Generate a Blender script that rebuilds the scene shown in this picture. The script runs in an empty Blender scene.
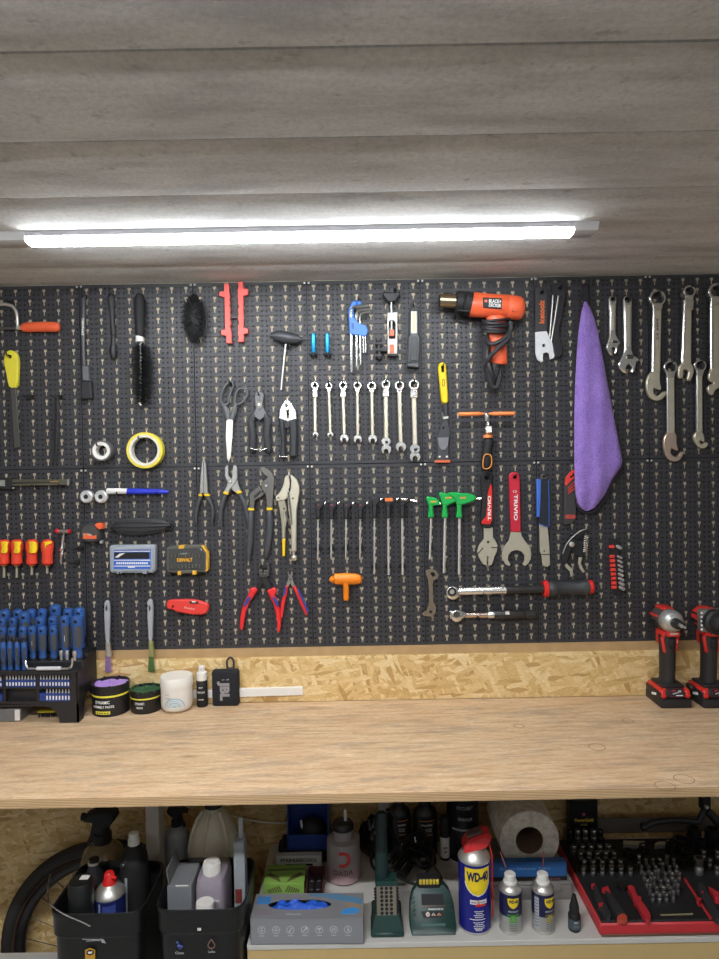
import bpy, bmesh, math, random
from mathutils import Vector, Matrix
from mathutils.geometry import tessellate_polygon
RND = random.Random(7)
sc = bpy.context.scene
COL = sc.collection
# ---------------------------------------------------------------- camera
FPX, CX, CY = 665.0, 359.5, 479.5
CAM = Vector((0, -1.70, 1.47))
_p, _r = math.radians(1.0), math.radians(1.0)
FW = Vector((0, math.cos(_p), -math.sin(_p)))
_u = Vector((1, 0, 0)).cross(FW)
RT = Vector((1, 0, 0)) * math.cos(_r) - _u * math.sin(_r)
UP = _u * math.cos(_r) + Vector((1, 0, 0)) * math.sin(_r)
cam = bpy.data.cameras.new('camera')
cam.sensor_fit = 'VERTICAL'
cam.sensor_height = 36
cam.lens = 36 * FPX / 959
cam.clip_start = 0.02
camo = bpy.data.objects.new('camera', cam)
COL.objects.link(camo)
m4 = Matrix((RT, UP, -FW)).transposed().to_4x4()
m4.translation = CAM
camo.matrix_world = m4
sc.camera = camo
# ---------------------------------------------------------------- light
wd = bpy.data.worlds.new('world')
wd.use_nodes = True
wd.node_tree.nodes['Background'].inputs[0].default_value = (0.9, 0.95, 1, 1)
wd.node_tree.nodes['Background'].inputs[1].default_value = 0.38
sc.world = wd
LAMP_STRENGTH = 54.0
FILL_LAMP_WATTS = 4.0
ADDED_TUBE_STRENGTH = 190.0
ADDED_TUBE_Y = -1.5
vs = sc.view_settings
vs.view_transform = 'Standard'
vs.look = 'None'
vs.gamma = 1
vs.use_curve_mapping = False
vs.exposure = 0.0
def fill_lamp(x, y, z, watts):          # unseen fill bulbs added behind the camera for brightness
    l = bpy.data.lights.new('added_fill_bulb', 'POINT')
    l.shadow_soft_size, l.energy = 0.09, watts
    l.color = (1, 0.98, 0.95)
    o = bpy.data.objects.new('added_fill_bulb', l)
    o.location = (x, y, z)
    COL.objects.link(o)
for _x in (-0.75, 0.75): fill_lamp(_x, -2.0, 1.78, FILL_LAMP_WATTS)

# ---------------------------------------------------------------- photo point -> place
def ray(px, py):
    return FW * FPX + RT * (px - CX) - UP * (py - CY)
def W(px, py, off=0.0):          # point on the vertical plane y = -off
    d = ray(px, py)
    return CAM + d * ((-off - CAM.y) / d.y)
def H(px, py, z):                # point on the horizontal plane z
    d = ray(px, py)
    return CAM + d * ((z - CAM.z) / d.z)
def S(off):                      # metres per pixel at that plane
    return (1.70 - off) / FPX
class Crop:
    def __init__(s, x, y, k): s.x, s.y, s.k = x, y, k
    def __call__(s, u, v): return s.x + u / s.k, s.y + v / s.k
PX = Crop(0, 0, 1.0)

# ---------------------------------------------------------------- materials
MATS = {}
def lin(c):
    return tuple(((x / 255) / 12.92 if x / 255 <= 0.04045 else ((x / 255 + 0.055) / 1.055) ** 2.4) for x in c) + (1,)
def mat(name, rgb=(128, 128, 128), rough=0.5, metal=0.0, var=0.12, scale=60, bump=0.0, trans=0.0, emit=0.0, alpha=1.0, coat=0.0):
    if name in MATS: return MATS[name]
    m = bpy.data.materials.new(name)
    m.use_nodes = True
    nt = m.node_tree
    b = nt.nodes['Principled BSDF']
    b.inputs['Roughness'].default_value = rough
    b.inputs['Metallic'].default_value = metal
    b.inputs['Transmission Weight'].default_value = trans
    b.inputs['Coat Weight'].default_value = coat
    b.inputs['Alpha'].default_value = alpha
    tc = nt.nodes.new('ShaderNodeTexCoord')
    nz = nt.nodes.new('ShaderNodeTexNoise')
    nz.inputs['Scale'].default_value = scale
    nz.inputs['Detail'].default_value = 4
    nt.links.new(tc.outputs['Object'], nz.inputs['Vector'])
    mx = nt.nodes.new('ShaderNodeMix')
    mx.data_type = 'RGBA'
    c = lin(rgb)
    mx.inputs[6].default_value = tuple(x * (1 - var) for x in c[:3]) + (1,)
    mx.inputs[7].default_value = tuple(min(1, x * (1 + var)) for x in c[:3]) + (1,)
    nt.links.new(nz.outputs['Fac'], mx.inputs[0])
    nt.links.new(mx.outputs[2], b.inputs['Base Color'])
    if bump:
        bp = nt.nodes.new('ShaderNodeBump')
        bp.inputs['Strength'].default_value = bump
        bp.inputs['Distance'].default_value = 0.002
        nt.links.new(nz.outputs['Fac'], bp.inputs['Height'])
        nt.links.new(bp.outputs[0], b.inputs['Normal'])
    if emit:
        b.inputs['Emission Color'].default_value = c
        b.inputs['Emission Strength'].default_value = emit
    MATS[name] = m
    return m
class NT:                        # small node helper
    def __init__(s, name, rough=0.7):
        s.m = bpy.data.materials.new(name); s.m.use_nodes = True
        s.t = s.m.node_tree; s.b = s.t.nodes['Principled BSDF']
        s.b.inputs['Roughness'].default_value = rough
        MATS[name] = s.m
        s.obj = s.t.nodes.new('ShaderNodeTexCoord').outputs['Object']
    def n(s, typ, **k):
        nd = s.t.nodes.new('ShaderNode' + typ)
        for a, v in k.items():
            if a.startswith('i_'):
                nd.inputs[a[2:].replace('_', ' ')].default_value = v
            else: setattr(nd, a, v)
        return nd
    def l(s, a, b): s.t.links.new(a, b)
    def mapping(s, scale, rot=(0, 0, 0), loc=(0, 0, 0)):
        mp = s.n('Mapping'); s.l(s.obj, mp.inputs[0])
        mp.vector_type = 'TEXTURE'
        mp.inputs['Scale'].default_value = tuple(1.0 / x for x in scale); mp.inputs['Rotation'].default_value = rot; mp.inputs['Location'].default_value = loc
        return mp.outputs[0]
    def noise(s, vec, scale, detail=4, rough=0.55):
        nz = s.n('TexNoise'); s.l(vec, nz.inputs['Vector'])
        nz.inputs['Scale'].default_value = scale; nz.inputs['Detail'].default_value = detail; nz.inputs['Roughness'].default_value = rough
        return nz.outputs['Fac']
    def ramp(s, fac, stops):
        r = s.n('ValToRGB'); s.l(fac, r.inputs[0])
        e = r.color_ramp.elements
        while len(e) < len(stops): e.new(0.5)
        for k, (p, c) in enumerate(stops):
            e[k].position = p; e[k].color = lin(c)
        return r.outputs[0]
    def mix(s, fac, a, b, mode='MIX'):
        x = s.n('Mix'); x.data_type = 'RGBA'; x.blend_type = mode
        if isinstance(fac, (int, float)): x.inputs[0].default_value = fac
        else: s.l(fac, x.inputs[0])
        for k, v in ((6, a), (7, b)):
            if isinstance(v, tuple): x.inputs[k].default_value = v
            else: s.l(v, x.inputs[k])
        return x.outputs[2]
    def bump(s, h, strength=0.3, dist=0.002):
        bp = s.n('Bump'); bp.inputs['Strength'].default_value = strength; bp.inputs['Distance'].default_value = dist
        s.l(h, bp.inputs['Height']); s.l(bp.outputs[0], s.b.inputs['Normal'])

def osb_material():
    N = NT('osb_board', 0.62)
    cols = []
    rim = None
    for k, (rot, sx, sz) in enumerate(((0.45, 17, 75), (-0.7, 19, 80), (1.2, 20, 78), (-0.15, 22, 95))):
        vec = N.mapping((sx, 20, sz), (0, rot, 0), (k * 3.1, 0, k * 1.7))
        # rotate before stretch: bend the coordinates with a little noise so flakes get ragged ends
        nz = N.n('TexNoise'); N.l(N.obj, nz.inputs['Vector']); nz.inputs['Scale'].default_value = 9
        ad = N.n('VectorMath', operation='MULTIPLY_ADD'); N.l(nz.outputs['Color'], ad.inputs[0]); ad.inputs[1].default_value = (0.9, 0.9, 0.9); N.l(vec, ad.inputs[2])
        v = N.n('TexVoronoi'); v.inputs['Scale'].default_value = 1.0; N.l(ad.outputs[0], v.inputs['Vector'])
        sep = N.n('SeparateColor'); N.l(v.outputs['Color'], sep.inputs[0])
        cols.append((N.ramp(sep.outputs[0], [(0.0, (192, 156, 98)), (0.2, (214, 182, 122)), (0.6, (229, 201, 144)), (1.0, (240, 220, 172))]), sep.outputs[1], v.outputs['Distance']))
    base = cols[0][0]
    for k in range(1, 4):
        st = N.n('Math', operation='GREATER_THAN'); N.l(cols[k][1], st.inputs[0]); st.inputs[1].default_value = 0.58
        base = N.mix(st.outputs[0], base, cols[k][0])
    fib = N.noise(N.mapping((30, 30, 160), (0, 0.35, 0)), 3, 5)
    base = N.mix(0.35, base, N.ramp(fib, [(0.3, (150, 118, 76)), (0.65, (255, 245, 225))]), 'MULTIPLY')
    dk = N.noise(N.mapping((26, 26, 60), (0, -0.6, 0)), 2.5, 6, 0.7)
    base = N.mix(N.ramp(dk, [(0.64, (0, 0, 0)), (0.72, (150, 150, 150))]), base, lin((104, 70, 36)))
    N.l(base, N.b.inputs['Base Color'])
    N.bump(fib, 0.25, 0.001)
    return N.m
def ply_material():
    N = NT('plywood_top', 0.58)
    g = N.noise(N.mapping((2.2, 16, 16), (0, 0, .03)), 5.0, 10, 0.72)
    g2 = N.noise(N.mapping((2.6, 4.2, 4)), 2.2, 6, 0.6)
    g3 = N.noise(N.mapping((26, 70, 60)), 3.0, 6, 0.75)
    c = N.ramp(g, [(0.34, (184, 150, 114)), (0.47, (208, 177, 140)), (0.56, (216, 188, 152)), (0.66, (228, 203, 170))])
    c = N.mix(.55, c, N.ramp(g3, [(0.25, (196, 182, 166)), (0.6, (255, 255, 255))]), 'MULTIPLY')
    c = N.mix(N.ramp(g2, [(0.48, (0, 0, 0)), (0.64, (150, 150, 150))]), c, lin((196, 152, 114)))
    st = N.noise(N.mapping((2.2, 9, 4), (0, 0, 0.06), (2.3, 0.4, 0)), 2.6, 7, 0.7)
    c = N.mix(N.ramp(st, [(0.51, (0, 0, 0)), (0.64, (200, 200, 200))]), c, lin((146, 128, 110)))
    sp = N.noise(N.mapping((9, 40, 10), (0, 0, 0.1)), 3.2, 5, 0.7)
    c = N.mix(N.ramp(sp, [(0.60, (0, 0, 0)), (0.66, (150, 150, 150))]), c, lin((112, 84, 62)))
    kn = N.n('TexVoronoi'); kn.inputs['Scale'].default_value = 1; N.l(N.mapping((3, 9, 3), (0, 0, 0), (0.2, 0.55, 0)), kn.inputs['Vector'])
    c = N.mix(N.ramp(kn.outputs['Distance'], [(0.02, (190, 190, 190)), (0.09, (0, 0, 0))]), c, lin((132, 88, 54)))
    N.l(c, N.b.inputs['Base Color'])
    N.bump(g, 0.15, 0.001)
    return N.m
def ply_edge_material():
    N = NT('plywood_edge', 0.7)
    w = N.n('TexWave', wave_type='BANDS', bands_direction='Z'); N.l(N.mapping((1, 1, 1)), w.inputs['Vector'])
    w.inputs['Scale'].default_value = 105; w.inputs['Distortion'].default_value = 1.2; w.inputs['Detail'].default_value = 2; w.inputs['Detail Scale'].default_value = 0.6
    c = N.ramp(w.outputs['Fac'], [(0.15, (176, 140, 98)), (0.45, (212, 180, 136)), (0.9, (224, 196, 154))])
    g = N.noise(N.mapping((4, 4, 200)), 3, 4)
    c = N.mix(0.4, c, N.ramp(g, [(0.3, (140, 110, 80)), (0.7, (255, 250, 240))]), 'MULTIPLY')
    N.l(c, N.b.inputs['Base Color'])
    return N.m
def concrete_material():
    N = NT('concrete_planks', 0.85)
    a = N.noise(N.mapping((1.8, 8, 8)), 2.0, 6, 0.55)
    f = N.noise(N.mapping((60, 60, 60)), 2.0, 6, 0.7)
    c = N.ramp(a, [(0.34, (194, 194, 192)), (0.5, (217, 217, 215)), (0.64, (230, 230, 228))])
    c = N.mix(0.3, c, N.ramp(f, [(0.3, (150, 150, 150)), (0.6, (255, 255, 255))]), 'MULTIPLY')
    s = N.noise(N.mapping((16, 22, 10), (0, 0, 0), (1.1, 0.3, 0)), 1.5, 4, 0.7)
    c = N.mix(N.ramp(s, [(0.60, (0, 0, 0)), (0.68, (165, 165, 165))]), c, lin((138, 124, 110)))
    s2 = N.noise(N.mapping((14, 90, 10)), 2.0, 3, 0.6)
    c = N.mix(N.ramp(s2, [(0.63, (0, 0, 0)), (0.67, (150, 150, 150))]), c, lin((240, 240, 238)))
    N.l(c, N.b.inputs['Base Color'])
    N.bump(f, 0.35, 0.002)
    return N.m
def plaster_material(name, rgb):
    N = NT(name, 0.9)
    a = N.noise(N.mapping((1, 1, 1)), 6, 6)
    N.l(N.ramp(a, [(0.3, tuple(int(x * 0.85) for x in rgb)), (0.7, rgb)]), N.b.inputs['Base Color'])
    return N.m
OSB, PLY, PLYE, CONC = osb_material(), ply_material(), ply_edge_material(), concrete_material()
blackp = mat('black_plastic', (34, 34, 37), 0.45, bump=0.1)
boardp = mat('pegboard_plastic', (50, 50, 54), 0.5, var=0.08, scale=25)
matteb = mat('matte_black', (24, 24, 26), 0.7)
rubber = mat('dark_rubber', (46, 47, 50), 0.6, bump=0.1)
chrome = mat('polished_chrome', (228, 228, 225), 0.24, 0.95, var=0.06)
steel = mat('brushed_steel', (214, 212, 206), 0.38, 0.8, var=0.1)
satin = mat('satin_nickel', (206, 200, 180), 0.4, 0.65, var=0.14, scale=45)
darkst = mat('dark_steel', (112, 110, 106), 0.4, 0.9, var=0.12)
white = mat('white_plastic', (228, 226, 220), 0.45, var=0.04)
inkw = mat('white_print', (232, 232, 230), 0.6, var=0.03)
inkb = mat('black_print', (20, 20, 24), 0.6)
orange = mat('orange_plastic', (232, 98, 58), 0.42, var=0.06)
brorange = mat('bright_orange_plastic', (246, 138, 28), 0.4, var=0.05)
redp = mat('red_plastic', (214, 38, 34), 0.42, var=0.06)
shaft_m = mat('shaft_steel', (214, 212, 206), 0.42, 0.5, var=0.05)
railm = mat('coral_plastic', (240, 96, 88), 0.5, var=0.04)
salmon = mat('salmon_red_plastic', (226, 62, 54), 0.5, var=0.04)
yellow = mat('yellow_plastic', (238, 198, 20), 0.42, var=0.05)
limey = mat('pale_yellow_plastic', (228, 216, 62), 0.45, var=0.06)
bluep = mat('blue_plastic', (38, 84, 168), 0.42, var=0.06)
goldp = mat('gold_print', (206, 160, 70), 0.5, 0.2)

# ---------------------------------------------------------------- geometry
def pyv(p): return Vector(p)
class G:
    def __init__(s, M=None): s.v, s.f, s.M = [], [], M
    def add(s, vs, fs):
        n = len(s.v)
        s.v += [(s.M @ Vector(v)) if s.M else Vector(v) for v in vs]
        s.f += [tuple(i + n for i in f) for f in fs]
        return s
    def box(s, c, d, bev=0.0, rot=None, seg=1):
        bm = bmesh.new()
        bmesh.ops.create_cube(bm, size=1)
        for v in bm.verts: v.co = Vector((v.co.x * d[0], v.co.y * d[1], v.co.z * d[2]))
        if bev: bmesh.ops.bevel(bm, geom=bm.edges[:], offset=min(bev, min(d) * 0.49), segments=seg, affect='EDGES', profile=0.5)
        bm.verts.index_update()
        vs = [(rot @ v.co if rot else v.co) + Vector(c) for v in bm.verts]
        fs = [[v.index for v in f.verts] for f in bm.faces]
        bm.free()
        return s.add(vs, fs)
    def tube(s, pts, r, n=10, flat=1.0, up=None, closed=False, cap=True, ends=0.0):
        pts = [Vector(p) for p in pts]
        rs = list(r) if isinstance(r, (list, tuple)) else [r] * len(pts)
        if ends and not closed:                     # rounded ends
            a, b = pts[0], pts[-1]
            da = (pts[0] - pts[1]).normalized(); db = (pts[-1] - pts[-2]).normalized()
            r0, r1 = rs[0], rs[-1]
            pre = [(a + da * r0 * ends * math.sin(t), r0 * math.cos(t)) for t in (1.35, 0.9, 0.45)]
            post = [(b + db * r1 * ends * math.sin(t), r1 * math.cos(t)) for t in (0.45, 0.9, 1.35)]
            pts = [p for p, _ in pre] + pts + [p for p, _ in post]
            rs = [q for _, q in pre] + rs + [q for _, q in post]
        k = len(pts); vs = []; fs = []; N = None
        for i, p in enumerate(pts):
            if closed: t = (pts[(i + 1) % k] - pts[i - 1])
            else: t = pts[min(i + 1, k - 1)] - pts[max(i - 1, 0)]
            t = t.normalized() if t.length > 1e-9 else Vector((0, 0, 1))
            if up is not None:
                d = Vector(up); d = d - t * d.dot(t)
                d = d.normalized() if d.length > 1e-6 else t.orthogonal().normalized()
            else:
                if N is None: N = t.orthogonal().normalized()
                d = N - t * N.dot(t); d = d.normalized() if d.length > 1e-6 else t.orthogonal().normalized()
                N = d
            e = t.cross(d)
            for j in range(n):
                a = 2 * math.pi * (j + 0.5) / n
                vs.append(p + d * (math.sin(a) * rs[i] * flat) + e * (math.cos(a) * rs[i]))
        for i in range(k if closed else k - 1):
            for j in range(n):
                a, b = i * n + j, i * n + (j + 1) % n
                c, d2 = ((i + 1) % k) * n + (j + 1) % n, ((i + 1) % k) * n + j
                fs.append((a, b, c, d2))
        if cap and not closed:
            fs.append(tuple(range(n - 1, -1, -1)))
            fs.append(tuple((k - 1) * n + j for j in range(n)))
        return s.add(vs, fs)
    def lathe(s, prof, o=(0, 0, 0), ax=(0, 0, 1), n=28, sq=0.0, sx=1.0, sy=1.0, cap=True):
        ax = Vector(ax).normalized(); o = Vector(o)
        a1 = Vector((1, 0, 0)) if abs(ax.x) < 0.9 else Vector((0, 1, 0))
        a2 = ax.cross(a1).normalized(); a1 = a2.cross(ax)
        vs, fs = [], []
        for r, h in prof:
            for j in range(n):
                a = 2 * math.pi * (j + 0.5) / n
                c, q = math.cos(a), math.sin(a)
                if sq:
                    e = 2.0 / (2 + sq)
                    c, q = math.copysign(abs(c) ** e, c), math.copysign(abs(q) ** e, q)
                vs.append(o + ax * h + a1 * (c * r * sx) + a2 * (q * r * sy))
        k = len(prof)
        for i in range(k - 1):
            for j in range(n):
                fs.append((i * n + j, i * n + (j + 1) % n, (i + 1) * n + (j + 1) % n, (i + 1) * n + j))
        if cap:
            if prof[0][0] > 1e-6: fs.append(tuple(range(n - 1, -1, -1)))
            if prof[-1][0] > 1e-6: fs.append(tuple((k - 1) * n + j for j in range(n)))
        return s.add(vs, fs)
    def ball(s, c, r, n=14, m=9):
        r = (r, r, r) if isinstance(r, (int, float)) else r
        vs, fs = [], []
        for i in range(m + 1):
            t = math.pi * (i + 0.001) / (m + 0.002)
            for j in range(n):
                a = 2 * math.pi * j / n
                vs.append((c[0] + r[0] * math.sin(t) * math.cos(a), c[1] + r[1] * math.sin(t) * math.sin(a), c[2] + r[2] * math.cos(t)))
        for i in range(m):
            for j in range(n):
                fs.append((i * n + j, (i + 1) * n + j, (i + 1) * n + (j + 1) % n, i * n + (j + 1) % n))
        return s.add(vs, fs)
    def prism(s, front, back, holes_f=(), holes_b=(), bev=0.0, ydir=Vector((0, 1, 0))):
        """front/back: matching loops of points (front nearer the viewer); holes the same way."""
        front = [Vector(p) for p in front]; back = [Vector(p) for p in back]
        area = sum(a.x * b.z - b.x * a.z for a, b in zip(front, front[1:] + front[:1]))
        k = len(front); vs, fs = [], []
        loops = [front]
        if bev:
            sg = 1 if area > 0 else -1
            ins = []
            for i in range(k):
                a, b, c = front[i - 1], front[i], front[(i + 1) % k]
                n1 = Vector((-(b - a).z, 0, (b - a).x)); n2 = Vector((-(c - b).z, 0, (c - b).x))
                if n1.length < 1e-9 or n2.length < 1e-9: ins.append(b.copy()); continue
                n1.normalize(); n2.normalize()
                q = (n1 + n2); dd = 1 + n1.dot(n2)
                q = q / max(dd, 0.5)
                ins.append(b + q * (bev * sg))
            mid = [p + ydir * bev for p in front]
            loops = [ins, mid]
        loops.append(back)
        for L in loops: vs += L
        nl = len(loops)
        for r in range(nl - 1):
            for i in range(k):
                fs.append((r * k + i, (r + 1) * k + i, (r + 1) * k + (i + 1) % k, r * k + (i + 1) % k))
        idx_f = list(range(k)); idx_b = list(range((nl - 1) * k, nl * k))
        hf, hb = [], []
        for a, b in zip(holes_f, holes_b):
            h0 = len(vs); vs += [Vector(p) for p in a]; h1 = len(vs); vs += [Vector(p) for p in b]
            q = len(a)
            for i in range(q):
                fs.append((h0 + i, h0 + (i + 1) % q, h1 + (i + 1) % q, h1 + i))
            hf.append(list(range(h0, h0 + q))); hb.append(list(range(h1, h1 + q)))
        for idx, hh in ((idx_f, hf), (idx_b, hb)):
            allv = idx + [i for h in hh for i in h]
            tri = tessellate_polygon([[Vector((vs[i].x, vs[i].z, 0)) for i in L] for L in [idx] + hh])
            for t in tri: fs.append(tuple(allv[i] for i in t))
        return s.add(vs, fs)
    def build(s, name, m, parent=None, angle=38, org=None):
        base = Vector((0, 0, 0))
        if parent is not None:
            base = Vector(parent.get('_o', (0, 0, 0)))
        elif org is not None: base = Vector(org)
        else:
            lo = [min(v[i] for v in s.v) for i in range(3)]; hi = [max(v[i] for v in s.v) for i in range(3)]
            base = Vector(((lo[0] + hi[0]) / 2, (lo[1] + hi[1]) / 2, lo[2]))
        me = bpy.data.meshes.new(name)
        me.from_pydata([tuple(v - base) for v in s.v], [], s.f)
        bm = bmesh.new(); bm.from_mesh(me)
        bmesh.ops.recalc_face_normals(bm, faces=bm.faces)
        bm.to_mesh(me); bm.free()
        me.polygons.foreach_set('use_smooth', [True] * len(me.polygons))
        me.set_sharp_from_angle(angle=math.radians(angle))
        me.materials.append(m)
        o = bpy.data.objects.new(name, me)
        COL.objects.link(o)
        if parent is not None:
            o.parent = parent
        else: o.location = base
        o['_o'] = tuple(base)
        return o
def tag(o, label, cat, group=None):
    o['label'] = label; o['category'] = cat
    if group: o['group'] = group
    return o
def thing(name, loc, label, cat, group=None):
    o = bpy.data.objects.new(name, None)
    o.empty_display_size = 0.02
    COL.objects.link(o); o.location = loc; o['_o'] = tuple(loc)
    return tag(o, label, cat, group)
def clone(root, delta, label=None, group=None, recolour=None):
    def cp(o, par):
        c = o.copy(); COL.objects.link(c)
        if par is None: c.location = Vector(o.location) + Vector(delta)
        else: c.parent = par
        for ch in KIDS.get(o.name, ()): cp(ch, c)
        return c
    KIDS = {}
    for o in COL.objects:
        if o.parent: KIDS.setdefault(o.parent.name, []).append(o)
    r = cp(root, None)
    if label: r['label'] = label
    if group: r['group'] = group
    return r

def smooth(poly, k=2, closed=True):
    for _ in range(k):
        out = []; n = len(poly)
        for i in range(n if closed else n - 1):
            a, b = poly[i], poly[(i + 1) % n]
            out += [(a[0] * .75 + b[0] * .25, a[1] * .75 + b[1] * .25), (a[0] * .25 + b[0] * .75, a[1] * .25 + b[1] * .75)]
        poly = out
    return poly
def circ(cu, cv, r, n=20, ry=None):
    ry = r if ry is None else ry
    return [(cu + r * math.cos(2 * math.pi * i / n), cv + ry * math.sin(2 * math.pi * i / n)) for i in range(n)]
def gplate(g, c, poly, off, th, holes=(), bev=0.0006, sm=0):
    if sm: poly = smooth(poly, sm)
    f = [W(*c(u, v), off + th) for u, v in poly]
    b = [p + Vector((0, th, 0)) for p in f]
    hf = [[W(*c(u, v), off + th) for u, v in (circ(*h) if len(h) <= 4 and isinstance(h[0], (int, float)) else h)] for h in holes]
    hb = [[p + Vector((0, th, 0)) for p in h] for h in hf]
    g.prism(f, b, hf, hb, bev)
    return g
def plate(name, c, poly, off, th, m, parent=None, holes=(), bev=0.0006, sm=0):
    return gplate(G(), c, poly, off, th, holes, bev, sm).build(name, m, parent)
def gtube(g, c, pts, off, r=None, flat=1.0, n=10, ends=0.0, closed=False):
    P, Rr = [], []
    for p in pts:
        o = off if len(p) < 4 else p[3]
        P.append(W(*c(p[0], p[1]), o))
        Rr.append((p[2] if len(p) > 2 else r) / c.k * S(o))
    return g.tube(P, Rr, n=n, flat=flat, up=(0, -1, 0), ends=ends, closed=closed)
def tubep(name, c, pts, off, m, parent=None, r=None, flat=1.0, n=10, ends=0.0, closed=False):
    return gtube(G(), c, pts, off, r, flat, n, ends, closed).build(name, m, parent)
def spline(pts, k=6, closed=False):
    out = []; n = len(pts)
    for i in range(n if closed else n - 1):
        q = [pts[(i + d) % n] if closed else pts[min(max(i + d, 0), n - 1)] for d in (-1, 0, 1, 2)]
        for j in range(k):
            t = j / k
            out.append(tuple(0.5 * (2 * b + (c - a) * t + (2 * a - 5 * b + 4 * c - d) * t * t + (3 * b - a - 3 * c + d) * t ** 3) for a, b, c, d in zip(*q)))
    if not closed: out.append(tuple(pts[-1]))
    return out
def glyphs(s, fn, w, h=None, m=None, parent=None, name='lettering', bold=0.0, wide=True):
    cu = bpy.data.curves.new('t', 'FONT'); cu.body = s; cu.resolution_u = 3; cu.offset = bold
    ob = bpy.data.objects.new('t', cu); COL.objects.link(ob)
    me = bpy.data.meshes.new_from_object(ob.evaluated_get(bpy.context.evaluated_depsgraph_get()))
    bpy.data.objects.remove(ob); bpy.data.curves.remove(cu)
    xs = [v.co.x for v in me.vertices]; ys = [v.co.y for v in me.vertices]
    x0, x1, y0, y1 = min(xs), max(xs), min(ys), max(ys)
    kx = w / (x1 - x0); ky = (h / (y1 - y0)) if h else kx
    g = G()
    g.v = [fn((v.co.x - (x0 + x1) / 2) * kx, (v.co.y - (y0 + y1) / 2) * ky) for v in me.vertices]
    g.f = [tuple(p.vertices) for p in me.polygons]
    bpy.data.meshes.remove(me)
    return g.build(name, m or inkw, parent)
def wtext(s, c, cu, cv, w, h, ang, off, m, parent, name='lettering', bold=0.02):
    ca, sa = math.cos(math.radians(ang)), math.sin(math.radians(ang))
    def fn(u, v):
        return W(*c(cu + u * ca - v * sa, cv - u * sa - v * ca), off)
    return glyphs(s, fn, w, h, m, parent, name, bold)
HOOKN = [0]
def hook(c, u, v, what, depth=0.024, r=0.0017):
    p = W(*c(u, v), 0.012)
    g = G()
    g.box((p.x, -0.0012, p.z + 0.001), (0.009, 0.0024, 0.013), 0.0008)
    g.tube([(p.x, -0.002, p.z), (p.x, -depth, p.z), (p.x, -depth - 0.002, p.z + 0.001), (p.x, -depth - 0.0035, p.z + 0.006)], r, n=8)
    o = g.build('pegboard_hook', matteb)
    return tag(o, 'small black peg holding up the ' + what, 'hook', 'pegs in the pegboard')
def fork(c, u, v, w, what, depth=0.03):
    p = W(*c(u, v), 0.015)
    hw = w / 2 / c.k * S(0.015)
    g = G()
    g.box((p.x, -0.0015, p.z), (hw * 1.2, 0.003, 0.012), 0.0008)
    for sgn in (-1, 1):
        g.tube([(p.x + sgn * hw * 0.35, -0.002, p.z), (p.x + sgn * hw * 0.55, -0.008, p.z), (p.x + sgn * hw * 0.6, -depth, p.z), (p.x + sgn * hw, -depth - 0.001, p.z + 0.001)], 0.0016, n=8)
    o = g.build('pegboard_fork', matteb)
    return tag(o, 'black two-pronged pegboard holder carrying the ' + what, 'hook', 'forked pegboard holders')
# ================================================================ the room
def structure(name, g, m):
    o = g.build(name, m); o['kind'] = 'structure'; return o
Z_CEIL = W(360, 277.5).z
Z_TOP = 0
_b = W(360, 700.5, 0.016)
Z_BENCH = _b.z
Z_SHELF = 0.506
Z_LOW = .305
wall = structure('wall_back', G().box((0, 0.0570, 0.98), (4.6, 0.1, 2.0)), mat('whitewashed_wall', (228, 214, 188), .85, var=.06, scale=8))
structure('trim_3', G().box((0, 0.003, (Z_BENCH - .02) / 2), (4.4, 0.008, Z_BENCH - .022), .0005), OSB)
wp = mat('painted_wall', (176, 172, 162), 0.9, var=0.08, scale=4)
structure('wall_left', G().box((-2.25, -1.5, 0.98), (0.1, 3.0, 1.96)), wp)
structure('wall_right', G().box((2.25, -1.5, 0.98), (0.1, 3.0, 1.96)), wp)
structure('floor', G().box((0, -4.0, -0.05), (9, 8.2, 0.1)), plaster_material('concrete_floor', (150, 148, 142)))
# concrete ceiling cast against boards: each plank a little arched, with an open joint between
g = G()
edges = [0.10, -W(0, 261.5).y]
jy = [-1.70 + d for d in (1.567, 1.372, 1.176, 0.98, 0.772)]
jy = [0.06] + jy + [jy[-1] - 0.2 * k for k in range(1, 12)]
for a, b in zip(jy, jy[1:]):
    n = 10
    ps = []
    for i in range(n + 1):
        t = (0, .018, .1, .22, .36, .5, .64, .78, .9, .982, 1)[i]
        y = a - 0.002 + (b - a + 0.004) * t
        z = Z_CEIL + 0.0035 * (2 * t - 1) ** 4 - 0.0035 + (0.004 * (t - 0.5))
        ps.append((y, z + (.011 if i in (0, n) else 0)))
    vs = [(-2.3, y, z) for y, z in ps] + [(2.3, y, z) for y, z in ps] + [(-2.3, ps[0][0], Z_CEIL + 0.1), (2.3, ps[0][0], Z_CEIL + 0.1), (-2.3, ps[-1][0], Z_CEIL + 0.1), (2.3, ps[-1][0], Z_CEIL + 0.1)]
    m = n + 1
    fs = [(i, i + 1, m + i + 1, m + i) for i in range(n)]
    k = 2 * m
    fs += [(0, m, k + 1, k), (n, k + 2, k + 3, m + n), (k, k + 1, k + 3, k + 2), tuple(range(m)) + (k + 2, k), tuple(range(m, 2 * m)) + (k + 3, k + 1)]
    g.add(vs, fs)
structure('ceiling', g, CONC)
# batten and OSB upstand above the bench
zb0, zb1 = W(360, 646).z, W(360, 655).z
structure('trim_1', G().box((0, 0.002, (zb0 + zb1) / 2 - 0.003), (4.4, 0.006, zb0 - zb1 + 0.006), 0.0005), mat('batten_wood', (176, 146, 104), 0.7, var=0.25, scale=30))
structure('trim_2', G().box((0, -0.006, (zb1 + Z_BENCH) / 2), (4.4, 0.02, zb1 - Z_BENCH), 0.001), OSB)

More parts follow.
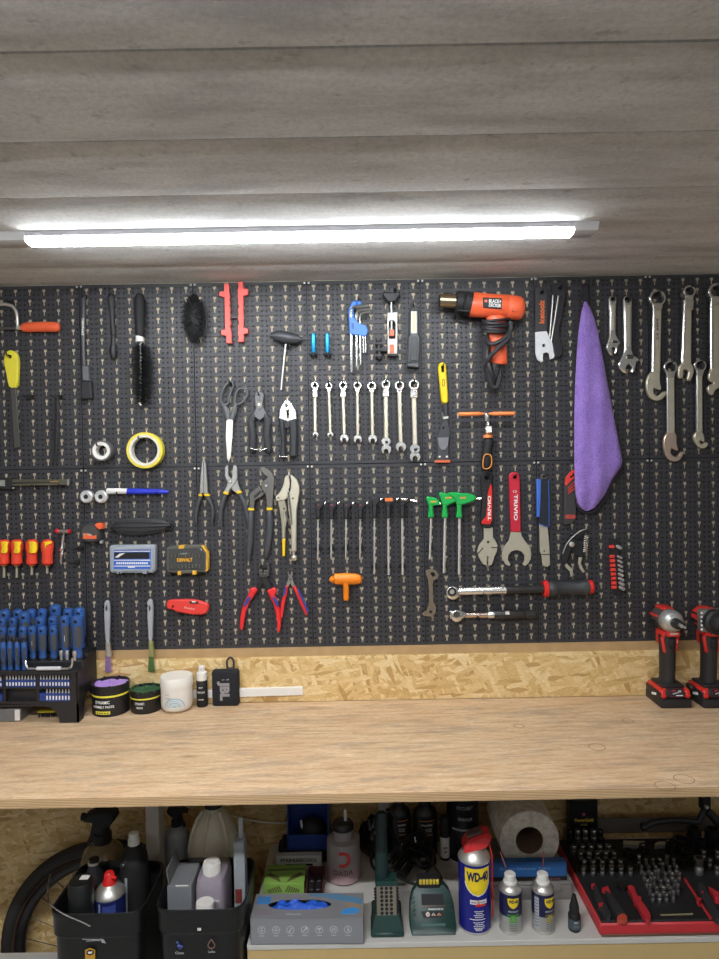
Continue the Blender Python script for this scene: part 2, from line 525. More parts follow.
# ================================================================ pegboard panels
xs0 = W(83.4, 468).x
PW = (W(649.5, 459).x - xs0) / 5
zt, zm, zbm = W(360, 279.8).z, W(360, 463.7).z, W(360, 646.2).z
def panel_mesh(w, h):
    cw, ch, nx, nz = w / 8, (h - 0.010) / 18, 8, 18
    q = cw / 3
    xl = [-cw / 2, -q - .0020, -q + .0020, -.0046, -.0022, .0022, .0046, q - .0020, q + .0020, cw / 2]
    z1 = ch / 4
    zl = [-ch / 2, -z1 - .0020, -z1 + .0020, .0012, z1 - .0020, z1 + .0020, ch / 2]
    g = G(); g.dark = []
    vid = {}
    def V(x, y, z):
        k = (round(x, 6), round(y, 6), round(z, 6))
        if k not in vid:
            vid[k] = len(g.v); g.v.append(Vector(k))
        return vid[k]
    def hole(i, j):
        if i in (1, 7) and j in (1, 4): return 1
        return 0
    def tee(i, j):
        xm = (xl[i] + xl[i + 1]) / 2
        if j in (3, 4) and abs(xm) < .0046: return 2
        if j in (1, 2) and abs(xm) < .0022: return 2
        return 0
    e = 0.0010
    for a in range(nx):
        for b in range(nz):
            ox = -w / 2 + cw * (a + .5); oz = -h / 2 + .005 + ch * (b + .5)
            cells = {(i, j): max(hole(i, j), tee(i, j)) for i in range(9) for j in range(6)}
            for (i, j), t in cells.items():
                x0, x1, z0, z1_ = ox + xl[i], ox + xl[i + 1], oz + zl[j], oz + zl[j + 1]
                if not t:
                    if a == 0 and i == 0: x0 += e
                    if a == nx - 1 and i == 8: x1 -= e
                    g.f.append((V(x0, 0, z0), V(x1, 0, z0), V(x1, 0, z1_), V(x0, 0, z1_)))
                    continue
                d = .003
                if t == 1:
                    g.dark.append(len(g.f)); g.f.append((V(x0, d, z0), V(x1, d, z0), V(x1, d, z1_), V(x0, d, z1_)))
                for di, dj, p, r in ((-1, 0, (x0, z0), (x0, z1_)), (1, 0, (x1, z1_), (x1, z0)), (0, -1, (x1, z0), (x0, z0)), (0, 1, (x0, z1_), (x1, z1_))):
                    if not cells.get((i + di, j + dj)):
                        g.f.append((V(p[0], 0, p[1]), V(r[0], 0, r[1]), V(r[0], d, r[1]), V(p[0], d, p[1])))
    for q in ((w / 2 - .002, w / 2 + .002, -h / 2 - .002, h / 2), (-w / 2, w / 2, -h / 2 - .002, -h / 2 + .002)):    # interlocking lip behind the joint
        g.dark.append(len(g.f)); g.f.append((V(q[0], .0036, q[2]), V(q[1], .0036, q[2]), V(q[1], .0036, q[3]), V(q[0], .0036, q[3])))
    # margins and outer skirt
    hx, hz = w / 2 - e, h / 2 - e
    for s in (-1, 1):
        z0 = s * (h / 2 - .005); z1_ = s * hz
        g.f.append((V(-hx, 0, z0), V(hx, 0, z0), V(hx, 0, z1_), V(-hx, 0, z1_)))
    for p, r in (((-hx, -hz), (hx, -hz)), ((hx, -hz), (hx, hz)), ((hx, hz), (-hx, hz)), ((-hx, hz), (-hx, -hz))):
        g.f.append((V(p[0], 0, p[1]), V(r[0], 0, r[1]), V(r[0], .0032, r[1]), V(p[0], .0032, p[1])))
    return g
proto = {}
where = {0: ['behind the hacksaw and yellow file', 'behind the black bottle brush and tape rolls', 'behind the red rails and scissors', 'behind the row of eight spanners', 'behind the orange heat gun', 'behind the purple cloth', 'behind the hook-jaw spanners'],
         1: ['behind the red and yellow screwdrivers', 'behind the blue plastic case', 'behind the pliers', 'behind the black T-handle keys', 'behind the green T-handle keys', 'behind the small socket rail', 'behind the two cordless tools']}
for row, (za, zb) in enumerate(((zt, zm), (zm, zbm))):
    h = za - zb
    for k in range(7):
        cx = xs0 + PW * (k - 0.5); cz = (za + zb) / 2
        if row not in proto:
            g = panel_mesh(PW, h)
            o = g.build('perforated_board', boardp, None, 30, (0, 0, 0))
            o.data.materials.append(mat('shade_black', (8, 8, 9), .9))  # black floors stand in for the shade inside the small holes
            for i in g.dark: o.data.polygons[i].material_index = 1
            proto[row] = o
        else:
            o = proto[row].copy(); COL.objects.link(o)
        o.location = (cx, 0, cz)
        tag(o, 'black perforated pegboard panel of the %s row, %s' % (('upper', 'lower')[row], where[row][k]), 'pegboard', 'pegboard panels')
        if k == 0: o.name = 'perforated_board'
        o['_o'] = (cx, 0, cz)
        for sx in (-1, 1):
            s = G().lathe([(0.0028, 0), (0.0028, -.0008), (0.0016, -.0014), (0.0003, -.0015)], (cx + sx * (PW / 2 - .0052), 0, za - .0052), (0, 1, 0), 10)
            s.build('screw', steel, o)
        for sx in (-.085, .0, .085):      # clip tabs under the lower edge
            if row: G().box((cx + sx, .001, zb - .003), (.014, .003, .006), .0008).build('clip_tab', boardp, o)

# ================================================================ bench and shelf
yF = H(360, 793, Z_BENCH).y
bench = thing('workbench', (0, -0.25, 0), 'long plywood workbench fixed along the wall under the pegboard', 'workbench')
G().box((0, (yF - 0.016) / 2, Z_BENCH - 0.009), (4.3, -(yF + 0.016) - 0.0, 0.0178), 0.0008).build('worktop', PLY, bench)
G().box((0, yF - 0.0006, Z_BENCH - 0.009), (4.3, 0.0012, 0.017), 0.0002).build('worktop_edge', PLYE, bench)
wl = mat('whitewashed_wood', (190, 184, 172), 0.7, var=0.15, scale=30)
def post(px0, px1, Z):
    a, b = W(px0, 840, 1.70 - Z), W(px1, 840, 1.70 - Z)
    h = Z_BENCH - .018
    o = G().box(((a.x + b.x) / 2, a.y + .022, h / 2), (b.x - a.x, .044, h), .001).build('leg', wl, bench)
    G().box((a.x - .001, a.y + .02, h - .1), (.002, .04, .19), .0003).build('paint_streak', mat('rust_orange_paint', (196, 96, 58), .7, var=.2), o)
post(146, 159, 1.512)
for k, (px, py, r) in enumerate(((519, 726, 5.5), (597, 747, 8), (628, 721, 6), (665, 786, 8.5), (684, 779, 8.5))):
    p = H(px, py, Z_BENCH)
    G().tube([(p.x + r * .0021 * math.cos(t * .3142), p.y + r * .0021 * math.sin(t * .3142), Z_BENCH + .0001) for t in range(20)], .0006, n=5, flat=.25, up=(0, 0, 1), closed=True).build('ring_stain', mat('stain_mark', (92, 76, 62), .7), bench)
shelf = thing('storage_shelf', (.2, -.2, Z_SHELF - .15), 'white topped shelf with a wooden front under the workbench', 'shelf')
ySF = H(360, 943.2, Z_SHELF).y
xS0, xS1 = W(249, 945, .345).x, 1.6
mel = mat('white_laminate', (206, 204, 198), .5, var=.05, scale=12)
G().box(((xS0 + xS1) / 2, ySF / 2 - .002, Z_SHELF - .0055), (xS1 - xS0, -ySF - .004, .011), .001).build('shelf_board', mel, shelf)
pine = mat('pine_board', (206, 178, 122), .6, var=.1, scale=14)
G().box(((xS0 + xS1) / 2, ySF + .012, Z_SHELF - .011 - .12), (xS1 - xS0, .018, .24), .001).build('front_board', pine, shelf)
for x in (xS0 + .01, xS1 - .01):
    G().box((x, ySF / 2 - .002, (Z_SHELF - .011) / 2), (.018, -ySF - .03, Z_SHELF - .011), .001).build('side_panel', pine, shelf)
G().box((-.66, -.30, Z_LOW - .0097), (.80, .40, .018), .001).build('lower_shelf', mel, bench)
for x in (-1.04, -.28):
    G().box((x, -.35, (Z_LOW - .018) / 2), (.018, .28, Z_LOW - .018), .001).build('shelf_support', pine, bench)

# ================================================================ tube lamp
yl0, yl1 = -(1.70 - 1.325), -(1.70 - 1.362)
xl0, xl1 = W(24, 238, .378).x, W(575, 235, .378).x
LT = Z_CEIL - .0035
lamp = thing('ceiling_tube_lamp', ((xl0 + xl1) / 2, (yl0 + yl1) / 2, LT - .03), 'long lit white tube lamp fixed to the concrete ceiling above the pegboard', 'lamp')
grey = mat('lamp_housing', (168, 168, 172), .5, var=.04)
G().box(((xl0 + xl1) / 2, (yl0 + yl1) / 2, LT - .005), (xl1 - xl0, yl1 - yl0 + .005, .0125), .001).build('housing', grey, lamp)
g = G()
prof = [(yl0, LT - .0105), (yl0 - .001, LT - .017), (yl0 + .006, LT - .0205), (yl1 - .006, LT - .0215), (yl1 + .001, LT - .017), (yl1, LT - .0105)]
n = len(prof)
g.add([(xl0, y, z) for y, z in prof] + [(xl1, y, z) for y, z in prof], [(i, (i + 1) % n, n + (i + 1) % n, n + i) for i in range(n)] + [tuple(range(n)), tuple(range(n, 2 * n))])
g.build('diffuser', mat('lamp_diffuser', (246, 251, 255), .5, var=0, emit=LAMP_STRENGTH), lamp)
capm = mat('lamp_end_cap_plastic', (196, 196, 196), .45, var=.04)
for x, s in ((xl0, -1), (xl1, 1)):
    g = G()
    P = [(yl0 - .001, LT + .001), (yl0 - .0015, LT - .018), (yl0 + .006, LT - .0218), (yl1 - .006, LT - .0225), (yl1 + .0015, LT - .018), (yl1 + .001, LT + .001)]
    L = [.05, .046, .040, .040, .046, .05] if s > 0 else [.075] * 6
    m = len(P)
    g.add([(x, y, z) for y, z in P] + [(x + s * l, y, z) for (y, z), l in zip(P, L)], [(i, (i + 1) % m, m + (i + 1) % m, m + i) for i in range(m)] + [tuple(range(m)), tuple(range(m, 2 * m))])
    g.build('end_cap', capm, lamp)
# copy of the tube added overhead, out of view, to light the shelf front
def dup(o, par, d):
    c = o.copy(); COL.objects.link(c)
    if par is None: c.location = Vector(o.location) + Vector(d)
    else: c.parent = par
    for ch in [q for q in COL.objects if q.parent == o]: dup(ch, c, d)
    return c
l2 = dup(lamp, None, (-.25, ADDED_TUBE_Y - lamp.location.y, 0))
for ch in [q for q in COL.objects if q.parent == l2 and q.name.startswith('diffuser')]:
    ch.data = ch.data.copy(); ch.data.materials.clear(); ch.data.materials.append(mat('added_lamp_diffuser', (250, 251, 255), .5, var=0, emit=ADDED_TUBE_STRENGTH))
l2['label'] = 'unseen second tube lamp added on the ceiling to light the shelf front'
# ================================================================ tools of the upper row
A = Crop(0, 280, 7.19); B = Crop(0, 370, 7.19); C = Crop(80, 280, 7.19); D = Crop(80, 380, 7.19)
E_ = Crop(170, 275, 7.19); F_ = Crop(260, 310, 8.99); HX = Crop(340, 280, 7.99); HG = Crop(430, 280, 7.19)
IT = Crop(520, 270, 5.99); AW = Crop(600, 280, 6.04); BW = Crop(630, 350, 8.0); SC = Crop(200, 375, 7.19)
WR = Crop(300, 370, 5.53); YS = Crop(420, 360, 6.54)
def at(c, u, v, off=0.01): return W(*c(u, v), off)

# hacksaw
t = thing('junior_hacksaw', at(A, 120, 345), 'small hacksaw with an orange handle and a bent silver frame', 'saw')
tubep('frame', A, [(-190, 345), (-185, 230), (-150, 185), (-80, 175)] + spline([(40, 175), (88, 188), (115, 225), (124, 280), (126, 345)]), .012, steel, t, r=12)
plate('blade', A, [(-190, 340), (122, 340), (122, 356), (-190, 356)], .0115, .001, darkst, t, bev=0)
G().ball(at(A, 124, 346, .012), .0042).build('wing_nut', steel, t)
tubep('ferrule', A, [(128, 345), (170, 342)], .012, satin, t, r=16)
tubep('handle', A, [(168, 342, 30), (200, 340, 36), (260, 338, 36), (330, 337, 36), (395, 338, 36), (412, 338, 33)], .0125, orange, t, flat=.8, ends=.6, n=16)
hook(A, 70, 160, 'orange-handled hacksaw')
# file
t = thing('hand_file', at(B, 120, 560), 'flat grey file with a pale yellow handle', 'file')
plate('handle', A, [(21, 590), (29, 535), (52, 506), (85, 503), (112, 520), (127, 560), (129, 610), (123, 700), (121, 772), (64, 777), (50, 730), (38, 655)], .004, .012, limey, t, [(67, 552, 16, 14)], .0025, 1)
plate('blade', B, [(75, 128), (114, 128), (145, 555), (103, 560)], .007, .004, darkst, t)
hook(A, 67, 543, 'yellow-handled file')
# thin rods
fork(B, 205, 192, 84, 'nothing, next to the yellow-handled file', .024)
t = tag(tubep('bent_wire', B, [(372, 688), (395, 210), (408, 190), (418, 210), (400, 690)], .014, blackp, None, r=6), 'thin black doubled wire hanging beside the yellow-handled file', 'wire')
fork(B, 410, 192, 86, 'thin black doubled wire', .024)
# long detailing brush
t = thing('long_handled_brush', at(B, 617, 210), 'long slim black brush with white writing on its handle and a block of bristles', 'brush')
tubep('handle', A, [(600, 118, 14), (600, 150, 18), (600, 300, 19), (598, 450, 17), (602, 560, 15), (606, 622, 17)], .011, mat('grey_black_plastic', (62, 62, 66), .38), t, ends=.7)
plate('ferrule', A, [(588, 618), (632, 618), (636, 724), (592, 724)], .005, .012, mat('dark_grey_plastic', (96, 97, 102), .4), t, bev=.002)
plate('bristle_block', B, [(582, 76), (650, 78), (658, 205), (578, 210)], .004, .014, blackp, t, bev=.0025)
wtext('DYNAMIC', A, 595, 335, 122, 17, 90, .0182, inkw, t)
hook(A, 600, 122, 'long slim black brush')
# small double-ended brush
t = thing('small_detail_brush', at(C, 240, 560), 'short black bulb-ended brush hanging between two longer black brushes', 'brush')
tubep('handle', C, [(222, 108, 20), (222, 125, 28), (226, 170, 24), (231, 220, 20), (236, 325, 15), (238, 345, 19), (240, 392, 18)], .011, rubber, t, ends=.6)
tubep('brush_head', C, [(240, 390, 13), (241, 450, 15), (238, 490, 24), (238, 520, 27), (241, 548, 20), (242, 560, 18)], .011, blackp, t, ends=.6)
hook(C, 222, 118, 'short black bulb-ended brush')
# bottle brush
t = thing('bottle_brush', at(D, 450, 180), 'round black bottle brush with a white twisted core and a ribbed grip', 'brush')
tubep('grip', C, [(428, 120, 30), (428, 150, 40), (430, 240, 38), (432, 360, 34), (430, 405, 28)], .018, matteb, t, ends=.8, n=16)
for k in range(9):
    tubep('grip_rib', C, [(432, 190 + 22 * k), (446, 192 + 22 * k)], .0225, rubber, t, r=4)
tubep('collar', C, [(428, 404), (430, 446)], .018, white, t, r=28, n=16)
tubep('twisted_core', C, [(434 + 6 * math.sin(k * 1.57), 446 + k * 6.6, 6, .019 + .0012 * math.cos(k * 1.57)) for k in range(70)], .018, white, t, n=6)
g = G()
for k in range(2600):
    f = RND.random(); v = 462 + f * 420
    rr = 88 * min(1, .72 + f * 1.4) * (1 if f < .72 else 1 - .42 * (f - .72) / .28) * RND.uniform(.8, 1.04)
    p = at(C, 434 + f * 14, v, .019); a = RND.uniform(0, 6.283)
    d = Vector((math.cos(a), math.sin(a) * .75, RND.uniform(-.15, .15)))
    if d.y > 0: d.y *= .6
    q = p + d * rr / 7.19 * S(.018); s_ = Vector((0, 0, .00045))
    u = Vector((-d.y, d.x, 0)) * .0004
    g.add([p + s_, p - s_, q + u, q - u], [(0, 1, 2), (0, 2, 3), (0, 1, 3)])
g.build('bristle', matteb, t)
hook(C, 432, 128, 'round black bottle brush')
# oval spoke brush
t = thing('oval_brush', at(E_, 172, 510), 'bushy black oval brush head in front of a pegboard seam', 'brush')
G().ball(at(E_, 172, 312, .018), (.0225, .010, .060), 18, 12).build('pad', matteb, t)
g = G()
c0 = at(E_, 172, 312, .022)
for k in range(2600):
    a = RND.uniform(0, 6.283); q = math.sqrt(RND.random())
    b = c0 + Vector((.021 * q * math.cos(a), RND.uniform(-.004, .004), .054 * q * math.sin(a)))
    d = Vector((math.cos(a) * q * 1.1, -RND.uniform(.2, .9), math.sin(a) * q)).normalized() * RND.uniform(.009, .0145)
    u = Vector((RND.uniform(-1, 1), 0, RND.uniform(-1, 1))).normalized() * .0004
    g.add([b + u, b - u, b + d + u * .6, b + d - u * .6], [(0, 1, 2), (1, 3, 2)])
g.build('bristle', matteb, t)
tubep('rim', E_, spline([(232, 195), (252, 240), (261, 300), (262, 360), (252, 420), (236, 465)]), .016, blackp, t, r=5)
hook(E_, 172, 150, 'bushy black oval brush')
# red notched rails
RL = [(388, 62), (422, 58), (425, 110), (431, 150), (426, 178), (435, 200), (428, 222), (437, 245), (430, 268), (438, 290), (432, 320), (440, 345), (430, 375), (440, 400), (445, 430), (440, 452), (446, 490), (405, 490), (400, 435), (368, 430), (365, 395), (395, 390), (390, 160), (352, 150), (355, 118), (388, 115)]
RR = [(485, 50), (522, 45), (528, 95), (560, 100), (560, 140), (528, 150), (530, 380), (562, 383), (560, 420), (532, 425), (530, 480), (488, 483), (492, 440), (485, 420), (490, 395), (486, 370), (495, 345), (486, 312), (493, 280), (486, 250), (495, 225), (486, 200), (490, 180), (485, 160), (488, 130), (484, 110), (492, 85)]
for P, s, hx in ((RL, 'side tabs pointing at the oval brush', 400), (RR, 'side tabs pointing at the dark T-grip driver', 510)):
    tag(plate('notched_rail', E_, P, .006, .008, railm, None, bev=.0012), 'coral red toothed plastic rail with ' + s, 'tool rail', 'pair of coral red rails')
    hook(E_, hx, 300, 'coral rail, ' + s, .006)
plate('x', E_, [(425, 290), (492, 288), (492, 312), (425, 314)], .001, .008, blackp)
o = COL.objects['x']; o.name = 'rail_clip'; tag(o, 'small black clip between the two coral red rails', 'clip')
# T handle tool
t = thing('t_handle_driver', at(F_, 190, 719), 'silver shaft driver with a dark oval T-shaped grip', 'driver')
tubep('grip', F_, [(102, 232, 20), (120, 232, 34), (165, 236, 50), (235, 248, 56), (300, 258, 50), (345, 262, 36), (368, 264, 22)], .017, mat('charcoal_grip', (58, 60, 64), .35), t, flat=.85, ends=.8, n=16)
tubep('shaft', F_, [(236, 290), (228, 340), (190, 715)], .015, steel, t, r=10)
plate('hole', F_, circ(180, 233, 12), .0255, .0006, inkb, t, bev=0)
fork(F_, 235, 325, 90, 'driver with the dark oval T-grip')
# two blue pieces
for k, (u, w) in enumerate(((478, 'nearer the dark T-grip driver'), (603, 'nearer the blue hex key set'))):
    t = thing('blue_bit_holder', at(F_, u + 4, 390), 'small bright blue cylinder in a holder, ' + w, 'bit holder', 'pair of small blue cylinders')
    tubep('body', F_, [(u, 214, 20), (u + 1, 222, 22), (u + 4, 378, 22), (u + 4, 384, 20)], .017, mat('blue_anodised', (40, 150, 205), .3, .6), t, n=16)
    tubep('tip', F_, [(u + 4, 384), (u + 4, 402)], .017, blackp, t, r=14)
    fork(F_, u + 6, 406, 92, 'small blue cylinder ' + w)
# hex keys
t = thing('hex_key_holder', at(HX, 150, 450), 'blue plastic holder full of bent silver hex keys', 'key holder')
plate('body', HX, [(95, 172), (112, 164), (128, 162), (135, 195), (108, 240), (112, 300), (150, 345), (208, 362), (223, 400), (216, 430), (196, 450), (160, 440), (78, 430), (66, 240)], .008, .014, mat('hex_holder_blue', (48, 116, 208), .4), t, bev=.002)
plate('slot', HX, [(96, 345), (110, 345), (110, 392), (96, 392)], .0222, .0006, mat('deep_blue', (22, 60, 130), .5), t, bev=0)
plate('loop', HX, [(130, 163), (158, 160), (176, 180), (170, 196), (138, 200)], .008, .012, MATS['hex_holder_blue'], t, bev=.002)
hk = [(92, 735, 262, 212, 228, 205, 11), (134, 692, 285, 240, 240, 236, 9), (163, 682, 300, 262, 252, 260, 8), (187, 582, 355, 322, 222, 318, 6), (204, 582, 372, 340, 226, 338, 5)]
for k, (x, yb, y1, y2, xt, yt, r) in enumerate(hk):
    x0 = x - 4
    o = tubep('hex_key', HX, [(x + 3, yb), (x, 440), (x0, y1 + 30)] + spline([(x0, y1), (x0 + 10, y2 + 12), (x0 + 38, y2)], 4) + [(xt, yt)], .0235 + .0005 * k, chrome, None, r=r, n=6)
    tag(o, ['longest and thickest', 'second longest', 'third longest', 'second thinnest', 'thinnest and shortest'][k] + ' bent silver hex key in the blue holder', 'hex key', 'hex keys in the blue holder')
plate('front_cover', HX, [(74, 300), (100, 292), (128, 318), (150, 348), (208, 362), (223, 400), (216, 430), (196, 450), (160, 440), (78, 430)], .0262, .004, MATS['hex_holder_blue'], COL.objects['hex_key_holder'], bev=.001)
plate('cover_slot', HX, [(96, 345), (110, 345), (110, 392), (96, 392)], .0303, .0004, MATS['deep_blue'], COL.objects['hex_key_holder'], bev=0)
hook(HX, 150, 172, 'blue hex key holder')
# clamp tool
t = thing('screw_clamp', at(HX, 415, 610), 'small black and silver screw press with two black knobs and orange pads', 'clamp')
g = G()
for u in (365, 412, 458): gtube(g, HX, [(u, 98), (u, 150)], .018, r=20, n=12)
gplate(g, HX, [(342, 100), (478, 96), (478, 118), (440, 170), (385, 172), (342, 120)], .01, .016, bev=.002)
g.build('top_knob', blackp, t)
for u in (357, 465): tubep('knob_rib', HX, [(u, 165), (u, 208)], .014, rubber, t, r=5)
tubep('threaded_rod', HX, [(410, 165), (412, 330), (412, 400)], .018, steel, t, r=8)
plate('frame', HX, [(376, 258), (462, 256), (460, 592), (380, 592)], .010, .015, mat('clamp_grey', (176, 176, 174), .4, .4), t, [[(390, 335), (404, 322), (432, 322), (446, 340), (444, 470), (390, 472)]], .0015)
plate('frame_bottom_edge', HX, [(376, 560), (462, 558), (460, 606), (382, 608)], .008, .012, blackp, t)  # black bottom edge of the press frame
for v0, v1 in ((396, 446), (516, 584)): plate('pad', HX, [(398, v0), (434, v0), (432, v1), (396, v1)], .012, .0145, mat('pad_orange', (226, 104, 66), .5), t)
g = G()
for v in (510, 562, 608): gtube(g, HX, [(284, v), (332, v)], .017, r=26, n=12)
gplate(g, HX, [(300, 486), (326, 486), (326, 636), (300, 630)], .01, .014, bev=.002)
gplate(g, HX, [(328, 530), (380, 530), (380, 572), (328, 572)], .012, .01, bev=.002)
g.build('side_knob', blackp, t)
hook(HX, 440, 90, 'screw press with two black knobs')
# pocket lamp
t = thing('inspection_lamp', at(HX, 585, 700), 'slim grey pen light with a yellow-white lens strip', 'work light')
plate('body', HX, [(556, 238), (630, 236), (632, 440), (642, 450), (632, 660), (544, 662), (545, 450), (556, 440)], .004, .016, mat('work_light_grey', (70, 72, 76), .4), t, bev=.003)
plate('lens', HX, [(568, 250), (613, 249), (614, 425), (567, 426)], .019, .002, mat('lens_white', (214, 214, 204), .3), t, bev=.0006)
plate('led_strip', HX, [(583, 262), (600, 262), (600, 412), (583, 412)], .0205, .0012, mat('led_yellow', (226, 218, 130), .4), t, bev=0)
plate('back_grip', HX, [(566, 460), (606, 452), (622, 470), (614, 644), (562, 646)], .019, .003, mat('light_clip_grey', (52, 54, 58), .35), t, bev=.001)
plate('base', HX, [(538, 660), (636, 656), (630, 700), (536, 690)], .004, .02, MATS['work_light_grey'], t, bev=.002)
plate('hanging_loop', HX, [(572, 238), (576, 190), (594, 190), (600, 238)], .008, .004, blackp, t, [(585, 212, 7)], .0005)
hook(HX, 585, 206, 'slim grey pen light')
# heat gun
t = thing('heat_gun', at(HG, 490, 610, .05), 'orange heat gun hanging with its black cord wrapped around the grip', 'heat gun')
ho = .040
tubep('nozzle', HG, [(70, 149, 52), (90, 149, 50), (188, 153, 50)], ho, mat('heated_nozzle_steel', (186, 172, 142), .3, 1, var=.25, scale=40), t, n=22)
tubep('nozzle_mouth', HG, [(66, 149, 42), (72, 149, 42)], ho, inkb, t, n=22)
tubep('collar', HG, [(182, 158, 60), (190, 158, 78), (232, 164, 82), (240, 166, 74), (252, 168, 86), (292, 176, 88)], ho, matteb, t, n=22)
for v in (110, 215): tubep('collar_rib', HG, [(196, v), (286, v + 12)], ho + .027 - abs(v - 165) * .00012, rubber, t, r=6)
tubep('housing', HG, [(288, 175, 87), (320, 178, 89), (430, 187, 86), (550, 194, 88), (556, 195, 85), (562, 195, 88), (640, 203, 84), (664, 205, 70), (676, 205, 48)], ho, orange, t, n=26, flat=.85)
plate('name_plate', HG, [(382, 124), (518, 130), (516, 206), (382, 196)], ho + .0245, .004, inkb, t, bev=.001)
for s_, v in (('BLACK+', 152), ('DECKER', 182)): wtext(s_, HG, 468, v, 88, 26, -3, ho + .029, inkw, t, bold=.03)
plate('badge_mark', HG, circ(403, 150, 12, 6), ho + .0285, .0005, orange, t, bev=0)
for i in range(3):
    for j in range(5):
        u, v = 598 + 24 * i, 140 + 20 * j
        plate('vent_slot', HG, [(u - 9, v), (u + 9, v + 1), (u + 9, v + 7), (u - 9, v + 6)], ho + .0215 - abs(j - 2.5) * .001 - i * .0012, .0035, mat('vent_dark', (96, 30, 14), .7), t, bev=0)
tubep('grip', HG, [(475, 265, 70), (478, 330, 66), (482, 420, 62), (492, 520, 60), (496, 596, 60), (496, 608, 54)], ho, orange, t, flat=.75, n=20)
plate('trigger', HG, [(400, 390), (425, 385), (440, 470), (445, 560), (412, 520)], ho - .008, .016, blackp, t, bev=.003)
cordm = mat('black_cord', (38, 38, 42), .5)
co = G()
for k, (v, tl) in enumerate(((285, -8), (308, 6), (330, -4), (352, 10), (368, 2))):
    P = []
    for i in range(24):
        a = i * 2 * math.pi / 24
        P.append(at(HG, 474 + 96 * math.cos(a), v + tl * math.cos(a) + 5 * math.sin(a), ho + .031 * math.sin(a)))
    co.tube(P, .0036, n=8, closed=True)
gtube(co, HG, spline([(575, 300, 17, ho + .02), (580, 360, 17, ho + .022), (520, 430, 17, ho + .031), (440, 460, 17, ho + .028), (400, 420, 17, ho + .012)]), ho, n=8)
gtube(co, HG, spline([(578, 345, 17, ho + .018), (560, 420, 17, ho + .028), (480, 500, 17, ho + .032), (415, 580, 17, ho + .02), (405, 660, 17, ho), (430, 730, 17, ho), (470, 700, 17, ho + .01), (490, 630, 17, ho + .018)]), ho, n=8)
gtube(co, HG, spline([(395, 400, 17, ho), (398, 500, 17, ho), (408, 600, 17, ho + .008), (425, 690, 17, ho + .01), (445, 760, 17, ho + .008), (478, 770, 17, ho + .008), (500, 720, 17, ho + .012), (500, 640, 17, ho + .012)]), ho, n=8)
gtube(co, HG, spline([(412, 460, 17, ho + .008), (410, 560, 17, ho + .014), (430, 640, 17, ho + .018), (450, 700, 17, ho + .014), (460, 760, 15, ho + .004), (470, 800, 15, ho)]), ho, n=8)
co.build('power_cord', cordm, t)
tubep('strain_relief', HG, [(470, 606, 46), (462, 680, 34), (468, 745, 26)], ho, blackp, t, n=14)
hook(HG, 180, 262, 'orange heat gun under its collar', .06)
hook(HG, 600, 330, 'orange heat gun behind its grip', .03)
# cone spanner with lettering
t = thing('pedal_spanner', at(IT, 140, 550), 'flat spanner with a white jaw and black handle printed in orange', 'spanner')
plate('handle', IT, [(90, 112), (97, 107), (160, 105), (166, 112), (165, 364), (90, 372)], .006, .006, mat('spanner_black', (52, 52, 55), .5), t, [(131, 136, 12)], .001)
plate('jaw', IT, [(92, 368), (158, 362), (185, 420), (212, 470), (210, 505), (205, 525), (180, 535), (174, 500), (158, 492), (140, 500), (138, 530), (142, 545), (125, 552), (104, 535), (93, 500)], .007, .004, mat('powder_white', (222, 224, 226), .4), t, [(142, 452, 10)], .0008)
wtext('Icetoolz', IT, 130, 250, 140, 34, 90, .0126, mat('orange_print', (226, 112, 52), .6), t, bold=.03)
hook(IT, 131, 130, 'white-jawed flat spanner')
t = thing('black_offset_spanner', at(IT, 235, 525), 'black waisted spanner with silver edges, between the white-jawed spanner and purple cloth', 'spanner')
plate('body', IT, smooth([(185, 85), (225, 75), (290, 92), (280, 140), (258, 250), (236, 345), (232, 400), (256, 455), (256, 500), (235, 525), (210, 520), (198, 450), (190, 380), (215, 240), (205, 150)], 2), .008, .007, blackp, t, [(240, 110, 12)], .001)
tubep('edge_bar', IT, [(198, 150), (190, 260), (178, 400)], .0165, steel, t, r=4)
tubep('edge_bar', IT, [(230, 155), (208, 300), (186, 432)], .017, steel, t, r=5)
hook(IT, 240, 104, 'black waisted spanner')
# towel
t = thing('microfibre_cloth', at(PX, 590, 512, .03), 'purple fluffy microfibre cloth hanging from a peg in a long fold', 'cloth')
tw = NT('purple_microfibre', .95)
nn = tw.noise(tw.mapping((1, 1, 1)), 240, 4, .7); n2 = tw.noise(tw.mapping((1, 1, 1)), 28, 4, .6)
tw.l(tw.mix(.5, tw.ramp(n2, [(.3, (118, 86, 170)), (.7, (160, 128, 210))]), tw.ramp(nn, [(.3, (106, 76, 160)), (.7, (178, 148, 226))])), tw.b.inputs['Base Color'])
tw.b.inputs['Sheen Weight'].default_value = .25
tw.bump(nn, .6, .004)
Lf = [(301.5, 584.5), (309, 582), (320, 580), (335, 578), (360, 576.3), (385, 575), (420, 574.2), (450, 574.2), (480, 574.6), (495, 575.6), (503, 577.5), (508, 580.5), (511, 585)]
Rt = [(301.5, 586.5), (309, 591), (320, 595), (335, 598.8), (360, 603.5), (385, 608), (420, 614.5), (450, 620.5), (461, 622.5), (466, 621.5), (480, 612), (495, 605), (503, 599), (508, 594.5), (511, 588)]
def li(T, y):
    for a, b in zip(T, T[1:]):
        if y <= b[0]: return a[1] + (b[1] - a[1]) * (y - a[0]) / (b[0] - a[0])
    return T[-1][1]
g = G(); rows, nr = 70, 26
vs = []
